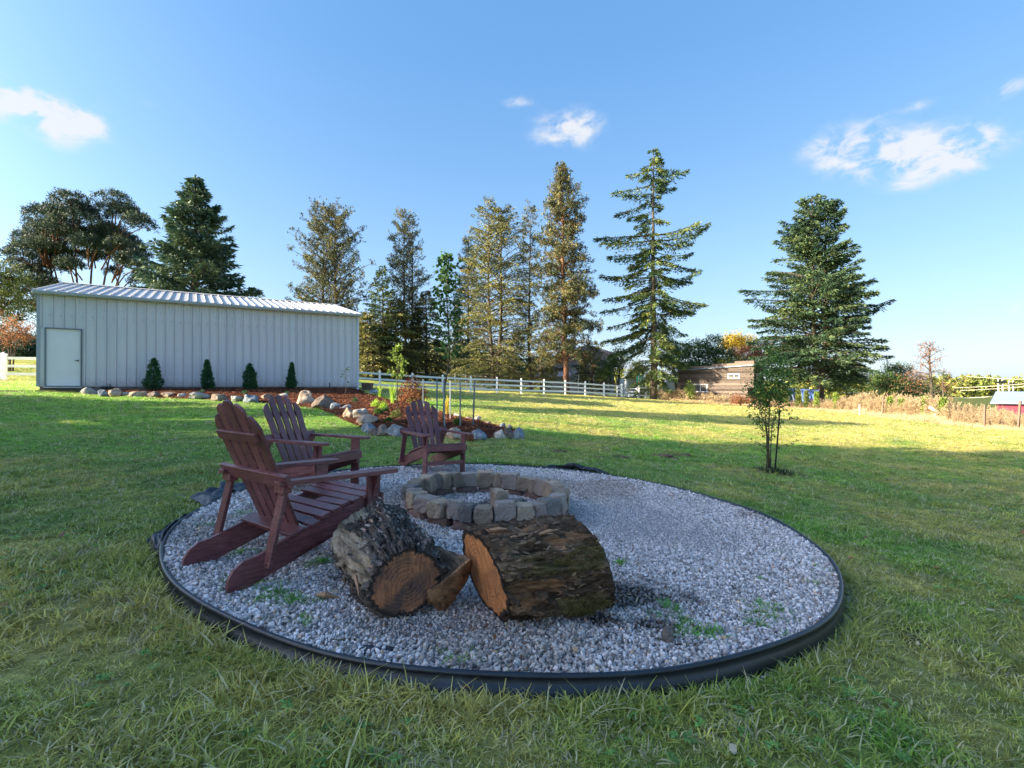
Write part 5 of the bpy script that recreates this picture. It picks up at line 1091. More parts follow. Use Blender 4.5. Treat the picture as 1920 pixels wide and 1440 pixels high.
# the spruce and the scots pine behind the barn
X, Y, H = tspec(365, 333, 33)
conifer('dense dark green spruce standing right behind the barn roof', X, Y, H, [(.08, 3.6, 4.2), (.3, 3.5, 3.8), (.42, 3.1, 3.3), (.6, 2.2, 2.5), (.8, 1.15, 1.25), (.93, .5, .5), (1, .08, .08)], 300, 'spruce_blue', tr=.28, up=.30, droop=.42, dens=72, kl=.34, kw=.085, seed=1, name='spruce_tree', hang=.25, wfac=.42)
X, Y, H = tspec(160, 385, 40)
def scots(label, X, Y, H, seed):
    rg = np.random.default_rng(seed); root = thing('pine_tree', label, 'tree', (X, Y, gz1(X, Y))); tm = MB(); fm = MB()
    trunks = [(-1.3, -2.8, .78), (-.3, -.9, .86), (.2, .8, .88), (.9, 2.1, .84), (1.4, 3.2, .76), (-2.0, -4.0, .66)]
    pads = [(-4.6, .76, 1.3), (-3.9, .86, 1.2), (-3.0, .93, 1.2), (-1.9, .985, 1.3), (-.7, .995, 1.1), (.5, .98, 1.1), (1.4, .90, 1.0), (2.2, .985, 1.2), (3.1, .95, 1.1), (3.9, .86, .9), (4.3, .76, .9), (-5.0, .66, 1.1), (-3.6, .74, 1.3), (-2.2, .82, 1.5), (-.8, .86, 1.6), (.9, .84, 1.3), (2.4, .86, 1.3), (3.2, .76, 1.0), (-4.2, .60, 1.2), (-2.8, .66, 1.1), (-1.2, .72, 1.2), (.4, .74, .9), (1.8, .73, .9), (3.4, .66, .8), (4.0, .58, .7), (-4.6, .52, 1.1), (-3.2, .54, 1.0), (-1.0, .62, .7), (2.4, .62, .6), (4.4, .50, .6), (-4.8, .44, 1.0), (-3.8, .38, 1.0), (-3.3, .86, 1.0), (-2.9, .80, 1.1), (-2.4, .74, 1.1), (-3.0, .68, 1.0), (.1, .80, 1.2), (1.0, .72, 1.0), (-1.6, .92, 1.2), (1.6, .80, 1.1)]
    for (xb, xt, f_) in trunks:
        yb, yt = abs(rg.normal(.5, .4)), abs(rg.normal(.8, .5)); s_ = np.linspace(0, 1, 8); P = np.stack([xb + (xt - xb) * s_ ** 1.5 + .12 * np.sin(s_ * 7 + xb) + (yb + (yt - yb) * s_) * X / Y, yb + (yt - yb) * s_, s_ * H * f_ - .2], 1); tm.tube(P, .15 * (1 - .8 * s_), 8)
    for (dx, f_, r) in pads:
        for rep in range(2):
            z = H * f_ + rg.normal(0, .2) - r * .25; dy = rg.uniform(-2.0, 2.0); xx = dx + rg.normal(0, .3) + dy * X / Y
            near_t_ = min(trunks, key=lambda t_: abs(t_[0] + (t_[1] - t_[0]) * .6 - dx)); bx = near_t_[0] + (near_t_[1] - near_t_[0]) * .5
            tm.tube([(bx, dy * .2, min(z - .9 - .25 * abs(xx - bx), near_t_[2] * H - .4)), ((bx + xx) / 2, dy * .6, z - .45), (xx, dy, z - .05)], [.06, .045, .02], 5, cap=False)
            nc = int(80 * r); a = rg.uniform(0, 6.3, nc); q = np.sqrt(rg.random(nc)); C = np.stack([xx + np.cos(a) * q * r * 1.15, dy + np.sin(a) * q * r, z + .42 * r * (1 - q ** 2) + rg.normal(0, .13, nc)], 1); m = 13
            P = np.repeat(C, m, 0) + rg.normal(0, .07, (nc * m, 3)); D = rg.normal(0, 1, (nc * m, 3)) + np.array([0, 0, .7]); t_ = np.repeat(np.clip(.45 + .25 * rg.normal(size=nc), 0, 1), m)
            fm.kites(P, D, .24 * rg.uniform(.7, 1.3, nc * m), .05, rg, t_)
    tm.build('trunk', M['bark_red'], root, True); fm.build('crown', M['pine'], root)
scots('broad flat layered pine with several reddish trunks behind the left end of the barn', X, Y, H, 2)
X, Y, H = tspec(10, 474, 34)
leafy('light green drooping tree cut off by the left edge behind the barn', X - 1.8, Y, H, [(-1.5, 0, H * .85, 2.2, 1.5), (.6, 0, H * .84, 1.5, .9), (2.0, 0, H * .80, 1.2, .7), (0, 0, H * .68, 2.8, 1.6), (1.8, 0, H * .58, 1.7, 1.1), (2.9, 0, H * .42, 1.0, 1.1), (-1, 1, H * .5, 2.4, 1.7), (3.4, 0, H * .70, .7, .8)], 'leaf_olive', tr=.2, nleaf=16000, ls=.13, seed=3, name='broadleaf_tree')
X, Y, H = tspec(18, 575, 31)
leafy('rust coloured shrub with thin leaves at the left edge beyond the white fence', X, Y, 3.2, [(-.3, 0, 2.6, 1.5, .9), (.9, 0, 2.3, .9, .6), (-1.4, 0, 2.2, 1.0, .9), (.2, 0, 1.9, 1.3, .5)], 'leaf_rust', 'bark_thin', .05, 3600, .09, 4, 'shrub', 'shrub', stems=4)
for k, (px, Y, r, h) in enumerate(((-30, 52, 3.0, 2.2), (20, 52, 2.6, 2.4), (62, 51, 2.4, 2.1), (100, 52, 2.4, 2.0))):
    X = at(px, Y); leafy(['dark clipped hedge mass at the left edge', 'dark blue green hedge behind the rust coloured shrub', 'dark hedge between the rust shrub and the barn wall', 'dark hedge hidden behind the barn corner'][k], X, Y, h, [(0, 0, h * .5, r, h * .55)], 'hedge', tr=.08, nleaf=9000, ls=.16, seed=40 + k, name='hedge', cat='hedge', twigs=False)
# small tips over the roof
for k, (px, py) in enumerate(((492, 552), (541, 556), (553, 562))):
    X, Y, H = tspec(px, py, 74); conifer(['tiny conifer tip showing over the barn roof right of the spruce', 'conifer tip showing over the middle of the barn roof', 'lower conifer tip beside the one over the barn roof'][k], X, Y, H, [(.3, 2, 2), (.7, 1.3, 1.3), (.93, .5, .5), (1, .05, .05)], 60, 'spruce', dens=16, seed=50 + k, name='conifer', group='conifer tips behind the barn')
# sparse tall conifers
X, Y, H = tspec(620, 391, 60)
conifer('sparse twin trunked conifer just right of the barn roof', X, Y, H, [(.25, 4.3, 4.6), (.45, 4.3, 4.3), (.60, 3.7, 4.0), (.72, 3.2, 3.6), (.85, 2.5, 2.5), (.95, 1.7, 1.5), (1, .8, .8)], 250, 'pine_sparse', tr=.30, style='tuft', dens=46, kl=.21, kw=.07, up=.25, droop=.1, seed=5, leaders=2, lsep=1.6)
X, Y, H = tspec(715, 498, 58)
conifer('small pointed conifer left of the thin twin trunked one', X, Y, H, [(.05, 3.0, 2.9), (.3, 3.0, 2.6), (.55, 2.3, 2.0), (.8, 1.3, 1.1), (.93, .6, .5), (1, .05, .05)], 170, 'fir', dens=26, seed=6, up=.2, droop=.35)
X, Y, H = tspec(767, 399, 62)
conifer('thin tall twin trunked conifer behind the white fence', X, Y, H, [(.12, 2.7, 2.7), (.35, 2.7, 2.7), (.55, 2.6, 2.8), (.65, 2.6, 2.6), (.80, 1.8, 1.9), (.92, 1.3, 1.3), (1, .5, .5)], 250, 'pine_sparse', tr=.24, style='tuft', dens=40, kl=.21, kw=.07, up=.22, droop=.1, seed=7, leaders=2, lsep=1.0)
for k, (px, py, Y, rl, rr_, mt, sd) in enumerate(((690, 585, 56, 3.0, 3.4, 'fir_gold', 8), (742, 560, 59, 3.6, 3.6, 'fir_gold', 9), (800, 545, 61, 3.0, 3.0, 'pine_sparse', 10), (662, 600, 66, 3.2, 3.2, 'fir', 13))):
    X, Y, H = tspec(px, py, Y)
    conifer(['low bushy golden green conifer at the right end of the barn', 'wide bushy golden conifer under the thin twin trunked tree', 'olive bushy conifer between the maple sapling and the thin tall tree', 'dark bushy conifer peeping out behind the barn corner'][k], X, Y, H, [(.0, rl, rr_), (.3, rl, rr_), (.6, rl * .75, rr_ * .75), (.85, rl * .4, rr_ * .4), (1, .2, .2)], 170, mt, dens=34, kl=.36, kw=.10, up=.1, droop=.5, seed=sd, hang=.6, smin=.25)
X, Y, H = tspec(877, 451, 64)
conifer('conifer with a bushy tip between the maple sapling and the big golden tree', X, Y, H, [(.1, 3.0, 3.0), (.4, 3.0, 2.8), (.65, 2.2, 2.0), (.85, 1.3, 1.2), (.97, .8, .8), (1, .3, .3)], 190, 'pine_sparse', style='tuft', dens=50, kl=.22, kw=.07, seed=11)
X, Y, H = tspec(928, 374, 54)
conifer('big golden brown conifer drooping to the ground behind the fence', X, Y, H, [(.02, 4.6, 4.2), (.2, 4.6, 4.2), (.4, 4.1, 4.0), (.6, 3.4, 3.6), (.75, 2.6, 3.0), (.88, 1.7, 2.0), (.96, .9, 1.0), (1, .4, .4)], 380, 'fir_gold', dens=34, kl=.25, kw=.08, up=.25, droop=.50, seed=12, tr=.30, hang=.8, leaders=2, lsep=1.5, smin=.2)
X, Y, H = tspec(995, 388, 57)
conifer('slender see-through conifer right of the big golden one', X, Y, H, [(.04, 2.2, 2.4), (.2, 2.2, 2.2), (.35, 1.9, 1.8), (.6, 1.9, 1.7), (.8, 1.8, 1.7), (.92, 1.2, 1.2), (1, .5, .5)], 190, 'pine_sparse', style='tuft', dens=34, kl=.21, kw=.07, seed=14, tr=.20, leaders=1)
X, Y, H = tspec(1055, 309, 50)
conifer('tall golden green conifer with an orange lit trunk behind the fence', X + .5, Y, H, [(.13, 3.4, 3.4), (.3, 3.5, 3.5), (.5, 3.1, 3.1), (.68, 2.3, 2.2), (.8, 1.8, 2.9), (.85, 1.5, 1.8), (.93, .9, .9), (1, .35, .35)], 350, 'pine_sparse', 'bark_red', style='tuft', dens=62, kl=.20, kw=.07, seed=15, tr=.30, up=.2, droop=.45, leaders=1, lean=-.03)
for k, (px, py, Y, w, mt, lb) in enumerate(((1015, 652, 60, 2.4, 'fir_gold', 'low golden drooping conifer in front of the grey house, left'), (1110, 640, 58, 2.3, 'pine_sparse', 'low olive conifer in front of the grey house, right'))):
    X, Y, H = tspec(px, py, Y); conifer(lb, X, Y, H, [(.1, w, w), (.4, w, w), (.7, w * .7, w * .7), (1, .3, .3)], 90, mt, dens=30, kl=.28, kw=.08, up=.15, droop=.5, seed=120 + k, hang=.8, smin=.2)
# the big fir: explicit long boughs
X, Y, H = tspec(1226, 277, 50)
def bgh(pxc, Y, Z0, H, L): return [((zat(p0, Y) - Z0) / H, (px - pxc) / FPX * Y, (zat(p1, Y) - Z0) / H, sag) for (p0, px, p1, sag) in L]
FIRB = bgh(1224, 50, gz1(X, Y), H, [(315, 1268, 322, .1), (330, 1284, 324, .2), (318, 1178, 326, .1), (345, 1150, 362, .1), (350, 1262, 352, .3), (362, 1168, 370, .1), (375, 1158, 398, .1), (395, 1180, 405, .1), (405, 1250, 420, .3),
  (440, 1322, 421, .25), (450, 1318, 428, .35), (448, 1298, 452, .5), (470, 1300, 470, .4), (440, 1116, 448, .0), (450, 1125, 458, .1), (468, 1140, 482, .2), (480, 1302, 505, .2), (470, 1180, 500, .3), (500, 1150, 520, .2), (510, 1290, 530, .2),
  (530, 1306, 508, .35), (545, 1320, 570, .2), (520, 1128, 515, .1), (540, 1135, 560, .1), (560, 1128, 585, .1), (565, 1300, 585, .2), (585, 1140, 615, .1), (590, 1310, 572, .3), (600, 1290, 625, .2), (610, 1130, 640, .1), (625, 1300, 650, .2), (630, 1145, 665, .1), (640, 1160, 680, .1), (650, 1290, 690, .1)])
FIRB = FIRB + [(h, x * .8, z, s) for h, x, z, s in FIRB[9::2]]
conifer('tallest fir with a bare upper trunk and long drooping boughs', X, Y, H, [(.03, 2.0, 2.4), (.15, 2.8, 2.8), (.28, 3.0, 2.6), (.42, 2.8, 2.6), (.52, 2.4, 2.4), (.60, 1.8, 1.0), (.72, 1.8, .8), (.80, 1.5, .8), (.86, 1.6, 1.5), (.93, 1.1, 1.1), (1, .25, .25)], 200, 'fir', tr=.36, dens=66, kl=.36, kw=.095, up=.02, droop=.38, seed=19, gapz=((.60, .85, .5), (.0, .10, .5)), hang=1.3, lean=-.003, name='fir_tree', smin=.14, wfac=.20, boughs=FIRB)
X, Y, H = tspec(1540, 368, 45)
SPB = bgh(1543, 45, gz1(X, Y), H, [(400, 1576, 398, .3), (390, 1500, 420, .1), (420, 1478, 432, .1), (440, 1462, 452, .1), (470, 1440, 492, .1), (480, 1580, 478, .2), (490, 1605, 478, .3), (505, 1622, 500, .3), (515, 1440, 520, .1), (530, 1630, 530, .2), (540, 1413, 542, .1), (550, 1647, 524, .35), (560, 1414, 562, .1), (575, 1662, 562, .35), (585, 1655, 580, .4), (590, 1425, 600, .1), (600, 1620, 600, .3),
  (625, 1428, 640, .1), (640, 1670, 652, .15), (650, 1655, 668, .2), (660, 1640, 690, .1), (655, 1430, 668, .1), (670, 1625, 705, .1), (680, 1440, 695, .1)])
conifer('big dense blue green fir standing alone right of the cabin', X, Y, H, [(.12, 4.0, 3.0), (.16, 4.8, 4.0), (.2, 5.2, 4.4), (.33, 5.3, 3.6), (.45, 5.3, 3.6), (.55, 4.6, 3.3), (.66, 3.8, 2.3), (.78, 2.9, 1.2), (.88, 2.1, 1.2), (.95, 1.0, 1.1), (1, .3, .3)], 330, 'spruce', tr=.36, dens=74, kl=.30, kw=.09, up=.22, droop=.40, seed=17, name='fir_tree', hang=.7, leaders=2, lsep=1.0, wfac=.32, boughs=SPB)
# broadleaf trees behind the cabin and at the right
def lt(label, px, pyt, Y, clumps_px, mat, n, ls, seed, name='broadleaf_tree', cat='tree', tr=.14, stems=1, bark='bark_grey', group=None, twigs=True):
    X = at(px, Y); z0 = gz1(X, Y); cl = []
    for (cx, cy, rx, rz) in clumps_px: cl.append((at(cx, Y) - X, random.uniform(-.3, .3) * rx * Y / FPX, zat(cy, Y) - z0, rx * Y / FPX, rz * Y / FPX))
    return leafy(label, X, Y, zat(pyt, Y) - z0, cl, mat, bark, tr, n, ls, seed, name, cat, group, stems=stems, twigs=twigs)
lt('dark green round headed tree behind the cabin roof', 1320, 625, 60, [(1300, 662, 30, 24), (1335, 648, 28, 20), (1350, 668, 30, 20), (1278, 655, 18, 18), (1320, 690, 40, 18)], 'leaf_dark', 11000, .19, 60)
lt('small dark green tree between the tall fir and the cabin', 1268, 640, 57, [(1262, 670, 20, 20), (1250, 640, 14, 18), (1285, 690, 22, 14), (1240, 610, 12, 16)], 'leaf_dark', 5000, .18, 61)
lt('bright yellow topped autumn tree behind the cabin', 1380, 624, 66, [(1375, 638, 20, 14), (1395, 645, 20, 14), (1362, 646, 12, 10)], 'leaf_yellow', 5200, .17, 62)
lt('orange brown autumn tree touching the yellow one behind the cabin', 1405, 640, 63, [(1400, 664, 26, 15), (1378, 662, 18, 10), (1430, 660, 22, 18)], 'leaf_rust', 5200, .17, 63)
lt('olive green tree low behind the cabin roof', 1360, 670, 58, [(1365, 684, 34, 13), (1410, 686, 30, 12)], 'leaf_olive', 4800, .17, 64)
lt('dark green tree low in front of the tall fir trunk', 1160, 650, 56, [(1150, 690, 22, 22), (1165, 668, 18, 18), (1130, 700, 14, 12)], 'leaf_dark', 5200, .15, 65)
lt('yellow green shrubby tree between the dark tree and the fir trunk', 1200, 675, 58, [(1195, 690, 18, 15), (1185, 705, 14, 12), (1215, 700, 12, 16)], 'leaf_yellow', 2600, .13, 66, tr=.06, stems=3)
lt('grey green bushes under the right side of the lone fir', 1590, 700, 56, [(1580, 715, 24, 14), (1610, 712, 18, 14), (1560, 728, 20, 12)], 'leaf_olive', 4800, .15, 67, 'shrub', 'shrub')
lt('thin bare dark purple shrub right of the lone fir', 1635, 690, 54, [(1632, 712, 16, 20), (1622, 700, 10, 12), (1645, 725, 14, 12)], 'hedge', 1100, .10, 68, 'shrub', 'shrub', tr=.05, stems=4, bark='bark_thin')
lt('leaning dark leaved tree right of the bare purple shrub', 1660, 685, 52, [(1665, 710, 26, 18), (1690, 698, 26, 16), (1675, 688, 18, 11), (1650, 725, 20, 14), (1708, 720, 24, 16)], 'leaf_dark', 6500, .14, 69, tr=.12)
lt('green bushes behind the dying tree above the dry weeds', 1715, 705, 50, [(1700, 735, 28, 10), (1735, 732, 26, 12), (1760, 738, 22, 10)], 'leaf_green', 4200, .13, 70, 'shrub', 'shrub')
# the dying, nearly bare tree
def baretree(label, px, Y, H, seed, spread, mat, n, lean=0.0, nb=26, name='dying_tree'):
    rg = np.random.default_rng(seed); X = at(px, Y); root = thing(name, label, 'tree', (X, Y, gz1(X, Y))); tm = MB(); fm = MB(); tips = []
    s_ = np.linspace(0, 1, 9); P = np.stack([lean * s_ * H + .06 * H / 4 * np.sin(s_ * 6), 0 * s_, s_ * H], 1); tm.tube(P, .028 * H * (1 - .85 * s_), 6)
    for k in range(nb):
        f_ = rg.uniform(.25, .97); a = rg.uniform(0, 6.3); b_ = np.array([np.interp(f_, s_, P[:, 0]), 0, f_ * H]); r = spread * (1.15 - f_) * rg.uniform(.5, 1.1) + .15 * H / 5; e = b_ + np.array([math.cos(a) * r, math.sin(a) * r, r * rg.uniform(.0, .6)]); m_ = (b_ + e) / 2 + np.array([0, 0, .12 * r])
        tm.tube([b_, m_, e], [.008 * H * .6, .005 * H * .6, .004], 4, cap=False)
        for q in range(5):
            t_ = rg.uniform(.4, 1); c0 = b_ * (1 - t_) + e * t_ + np.array([0, 0, .12 * r * (1 - abs(2 * t_ - 1))]); e2 = c0 + rg.normal(0, .22 * r + .06, 3) + np.array([0, 0, .05]); tm.tube([c0, e2], [.008, .004], 3, cap=False); tips.append(e2); tips.append((c0 + e2) / 2)
    tips = np.array(tips); C = np.repeat(tips, n, 0) + rg.normal(0, .07, (len(tips) * n, 3)); N = len(C)
    fm.kites(C, rg.normal(0, 1, (N, 3)), .09 * rg.uniform(.6, 1.3, N), .055, rg, rg.random(N)); tm.build('trunk', M['bark_grey'], root, True); fm.build('crown', M[mat], root)
baretree('half bare dying tree with a few brown leaves above the dry weeds', 1745, 38, zat(642, 38) - gz1(at(1745, 38), 38), 71, 2.7, 'leaf_rust', 4, 0.0, 46)
baretree('small hooked bare tree right of the dying tree', 1766, 37, zat(690, 37) - gz1(at(1766, 37), 37), 72, 1.6, 'leaf_dark', 2, .05, 18)
# golden and dark growth filling the foot of the tree line beyond the driveway
for k, (px, py, Y, w, mt, lb) in enumerate(((700, 640, 88, 44, 'fir_gold', 'golden green thicket beyond the far fence, nearest the barn corner'), (775, 630, 90, 44, 'leaf_olive', 'olive thicket beyond the far fence behind the lime sapling'), (845, 625, 88, 46, 'fir_gold', 'golden thicket beyond the far fence behind the maple sapling'), (905, 640, 90, 40, 'leaf_dark', 'dark thicket beyond the far fence under the big golden conifer'), (965, 668, 92, 40, 'leaf_dark', 'dark thicket beyond the low rail fence'))):
    X = at(px, Y); z0 = gz1(X, Y); h = zat(py, Y) - z0; r = w * Y / FPX
    leafy(lb, X, Y, h, [(-r * .5, 0, h * .42, r * .7, h * .44), (r * .4, .5, h * .5, r * .7, h * .46), (0, -.5, h * .3, r, h * .32)], mt, nleaf=15000, ls=.26, seed=90 + k, name='thicket', cat='shrubs', twigs=False)
# far woodland
rg = np.random.default_rng(80); b = MB()
for k in range(470):
    Y = rg.uniform(150, 190); px = rg.uniform(1560, 2150) if k > 250 else rg.uniform(560, 1600); X = at(px, Y); top = zat(rg.uniform(704, 722) if px > 1230 else rg.uniform(690, 712), Y); w = rg.uniform(1.6, 3.4); hh = top + 3.0
    con = rg.random() < .35; nn = 130; h_ = rg.random(nn); r_ = (w * (1 - h_) * .8 + .2) if con else w * np.sqrt(np.clip(1 - (2 * h_ - .9) ** 2 / 1.3, .05, 1)); a = rg.uniform(0, 6.3, nn); t0 = .35 + .3 * rg.random() if not con else .1 * rg.random()
    b.kites(np.stack([X + r_ * np.cos(a), Y + r_ * np.sin(a), -3.0 + h_ * hh], 1), rg.normal(0, 1, (nn, 3)), 1.0 * rg.uniform(.6, 1.3, nn), .75, rg, np.clip(t0 + rg.normal(0, .15, nn), 0, 1))
o = b.build('distant_woodland', M['far']); tag(o, 'far off autumn wood along the horizon at the right', kind='stuff')

# trees to the left, outside the picture, that throw the long shadows over the fire pit
SHADE = [(-23, -13, 15, 21), (-25.5, -8.5, 17, 22), (-24, -4, 16, 23), (-26, -.3, 16, 24), (-24.5, 3.2, 13.5, 25), (-25, 7.8, 7.0, 26), (-26, 10.8, 5.6, 27), (-34, -12, 18, 28), (-30.5, -10.2, 16, 31), (-30, -5.6, 17, 32), (-30.5, -1.8, 15, 33)]
conifer('tall bare stemmed pine outside the left edge that casts a thin shadow streak', -30, 12.2, 13.8, [(.70, 1.4, 1.4), (.8, 2.1, 2.1), (.92, 1.4, 1.4), (1, .3, .3)], 90, 'pine', style='tuft', dens=90, kl=.5, kw=.2, seed=34, name='pine_tree')
protoS = None
for k, (x, y, h, sd) in enumerate(SHADE):
    lb = 'tall dense fir outside the left edge whose shadow covers the lawn'
    if protoS is None or k == 4:
        protoS = conifer(lb, x, y, h, [(.02, 3.2, 3.2), (.3, 3.0, 3.0), (.55, 2.5, 2.5), (.8, 1.5, 1.5), (1, .2, .2)], 190, 'fir', dens=52, kl=.50, kw=.16, seed=sd, group='firs left of the picture'); protoH = h
    else:
        c = copy_tree(protoS); c.location = (x, y, gz1(x, y)); c.rotation_euler = (0, 0, sd * 1.1); c.scale = (1.1, 1.1, h / protoH)

# ------------------------------------------------------------------ buildings far away
s = NT('weathered_boards'); f = s.noise(3, 6, .7, st=(1, 1, 6)); g = s.noise(1.2, 4, .6)
c = s.ramp(f, [(.3, (.075, .055, .045)), (.55, (.15, .115, .095)), (.8, (.26, .21, .175))]); c = s.mix(1.0, c, s.ramp(s.rnd, [(0, .45), (1, 1.45)]), 'MULTIPLY'); M['boards'] = s.done(c, .85, s.bump(f, .4, .02), spec=.2)
M['glass'] = simple('window_glass', (.05, .07, .09), .08, .1, 2, 0, spec=.8); M['white_trim'] = simple('white_window_trim', (.75, .75, .74), .5, .05, 4, 0)
M['roof_blue'] = simple('blue_grey_metal_roof', (.19, .24, .31), .4, .12, 2, .02); M['grey_wall'] = simple('grey_house_siding', (.30, .32, .36), .7, .12, 2, .05); M['grey_roof'] = simple('grey_roof_shingles', (.27, .25, .27), .8, .25, 3, .2)
M['white_wall'] = simple('pale_house_wall', (.55, .58, .62), .7, .1, 2, .05); M['canvas'] = simple('pale_canvas', (.55, .58, .60), .7, .1, 2, .1); M['dark_canvas'] = simple('slate_canvas', (.12, .15, .19), .7, .1, 2, .1)
M['tarp_blue'] = simple('blue_tarp', (.10, .17, .40), .55, .2, 3, .4); M['tarp_dark'] = simple('dark_blue_tarp', (.03, .05, .11), .55, .2, 3, .4); M['red_wall'] = simple('dark_red_boards', (.20, .025, .05), .7, .2, 3, .1)
M['plank'] = simple('bleached_plank', (.66, .60, .52), .7, .15, 5, .2); M['pole'] = simple('pale_pole', (.62, .55, .46), .8, .15, 5, .1); M['green'] = simple('green_plastic', (.05, .36, .22), .45, .1, 3, .02); M['post_wood'] = simple('old_wood_post', (.16, .11, .08), .9, .3, 6, .3)

def win(parent, cx, cz, w, h, y=-.02, n=1, ft=.06):
    f_ = MB()
    f_.box((cx, y - .02, cz + h / 2 + ft / 2), (w + 2 * ft, .07, ft)).box((cx, y - .02, cz - h / 2 - ft / 2), (w + 2 * ft, .07, ft))
    for sx in (-1, 1): f_.box((cx + sx * (w / 2 + ft / 2), y - .02, cz), (ft, .066, h))
    fr_ = f_.build('window', M['white_trim'], parent)
    for k in range(n):
        pw_ = (w - (n - 1) * .05) / n; x_ = cx - w / 2 + pw_ / 2 + k * (pw_ + .05); MB().box((x_, y, cz), (pw_, .02, h)).build('pane', M['glass'], fr_)
        if k: MB().box((x_ - pw_ / 2 - .025, y - .015, cz), (.046, .05, h)).build('mullion', M['white_trim'], fr_)
    return fr_
# wooden cabin (a tiny house) at the right
cl_ = Vector((at(1271, 52), 52)); crt = Vector((at(1414, 47), 47)); dc = (crt - cl_); LC = dc.length; yc_ = math.atan2(dc.y, dc.x); gzc = -.75
cab = thing('cabin', 'small weathered brown board cabin with a low metal roof and white framed windows', 'cabin', (cl_.x, cl_.y, gzc), yc_)
DC = 2.6; topL, topR = zat(695, 52) - gzc, zat(685.5, 47) - gzc
nbd = 19; bh = (topL + .05) / nbd
for k in range(nbd):
    z0, z1 = .15 + k * bh, .15 + (k + 1) * bh; x1 = LC - (.55 if k < 9 else 0)
    b = MB().prism([(-.050, z0), (-.008, z1 + .01), (.01, z1 + .01), (.01, z0)], 'x', 0, x1).build('board', M['boards'], cab)
for k in range(3):
    z0, z1 = .15 + (nbd + k) * bh, .15 + (nbd + k + 1) * bh
    MB().prism([(-.030, z0), (-.008, z1 + .01), (.01, z1 + .01), (.01, z0)], 'x', (k + .6) * LC / 3.4, LC).build('board', M['boards'], cab)
for k in range(nbd + 1):     # right end wall, its lower part set back under the loft
    z0, z1 = .15 + k * bh, .15 + (k + 1) * bh; xe = LC - (.58 if k < 9 else .0)
    MB().prism([(xe + .028, z0), (xe + .006, z1 + .01), (xe - .01, z1 + .01), (xe - .01, z0)], 'y', .012, DC).build('board', M['boards'], cab)
MB().box((LC / 2 - .3, DC / 2 + .06, topL / 2), (LC - .7, DC - .16, topL - .3)).build('inner_wall', M['boards'], cab)
MB().box((LC - .3, DC / 2, .15 + 9 * bh - .04), (.62, DC, .06)).build('loft_floor', M['boards'], cab)
V = [(-.2, -.2, topL + .05), (LC + .2, -.2, topR + .10), (LC + .2, DC + .2, topR + .25), (-.2, DC + .2, topL + .2)]; V += [(x_, y_, z_ - .09) for x_, y_, z_ in V]
MB().add(V, [(0, 1, 2, 3), (7, 6, 5, 4), (0, 4, 5, 1), (1, 5, 6, 2), (2, 6, 7, 3), (3, 7, 4, 0)]).build('roof', M['roof_blue'], cab)
win(cab, 2.35, 1.72, 1.25, .66, n=2); win(cab, LC - 2.25 + .45, 2.84, .95, .34, n=2, ft=.07)
w_ = win(cab, 0, 0, .8, .55, n=2); w_.location = (LC + .0, DC * .42, 2.75); w_.rotation_euler = (0, 0, math.pi / 2)
MB().box((LC / 2, .5, .06), (LC - 1, .2, .16)).box((LC / 2, DC - .5, .06), (LC - 1, .2, .16)).build('trailer_beam', M['metal_dark'], cab)
for (px, yb, Y, w, h, mt, lb, sd) in ((1252, 754, 50.0, 1.0, 1.2, 'dry', 'dry brown bush at the end of the white fence', 131), (1285, 757, 49.0, 1.3, 1.3, 'dry', 'dry tan bush under the left end of the cabin', 132), (1294, 757, 48.6, .5, 2.1, 'leaf_pale', 'yellow green bush in front of the cabin left of its big window', 133), (1345, 762, 47.0, 1.4, 1.15, 'dry', 'dry tan bush under the big cabin window', 134), (1392, 765, 45.6, 1.2, 1.2, 'leaf_rust', 'rusty bush under the right end of the cabin', 135)):
    X = at(px, Y); z0 = gz1(X, Y); leafy(lb, X, Y, h, [(-w * .4, 0, h * .5, w * .6, h * .5), (w * .4, 0, h * .42, w * .6, h * .45), (0, -.2, h * .3, w * .8, h * .35)], mt, 'bark_thin', .04, 2600, .09, sd, 'bush', 'shrub', stems=3, group='bushes in front of the cabin')
# grey house with balcony beyond the fence
hx, hy = at(1014, 68), 68; hz = gz1(hx, hy) - .4
ho = thing('house', 'grey house with a lit sloping roof and dark balcony half hidden by the pines', 'house', (hx, hy, hz), -.12)
zt = lambda py: zat(py, 68) - hz
MB().box((6.3, 2.6, zt(668) / 2), (6.6, 4.8, zt(668))).build('wall', M['grey_wall'], ho)
MB().box((1.4, 2.9, zt(690) / 2), (3.1, 4.6, zt(690))).build('wall', M['grey_wall'], ho)
MB().prism([(-.5, zt(700)), (3.2, zt(660)), (6.3, zt(652)), (10.2, zt(668)), (10.2, zt(665)), (6.3, zt(648)), (3.2, zt(656)), (-.5, zt(696))], 'y', -.3, 6).build('roof', M['grey_roof'], ho)
MB().add([(-.6, -.8, zt(705)), (4.0, -.8, zt(705)), (4.0, 2.6, zt(668)), (-.6, 2.6, zt(680)), (-.6, -.8, zt(707)), (4.0, -.8, zt(707)), (4.0, 2.6, zt(670)), (-.6, 2.6, zt(682))], [(0, 1, 2, 3), (4, 7, 6, 5), (0, 4, 5, 1), (1, 5, 6, 2), (3, 2, 6, 7), (0, 3, 7, 4)]).build('porch_roof', M['grey_roof'], ho)
MB().box((6.9, -.55, zt(701)), (4.2, 1.3, .16)).build('balcony_floor', M['metal_dark'], ho)
for k in range(13): MB().box((4.95 + k * .325, -1.15, zt(701) + .5), (.05, .05, .95)).build('baluster', M['metal_dark'], ho)
for zz in (.35, .65, .97): MB().box((6.9, -1.15, zt(701) + zz), (4.1, .06, .06)).build('balcony_rail', M['metal_dark'], ho)
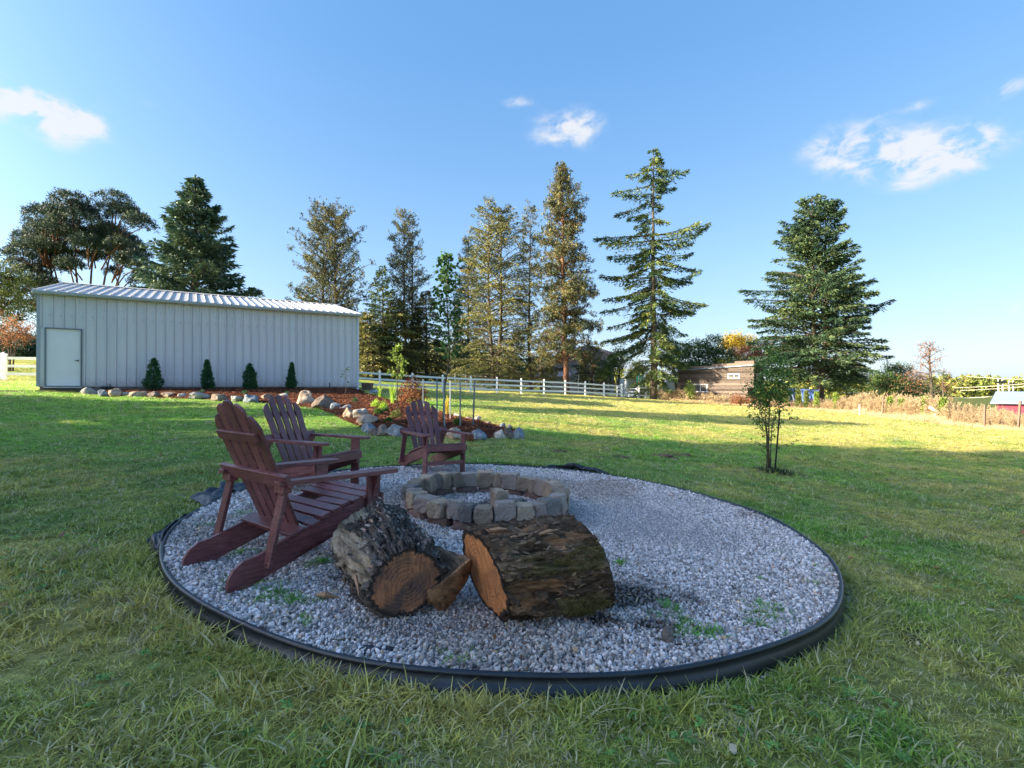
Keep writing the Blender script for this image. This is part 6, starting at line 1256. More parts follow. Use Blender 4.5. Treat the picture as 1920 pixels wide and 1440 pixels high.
for k in range(3): MB().box((4.95 + k * 1.9, -1.1, zt(701) / 2), (.14, .14, zt(701))).build('balcony_post', M['white_trim'], ho)
for (wx, wz, ww, wh) in ((5.6, zt(692), .9, 1.2), (7.2, zt(692), 1.1, 1.3), (8.7, zt(692), .7, 1.1), (5.9, zt(714), .8, 1.0), (7.7, zt(716), .7, 1.5), (9.0, zt(714), .5, 1.0)):
    win(ho, wx, wz, ww, wh, y=.17)
MB().box((11.4, .8, zt(709) / 2), (2.9, 1.6, zt(709))).build('lean_to', M['white_wall'], ho)
# container and shelter between the fir and the cabin
X, Y = at(1200, 56), 56; Z = gz1(X, Y); cont = thing('storage_drum', 'green and pale striped plastic drum on a stand behind the white fence', 'drum', (X, Y, Z))
H0 = zat(718, 56) - Z; H1 = zat(703, 56) - Z
MB().tube([(0, 0, H0), (0, 0, H0 + .08), (0, 0, H1 - .1), (0, 0, H1)], [.36, .40, .40, .30], 16).build('drum', M['green'], cont, True)
for k in range(3): a = -2.2 + k * .65; MB().box((.402 * math.cos(a), .402 * math.sin(a), (H0 + H1) / 2), (.03, .08, H1 - H0 - .25), Matrix.Rotation(a, 3, 'Z')).build('stripe', M['vinyl_dim'], cont)
for (sx, sy) in ((-.3, -.3), (.3, -.3), (.3, .3), (-.3, .3)): MB().box((sx, sy, H0 / 2), (.08, .08, H0)).build('leg', M['metal_dark'], cont)
X, Y = at(1190, 60), 60; Z = gz1(X, Y); sh = thing('garden_shed', 'low pale shed left of the green drum', 'shed', (X, Y, Z)); h_ = zat(707, 60) - Z
MB().box((0, 1, h_ / 2), (1.6, 1.6, h_)).build('wall', M['white_wall'], sh); MB().box((0, 1, h_ + .06), (1.9, 1.9, .12)).build('roof', M['canvas'], sh); win(sh, -.1, h_ * .6, .5, .6, y=.18)
X, Y = at(1243, 60), 60; Z = gz1(X, Y); cv = thing('canvas_shelter', 'pale arched canvas shelter left of the cabin', 'shelter', (X, Y, Z), -.25); h_ = zat(697, 60) - Z
MB().prism([(0, 0), (1.55, 0), (1.55, h_ * .8), (1.35, h_ * .95), (.95, h_), (.35, h_ * .72), (.0, h_ * .45)], 'y', 0, 2.6).build('cover', M['canvas'], cv)
MB().prism([(.02, .05), (1.0, .05), (1.0, h_ * .42), (.1, h_ * .52)], 'y', -.05, .0).build('front_flap', M['dark_canvas'], cv)
MB().box((1.6, 1.2, h_ * .45), (.08, 2.4, h_ * .9)).build('side_flap', M['dark_canvas'], cv)
# tarps behind the weeds under the lone fir
def tarp(label, pxl, pxr, pyt, pyb, Y, mat, seed):
    rg = np.random.default_rng(seed); x0, x1 = at(pxl, Y), at(pxr, Y); zt_, zb = zat(pyt, Y), zat(pyb, Y); n_, m_ = 30, 12; U, W_ = np.meshgrid(np.linspace(0, 1, n_), np.linspace(0, 1, m_), indexing='ij')
    fold = .10 * np.sin(U * 26 + seed) * W_ + .05 * fbm(np.stack([U.ravel() * 9, W_.ravel() * 3, 0 * U.ravel() + seed], 1), 3).reshape(U.shape)
    XX = x0 + (x1 - x0) * U + .25 * (W_) * np.sin(U * 5); YY = Y + fold - .5 * W_; ZZ = zt_ + (zb - zt_) * W_ - .06 * np.abs(np.sin(U * 9)) * (1 - W_)
    V = np.stack([XX, YY, ZZ], -1).reshape(-1, 3); top = V.reshape(n_, m_, 3)[:, 0] + np.array([0, 1.6, .1]); V2 = np.concatenate([V, top])
    q = [(i * m_ + j, (i + 1) * m_ + j, (i + 1) * m_ + j + 1, i * m_ + j + 1) for i in range(n_ - 1) for j in range(m_ - 1)] + [(i * m_, n_ * m_ + i, n_ * m_ + i + 1, (i + 1) * m_) for i in range(n_ - 1)]
    o = link('tarp_cover', np_mesh('tarp_cover', V2, [q], [M[mat]], True)); mm = o.modifiers.new('t', 'SOLIDIFY'); mm.thickness = .02; return tag(o, label, 'tarp')
tarp('bright blue tarp hanging in folds right of the lone fir trunk base', 1501, 1536, 731, 764, 44.2, 'tarp_blue', 1)
tarp('dark blue tarp beside the bright one, left under the lone fir', 1474, 1500, 729, 764, 44.8, 'tarp_dark', 2)
# red shed at the right edge
X, Y = at(1867, 34), 34; Z = zat(790, 34); rs = thing('red_shed', 'dark red board shed with a blue grey roof at the right edge', 'shed', (X, Y, Z), -.80); h_ = zat(754, 34) - Z; hr = zat(734, 34) - Z
for k in range(14): MB().box((.11 + k * .22, .01, h_ / 2), (.212, .03, h_)).build('board', M['red_wall'], rs)
MB().box((1.54, 1.2, h_ / 2), (3.06, 2.3, h_ - .01)).build('inner_wall', M['red_wall'], rs)
MB().add([(-.26, -.35, h_ - .02), (3.3, -.35, h_ - .02), (3.3, 1.1, hr), (-.05, 1.1, hr), (3.3, 2.6, h_), (-.05, 2.6, h_), (-.26, -.35, h_ - .1), (3.3, -.35, h_ - .1), (3.3, 1.1, hr - .08), (-.05, 1.1, hr - .08), (3.3, 2.6, h_ - .08), (-.05, 2.6, h_ - .08)],
         [(0, 1, 2, 3), (3, 2, 4, 5), (0, 6, 7, 1), (6, 9, 8, 7), (9, 11, 10, 8), (0, 3, 9, 6), (3, 5, 11, 9), (5, 4, 10, 11)]).build('roof', M['roof_blue'], rs)
# utility poles and wires
def hpole(label, px, Y, pyt, w):
    X = at(px, Y); Z = gz1(X, Y); h_ = zat(pyt, Y) - Z; r = thing('utility_pole', label, 'utility pole', (X, Y, Z), 0, 'twin utility poles above the red shed')
    for sx in (-1, 1): MB().tube([(sx * w / 2, 0, -.2), (sx * w / 2, 0, h_)], .10, 8).build('pole', M['pole'], r)
    MB().box((0, -.16, h_ - .55), (w + 1.0, .12, .22)).build('crossarm', M['metal_dark'], r)
    for sx in (-1.3, -.6, .6, 1.3): MB().tube([(sx * w / 2, -.16, h_ - .44), (sx * w / 2, -.16, h_ - .15)], [.06, .04], 6).build('insulator', M['metal_dark'], r)
    return r
hpole('twin pale utility poles with dark crossarm above the red shed roof', 1876, 80, 710, .65)
hpole('second pair of pale utility poles nearer the right edge', 1896, 82, 714, .65)
wn_ = 0
for (a_, b_, lab) in (((1812, 705.5, 90), (1960, 712, 80), 'top pale overhead wire at the right edge'), ((1790, 727, 85), (1960, 716, 70), 'upper slanting pale wire running to the twin poles'), ((1800, 732, 85), (1960, 721, 70), 'lower slanting pale wire running to the twin poles'), ((1770, 744.5, 60), (1862, 743, 55), 'level pale wire just above the dry weeds left of the red shed'), ((1560, 735, 70), (1650, 735, 70), 'pale wire seen through the bushes right of the lone fir')):
    P0 = np.array([at(a_[0], a_[2]), a_[2], zat(a_[1], a_[2])]); P1 = np.array([at(b_[0], b_[2]), b_[2], zat(b_[1], b_[2])]); s_ = np.linspace(0, 1, 12)[:, None]; P = P0 + (P1 - P0) * s_; P[:, 2] -= .25 * (s_[:, 0] * (1 - s_[:, 0])) * 4 * .5
    tag(MB().tube(P, .03, 5).build('overhead_wire', M['pole']), lab, 'wire')

# ------------------------------------------------------------------ dry weeds, their posts, plank and young cedars
rng = np.random.default_rng(31)
def weed_plant(h, nbr, rg, heads=True):
    b = MB(); 
    for st_ in range(3):
        ox, oy = rg.normal(0, .07, 2); top = np.array([ox + rg.normal(0, .12), oy + rg.normal(0, .12), h * rg.uniform(.75, 1.05)]); b.tube([(ox, oy, 0), ((ox + top[0]) / 2, (oy + top[1]) / 2, top[2] * .5), top], [.008, .006, .003], 3, tone=.3, cap=False)
        for k in range(nbr):
            f_ = rg.uniform(.15, 1); p = np.array([ox, oy, 0]) * (1 - f_) + top * f_; d = rg.normal(0, 1, 3); d[2] = abs(d[2]) + .6; d /= np.linalg.norm(d); L_ = rg.uniform(.06, .22) * (1.2 - .5 * f_); e = p + d * L_
            b.tube([p, e], [.003, .002], 3, tone=.4, cap=False); n_ = 9; b.kites(p + (e - p) * rg.uniform(.3, 1.1, (n_, 1)), rg.normal(0, 1, (n_, 3)) + d, .05 * rg.uniform(.5, 1.3, n_), .022, rg, np.clip(rg.normal(.55, .25, n_), 0, 1))
    return b
wt = [weed_plant(1.25, 15, rng).mesh('dry_weed', [M['dry']]) for _ in range(5)]
for _ in range(3):
    b = MB(); n_ = 120; b.kites(np.stack([rng.normal(0, .16, n_), rng.normal(0, .16, n_), np.zeros(n_)], 1), rng.normal(0, .35, (n_, 3)) + np.array([0, 0, 1]), rng.uniform(.25, .65, n_), .022, rng, np.clip(rng.normal(.7, .2, n_), 0, 1)); wt.append(b.mesh('dry_weed', [M['dry']]))
wcol = template_collection('dry_weed', wt)
LINE = [(1240, 750), (1262, 754), (1300, 757), (1360, 763), (1430, 766), (1500, 768), (1560, 771), (1620, 777), (1680, 785), (1740, 793), (1800, 800), (1860, 806), (1920, 812), (1990, 822)]
LY = [50, 49, 47.5, 45.5, 43.5, 41.5, 38.5, 35, 31.5, 28.5, 26, 24, 22.5, 20.5]
LW = np.array([(at(px, Y), Y) for (px, py), Y in zip(LINE, LY)])
def along(t): return np.stack([np.interp(t, range(len(LW)), LW[:, 0]), np.interp(t, range(len(LW)), LW[:, 1])], -1)
N = 7400; t_ = rng.uniform(0, len(LW) - 1.01, N); d_ = rng.random(N) ** 1.1 * (6.0 + 4.0 * (t_ > 8.5)); P = along(t_); dv = np.array([.55, .83]); P = P + dv * d_[:, None] + rng.normal(0, .1, (N, 2)); lump = n2(P[:, 0], P[:, 1], .5, 3, 7)
cab_front = (P[:, 0] > 16) & (P[:, 0] < 23.5) & (P[:, 1] > 46.2 - (P[:, 0] - 22) * .7 + 0)
k = ~((P[:, 0] < 23.0) & (d_ > 1.9) & (t_ < 4.4)); P, t_, d_, lump = P[k], t_[k], d_[k], lump[k]; N = len(P)
idx = np.where(d_ < .8, rng.integers(5, 8, N), rng.integers(0, 8, N)); s_ = (.62 + .42 * sstep(0, 1.4, d_)) * (1 + .35 * lump) * rng.uniform(.75, 1.15, N) * np.where(t_ < 4.5, .72, 1)
s_ = s_ * np.interp(t_, [0, 3.6, 4.4, 6, 7, 9.5, 10.5, 13], [.80, .75, .55, .55, .82, .82, .62, .60])
scatter('dry_weeds', np.stack([P[:, 0], P[:, 1], gz(P[:, 0], P[:, 1]) - .02], 1), np.stack([rng.normal(0, .14, N), rng.normal(0, .14, N), rng.uniform(0, 6.3, N)], 1), s_, idx, np.ones((N, 3)), wcol, 'tall tan dry weeds growing along the old wire fence')
for k, (px, yb, yt) in enumerate(((1434, 758, 728), (1475, 756, 730), (1496, 757, 731), (1512, 757, 733), (1531, 758, 735), (1567, 760, 737), (1669, 775, 745), (1691, 776, 749), (1735, 782, 744), (1767, 785, 748))):
    Y = float(np.interp(px, [p[0] for p in LINE], LY)) + 1.0; X = at(px, Y); Z = gz1(X, Y); h_ = zat(yt, Y) - Z
    lb = ['left of the dark blue tarp', 'in front of the dark blue tarp', 'at the left edge of the bright blue tarp', 'in front of the middle of the bright blue tarp', 'at the right edge of the bright blue tarp', 'right of the tarps among the dry weeds', 'left one of the bright pair right of the tarps', 'right one of the bright pair near the dying tree', 'just left of the dying tree trunk', 'right of the dying tree above the leaning plank'][k]
    rg = np.random.default_rng(300 + k); root = thing('young_cedar', 'young columnar cedar ' + lb, 'shrub', (X, Y, Z), 0, 'young cedars in the dry weeds'); n_ = 650; hh = rg.random(n_) ** .9; r_ = .26 * (1 - .45 * hh) * np.sqrt(rg.random(n_)); a = rg.uniform(0, 6.3, n_)
    b = MB(); b.kites(np.stack([r_ * np.cos(a), r_ * np.sin(a), .1 + hh * h_ * .92], 1), rg.normal(0, .5, (n_, 3)) + np.array([0, 0, .8]), .15, .07, rg, np.clip(rg.normal(.45, .25, n_), 0, 1)); b.build('foliage', M['leaf_pale' if k > 3 else 'leaf_olive'], root); MB().tube([(0, 0, -.1), (0, 0, h_ * .6)], .02, 5).build('stem', M['bark_thin'], root)
for k, (px, hh, lb) in enumerate(((1625, 1.1, 'short pale marker stake standing in the dry weeds'), (1845, 1.15, 'weathered wooden fence post left of the red shed'), (1654, 1.35, 'thin brown post left of the bright cedar pair'), (1908, 1.35, 'brown wooden post in front of the red shed'))):
    Y = float(np.interp(px, [p[0] for p in LINE], LY)) + .1; X = at(px, Y); Z = gz1(X, Y)
    if k == 0: px = 1612; X = at(px, Y); hh = .75
    o = MB().box((0, 0, hh / 2 - .05), ((.07, .07, hh + .1))).build('fence_post', M['plank'] if k == 0 else M['post_wood'], loc=(X, Y, Z), rot=(.03, .04 * (k - 1), .3)); tag(o, lb, 'post')
Y = 28.6; X0 = at(1742, Y); o = MB().beam((X0, Y, zat(763, Y)), (X0 + 1.05, Y - .3, zat(787, Y)), .04, .16).build('leaning_plank', M['plank']); tag(o, 'long bleached plank leaning in the dry weeds', 'plank')
o = MB().beam((X0 + .22, Y - .1, zat(776, Y)), (X0 + .42, Y - .35, zat(795, Y)), .04, .10).build('leaning_plank', M['plank']); tag(o, 'short bleached prop under the leaning plank', 'plank')

# ------------------------------------------------------------------ arborvitae along the barn
def barn_pt(s, off): return (BARN_L.x + BARN_D.x * s - BARN_N.x * off, BARN_L.y + BARN_D.y * s - BARN_N.y * off)
def s_for(px, off):
    best = None
    for k in range(2400):
        s_ = k * .005; x_, y_ = barn_pt(s_, off); e = abs(960 + FPX * x_ / y_ - px)
        if best is None or e < best[0]: best = (e, s_)
    return best[1]
for k, (px, pt, wpx, lb) in enumerate(((287, 672, 27, 'largest arborvitae, bushy, first one right of the barn door'), (389, 675, 20, 'narrow arborvitae, second from the barn door'), (469, 682, 21, 'short rounded arborvitae with a brown patch, third from the barn door'), (545, 680, 17, 'thinnest arborvitae with a spindly tip, nearest the right end of the barn'))):
    s_ = s_for(px, .62); x_, y_ = barn_pt(s_, .62); z_ = float(bed_z(np.array([x_]), np.array([y_]))[0]); h_ = zat(pt, y_) - z_; w_ = wpx * y_ / FPX / 2; rg = np.random.default_rng(400 + k)
    root = thing('arborvitae', lb, 'shrub', (x_, y_, z_), 0, 'arborvitae planted along the barn wall', rot=((.0, .03, -.02, .04)[k], (.03, -.04, .05, -.03)[k], k)); b = MB(); ns = 420
    hh = rg.random(ns) ** 1.15; prof_ = np.where(hh < .18, .72 + hh * 1.5, 1.0 - ((hh - .18) / .82) ** (1.7, 1.15, 2.3, .75)[k]) + .06; a = rg.uniform(0, 6.3, ns); r_ = w_ * prof_ * rg.uniform(.45, 1.02, ns) * (1 + .26 * np.sin(a * (2 + k % 2) + hh * (7 + 3 * k) + 2 * k))
    C = np.stack([r_ * np.cos(a), r_ * np.sin(a), .03 + hh * h_ * .93], 1); m = 9; P = np.repeat(C, m, 0) + rg.normal(0, .022, (ns * m, 3)); D = np.repeat(np.stack([np.cos(a) * .5, np.sin(a) * .5, 1 + 0 * a], 1), m, 0) + rg.normal(0, .38, (ns * m, 3))
    tn = np.repeat(np.clip(.45 + .25 * rg.normal(size=ns), 0, 1), m); b.kites(P, D, .085 * rg.uniform(.6, 1.2, ns * m), .028, rg, tn); b.build('foliage', M['cedar_green'], root)
    MB().tube([(0, 0, -.05), (0, 0, h_ * .8)], [.03, .01], 6).build('stem', M['bark_thin'], root)
    if k == 2:
        b = MB(); P = np.stack([rg.normal(.10, .07, 170), -w_ * .8 - rg.uniform(-.05, .06, 170), np.abs(rg.normal(.22, .16, 170))], 1); b.kites(P, rg.normal(0, .6, (170, 3)) + np.array([0, 0, 1]), .06, .018, rg, rg.random(170)); q_ = b.build('brown_foliage', M['leaf_rust'], root); q_['label'] = 'browned patch low on the shrub'

# ------------------------------------------------------------------ maple sapling with stakes, small tree, lime sapling
def bed_at(px, py):
    x_, y_, z_ = ground_at(px, py, .09); return x_, y_, float(bed_z(np.array([x_]), np.array([y_]))[0])
X, Y, Z = bed_at(832, 799)
mp = thing('maple_sapling', 'tall slender maple sapling with a narrow leafy crown tied between stakes', 'tree', (X, Y, Z)); rg = np.random.default_rng(500)
tp = [(832, 800), (832, 760), (834, 720), (840, 690), (843, 660), (841, 610), (837, 560), (838, 510), (836, 474)]
P = np.array([(at(a_, Y) - X, .02 * math.sin(i), zat(b_, Y) - Z) for i, (a_, b_) in enumerate(tp)]); HM = P[-1, 2]
tm = MB().tube(P, np.linspace(.024, .005, len(P)), 8); fm = MB(); LP, LD = [], []
def mrad(h): return float(np.interp(h / HM, [.30, .40, .52, .62, .72, .80, .88, 1.0], [.12, .36, .42, .42, .36, .27, .18, .07]))
for k in range(74):
    h = HM * (.36 + .63 * (k + rg.random()) / 74); a = k * 2.4 + rg.normal(0, .3); b_ = np.array([np.interp(h, P[:, 2], P[:, 0]), np.interp(h, P[:, 2], P[:, 1]), h]); r = mrad(h) * rg.uniform(.65, 1.15); e = b_ + np.array([math.cos(a) * r, math.sin(a) * r, r * rg.uniform(.6, 1.1)]); mm = (b_ + e) / 2 + np.array([math.cos(a), math.sin(a), 0]) * r * .1
    tm.tube([b_, mm, e], [.006, .004, .002], 4, cap=False)
    for q in range(rg.integers(8, 14)): t_ = rg.uniform(.25, 1.05); LP.append(b_ * (1 - t_) + e * t_ + rg.normal(0, .035, 3)); LD.append(np.array([math.cos(a) * .5, math.sin(a) * .5, -.55]) + rg.normal(0, .5, 3))
def maple_leaves(fm, LP, LD, size, rg):
    LP = np.array(LP); LD = np.array(LD); LD /= np.linalg.norm(LD, axis=1)[:, None]; sd = np.cross(LD, rg.normal(size=LD.shape)); sd /= np.linalg.norm(sd, axis=1)[:, None]; nn = np.cross(LD, sd)
    shp = [(0, 0, 0), (.30, .42, .06), (.62, .30, 0), (1.0, 0, -.10), (.62, -.30, 0), (.30, -.42, .06)]; S_ = size * rg.uniform(.7, 1.25, len(LP))[:, None]
    V = np.stack([LP + S_ * (LD * a_ + sd * b_ + nn * c_) for a_, b_, c_ in shp], 1).reshape(-1, 3); o_ = np.arange(len(LP))[:, None] * 6
    fm.add(V, np.concatenate([o_ + np.array([[0, 1, 2, 3]]), o_ + np.array([[0, 3, 4, 5]])]), None, np.repeat(np.clip(rg.normal(.45, .22, len(LP)), 0, 1), 6))
maple_leaves(fm, LP, LD, .085, rg); tm.build('trunk', M['bark_thin'], mp, True); fm.build('crown', M['leaf_maple'], mp)
M['stake'] = simple('galvanised_stake', (.22, .25, .28), .45, .25, 10, .05, metal=.4)
for k, (px, pt, pb, lean, lb) in enumerate(((793, 711, 780, 0, 'leftmost grey metal stake, rising behind the farthest chair back'), (819.5, 710, 796, 0, 'dark metal stake just left of the maple trunk'), (834, 712, 801, -.03, 'metal stake tied close to the maple trunk'), (845, 713, 788, .0, 'thin metal stake just right of the maple trunk'), (864, 711, 800, .0, 'grey metal stake, second from the right'), (888, 713, 800, -.09, 'rightmost metal stake, leaning outward'))):
    X, Y, Z = bed_at(px, pb); h_ = zat(pt, Y) - Z
    st = thing('tree_stake', lb, 'stake', (X, Y, Z), 0, 'metal stakes round the maple sapling', rot=(0, lean, .4 * k))
    MB().box((0, 0, h_ / 2 - .1), (.032, .005, h_ + .2)).box((0, .014, h_ / 2 - .1), (.005, .026, h_ + .19)).build('stake_bar', M['stake'], st)
    for q in range(int(h_ / .12)): MB().box((0, .0285, .08 + q * .12), (.010, .006, .02)).build('stud', M['stake'], st)
X1, Y1, Z1 = bed_at(834, 801); X2, Y2, Z2 = bed_at(888, 800)
tag(MB().tube([(X1, Y1, Z1 + .93), (X1 + .06, Y1 + .1, Z1 + .90), (X2 - .3, Y2, Z2 + .92)], .004, 5).build('tie_wire', M['metal_dark']), 'thin tie wire from the maple trunk toward the right stakes', 'wire')
# lime green sapling
X, Y, Z = bed_at(746, 772); h_ = zat(648, Y) - Z; ls_ = thing('lime_sapling', 'thin sapling with bright lime leaves left of the rust leaved shrub', 'sapling', (X, Y, Z)); rg = np.random.default_rng(510)
P = np.array([(0, 0, -.05), (-.02, 0, h_ * .3), (.01, 0, h_ * .6), (-.05, 0, h_ * .85), (-.03, 0, h_)]); tm = MB().tube(P, [.017, .014, .010, .006, .003], 6); LP, LD = [], []
for k in range(26):
    h = h_ * rg.uniform(.42, .98); a = rg.uniform(0, 6.3); r = .30 * (1.1 - h / h_) * 1.2 + .06; b_ = np.array([np.interp(h, P[:, 2], P[:, 0]), 0, h]); e = b_ + np.array([math.cos(a) * r, math.sin(a) * r, r * .7]); tm.tube([b_, e], [.005, .002], 4, cap=False)
    for q in range(10): t_ = rg.uniform(.2, 1.05); LP.append(b_ * (1 - t_) + e * t_ + rg.normal(0, .03, 3)); LD.append(rg.normal(0, 1, 3) + np.array([0, 0, -.3]))
fm = MB(); maple_leaves(fm, LP, LD, .075, rg); tm.build('trunk', M['bark_thin'], ls_, True); fm.build('crown', M['leaf_pale'], ls_)
# multi stemmed small tree on the right lawn
X, Y, Z = ground_at(1444, 884); st_ = thing('small_orchard_tree', 'small multi stemmed tree with sparse low twigs standing on the shaded right lawn', 'tree', (X, Y, Z)); rg = np.random.default_rng(520); tm = MB(); LP, LD = [], []
q2 = lambda px, py, dy=0.0: np.array([at(px, Y) - X, dy, zat(py, Y) - Z])
stems = [([(1437, 886), (1438, 850), (1436, 800), (1424, 770), (1432, 730)], .010), ([(1443, 886), (1440, 840), (1440, 790), (1442, 755), (1432, 725), (1425, 690)], .014), ([(1444, 886), (1446, 845), (1450, 800), (1462, 765), (1472, 730), (1470, 700)], .010), ([(1441, 886), (1441, 820), (1438, 770), (1450, 742), (1462, 715), (1455, 685)], .011)]
fd = [0, -.03, .05, .08]
for (pp, r0), dy in zip(stems, fd):
    Pt = np.array([q2(a_, b_, dy * min(1, i / 2)) for i, (a_, b_) in enumerate(pp)]); Pt[0, 2] -= .03; tm.tube(Pt, np.linspace(r0, r0 * .35, len(Pt)), 7)
    for k in range(26):
        t_ = rg.uniform(.25, 1) * (len(Pt) - 1); i0 = min(int(t_), len(Pt) - 2); b_ = Pt[i0] + (Pt[i0 + 1] - Pt[i0]) * (t_ - i0); a = rg.uniform(0, 6.3); r = rg.uniform(.10, .30) * (1 if b_[2] > .8 else .8); e = b_ + np.array([math.cos(a) * r, math.sin(a) * r * .9, r * rg.uniform(.1, .7)]); m_ = (b_ + e) / 2 + rg.normal(0, .02, 3)
        tm.tube([b_, m_, e], [.0042, .003, .0015], 4, cap=False); nl = 5 if b_[2] < 1.0 else 22
        for q in range(nl): tt_ = rg.uniform(.3, 1.08); LP.append(b_ * (1 - tt_) + e * tt_ + rg.normal(0, .022 if nl < 10 else .045, 3)); LD.append(rg.normal(0, 1, 3))
for k in range(430):        # leafy head
    c_ = [(1445, 712, 34, 36), (1458, 690, 24, 26), (1430, 730, 26, 22), (1420, 742, 18, 12), (1468, 735, 20, 22), (1450, 670, 16, 16)][rg.choice(6, p=[.3, .2, .16, .08, .16, .10])]; v = rg.normal(0, .52, 3); p = q2(c_[0] + v[0] * c_[2], c_[1] + v[1] * c_[3], v[2] * .22)
    for q in range(4): LP.append(p + rg.normal(0, .03, 3)); LD.append(rg.normal(0, 1, 3))
for (x1, y1, x2, y2) in ((1440, 815, 1405, 783), (1405, 783, 1398, 776), (1438, 840, 1402, 823), (1450, 800, 1482, 783), (1482, 783, 1506, 785), (1446, 845, 1488, 824), (1440, 800, 1410, 772), (1450, 775, 1484, 768), (1440, 860, 1420, 840)):
    a_, b_ = q2(x1, y1), q2(x2, y2, rg.uniform(-.15, .15)); tm.tube([a_, (a_ + b_) / 2 + np.array([0, 0, .015]), b_], [.004, .003, .0015], 4, cap=False)
    for q in range(14): t_ = rg.random(); LP.append(a_ * (1 - t_) + b_ * t_ + rg.normal(0, .012, 3)); LD.append(rg.normal(0, 1, 3))
fm = MB(); maple_leaves(fm, LP, LD, .034, rg); tm.build('trunk', M['bark_thin'], st_, True); fm.build('crown', M['leaf_green'], st_)
a_, b_ = q2(1452, 884, -.02), q2(1462, 770, .02); tag(MB().beam((X + a_[0], Y, Z - .05), (X + b_[0], Y, Z + b_[2]), .014, .022).build('support_stake', M['metal_dark']), 'thin dark stake leaning beside the small orchard tree', 'stake')
xx = rng.normal(X + .05, .14, 160); yy = rng.normal(Y - .03, .10, 160); N = 160
scatter('tree_foot_weeds', np.stack([xx, yy, gz(xx, yy)], 1), np.stack([rng.normal(0, .2, N), rng.normal(0, .2, N), rng.uniform(0, 6.3, N)], 1), rng.uniform(.9, 1.7, N), rng.integers(6, 8, N), np.array([.04, .085, .02]) * rng.uniform(.6, 1.2, (N, 1)), nearc, 'dark tufts of weeds round the foot of the small orchard tree')

# ------------------------------------------------------------------ plants in the bed
def strap_plant(label, px, py, h, n_, mat, spread, seed, w=.016, name='strap_leaf_plant', up=1.0):
    X, Y, Z = bed_at(px, py); rg = np.random.default_rng(seed); root = thing(name, label, 'plant', (X, Y, Z)); b = MB()
    for k in range(n_):
        a = rg.uniform(0, 6.3); hh = h * rg.uniform(.6, 1.05); ln = spread * rg.uniform(.2, 1.1); x0, y0 = rg.normal(0, .025, 2); V = []; sa = a + 1.57
        for t_ in (0, .35, .7): ww = w * (1 - .4 * t_) / 2; cx_ = x0 + math.cos(a) * ln * t_ ** 1.7; cy_ = y0 + math.sin(a) * ln * t_ ** 1.7; V += [(cx_ - math.cos(sa) * ww, cy_ - math.sin(sa) * ww, hh * t_ * up), (cx_ + math.cos(sa) * ww, cy_ + math.sin(sa) * ww, hh * t_ * up)]
        V.append((x0 + math.cos(a) * ln, y0 + math.sin(a) * ln, hh)); b.add(V, [(0, 1, 3, 2), (2, 3, 5, 4)], [(4, 5, 6)], rg.random())
    b.build('leaves', M[mat], root); return root
def mound(label, px, py, w, h, mat, seed, n_=420, leaf=.03, name='small_shrub', cat='plant', asp=.5, mm=None):
    X, Y, Z = bed_at(px, py); w = w * Y / FPX / 2; h = h * Y / FPX; rg = np.random.default_rng(seed); root = thing(name, label, cat, (X, Y + w * .6, Z)); v = rg.normal(0, 1, (n_, 3)); v[:, 2] = np.abs(v[:, 2]); v /= np.linalg.norm(v, axis=1)[:, None]; C = v * (rg.uniform(.5, 1.05, n_)[:, None]) * (1 + .25 * fbm(v * 2 + seed, 2)[:, None]) * np.array([w, w, h]); fm = MB()
    m = 4; P = np.repeat(C, m, 0) + rg.normal(0, leaf * .5, (n_ * m, 3)); D = np.repeat(v, m, 0) + rg.normal(0, .6, (n_ * m, 3)); fm.kites(P, D, leaf * rg.uniform(.7, 1.3, n_ * m), leaf * asp, rg, np.clip(rg.normal(.5, .25, n_ * m), 0, 1)); fm.build('leaves', M[mat], root)
    tm = MB()
    for q in rg.choice(n_, 14, replace=False): tm.tube([(0, 0, 0), C[q]], [.006, .002], 4, cap=False)
    tm.build('stems', M['bark_thin'], root); return root
mound('rounded shrub with rust red leaves between the barn and the maple sapling', 771, 753, 56, 42, 'leaf_rust', 601, 520, .085, 'rust_leaved_shrub', 'shrub', .45)
for (px, py, h, n_, mat, sp, sd, lb) in ((712, 742, .62, 24, 'leaf_lime', .2, 611, 'yellow green upright iris clump nearest the barn corner'), (736, 758, .72, 30, 'leaf_lime', .18, 612, 'tall yellow green iris clump left of the lime sapling'), (838, 778, .52, 20, 'leaf_yellow', .10, 613, 'bright yellow grass tuft beside the stakes'), (798, 762, .38, 14, 'leaf_lime', .15, 614, 'small light green leaf tuft behind the farthest chair back'), (724, 752, .22, 14, 'leaf_green', .14, 615, 'low green leafed clump between the two iris clumps')): strap_plant(lb, px, py, h, n_, mat, sp, sd, .022)
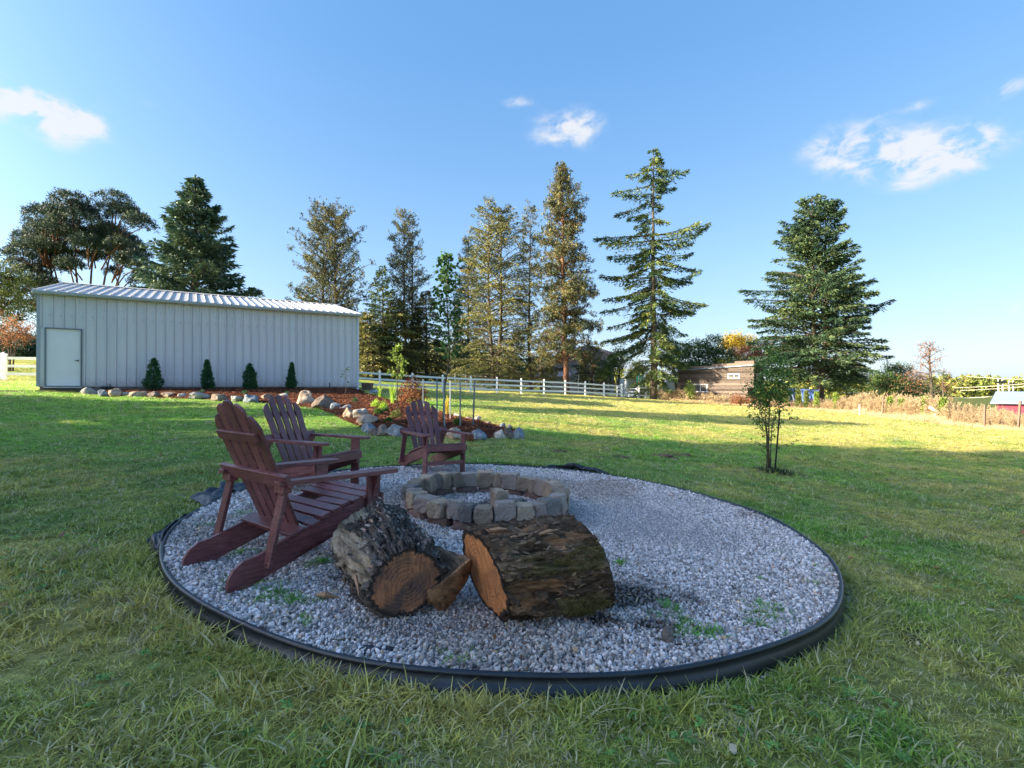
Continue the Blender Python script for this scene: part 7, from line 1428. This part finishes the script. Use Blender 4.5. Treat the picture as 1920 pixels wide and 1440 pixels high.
for (px, py, w, h, mat, sd, lb) in ((703, 766, 14, 12, 'leaf_lime', 621, 'bright lime green mound plant in the sunny mulch'), (718, 769, 13, 11, 'leaf_lime', 622, 'pale green spiky mound right of the lime one'), (708, 778, 16, 9, 'leaf_green', 623, 'dark green low mound in front of the lime one'), (722, 774, 8, 6, 'leaf_green', 624, 'tiny green plant beside the spiky mound'), (740, 786, 20, 13, 'leaf_olive', 625, 'grey green lavender like mound left of the farthest chair'), (727, 793, 10, 6, 'leaf_green', 626, 'tiny dark green plant nearest the boulders left of the farthest chair'), (665, 755, 14, 9, 'cedar_green', 627, 'dark green low plant in the mulch near the barn corner'), (377, 737, 10, 6, 'cedar_green', 628, 'tiny blue green plant in the mulch left of the second arborvitae'), (457, 739, 12, 7, 'cedar_green', 629, 'tiny blue green plant in the mulch left of the third arborvitae'), (536, 741, 11, 6, 'cedar_green', 630, 'tiny blue green plant in the mulch near the last arborvitae'), (162, 732, 16, 12, 'hedge', 631, 'small greyish plant beside the barn door, behind the first boulder'), (197, 730, 22, 13, 'hedge', 632, 'dark broad leaved plant behind the tan boulder near the barn door'), (858, 798, 12, 12, 'leaf_green', 633, 'small green plant at the foot of the stakes'), (812, 800, 14, 14, 'leaf_dark', 634, 'dark green plant behind the farthest chair back'), (881, 819, 10, 9, 'leaf_rust', 635, 'small red flowered plant behind the boulders at the right'), (835, 836, 9, 14, 'cedar_green', 636, 'dark green sprig in front of the boulders behind the farthest chair')):
    mound(lb, px, py, w, h, mat, sd, 150, .035 if mat != 'cedar_green' else .025)
baretree_ = baretree
X, Y, Z = bed_at(648, 742); rg = np.random.default_rng(640); root = thing('bare_sapling', 'thin nearly leafless sapling in front of the right end of the barn wall', 'sapling', (X, Y, Z)); tm = MB(); tm.tube([(0, 0, 0), (.01, 0, .5), (.05, 0, 1.05)], [.008, .006, .003], 5); LP, LD = [], []
for k in range(9):
    h = rg.uniform(.2, .85); a = rg.uniform(0, 6.3); e = np.array([math.cos(a) * .16, math.sin(a) * .16, h + .18]); tm.tube([(.02 * h, 0, h), e], [.004, .002], 4, cap=False); LP += [e, e * .9 + np.array([0, 0, .1 * h])]; LD += [rg.normal(0, 1, 3), rg.normal(0, 1, 3)]
for q in range(10): LP.append(np.array([.06, 0, 1.0]) + rg.normal(0, .05, 3)); LD.append(rg.normal(0, 1, 3))
fm = MB(); maple_leaves(fm, LP, LD, .06, rg); tm.build('stem', M['bark_thin'], root); fm.build('leaves', M['leaf_dark'], root)
s_ = s_for(618, .3); x_, y_ = barn_pt(s_, .3); tag(MB().tube([(x_, y_, .8), (x_, y_, 1.28)], .02, 6).build('marker_stake', M['metal_dark']), 'short dark stake in front of the barn footing near its right end', 'stake')
s_ = s_for(480, .12); x_, y_ = barn_pt(s_, .12); tag(MB().tube([(x_, y_, .9), (x_, y_, 1.78)], .035, 8).build('vent_pipe', M['barn_trim_light']), 'short pale pipe standing against the barn wall right of the third arborvitae', 'pipe')
# planter behind the barn corner
X, Y, Z = ground_at(690, 736); Y2_ = 26.0; X = at(689, Y2_); Z = gz1(X, Y2_); h_ = zat(718, Y2_) - Z; pl = thing('planter_pot', 'dark reddish brown square planter behind the corner of the barn', 'planter', (X, Y2_, Z))
MB().add([(-.20, -.20, 0), (.20, -.20, 0), (.20, .20, 0), (-.20, .20, 0), (-.25, -.25, h_), (.25, -.25, h_), (.25, .25, h_), (-.25, .25, h_)], [(0, 1, 5, 4), (1, 2, 6, 5), (2, 3, 7, 6), (3, 0, 4, 7), (0, 3, 2, 1)]).build('pot', M['brick'], pl)
MB().box((0, 0, h_ - .06), (.44, .44, .04)).build('earth', M['mulch'], pl)
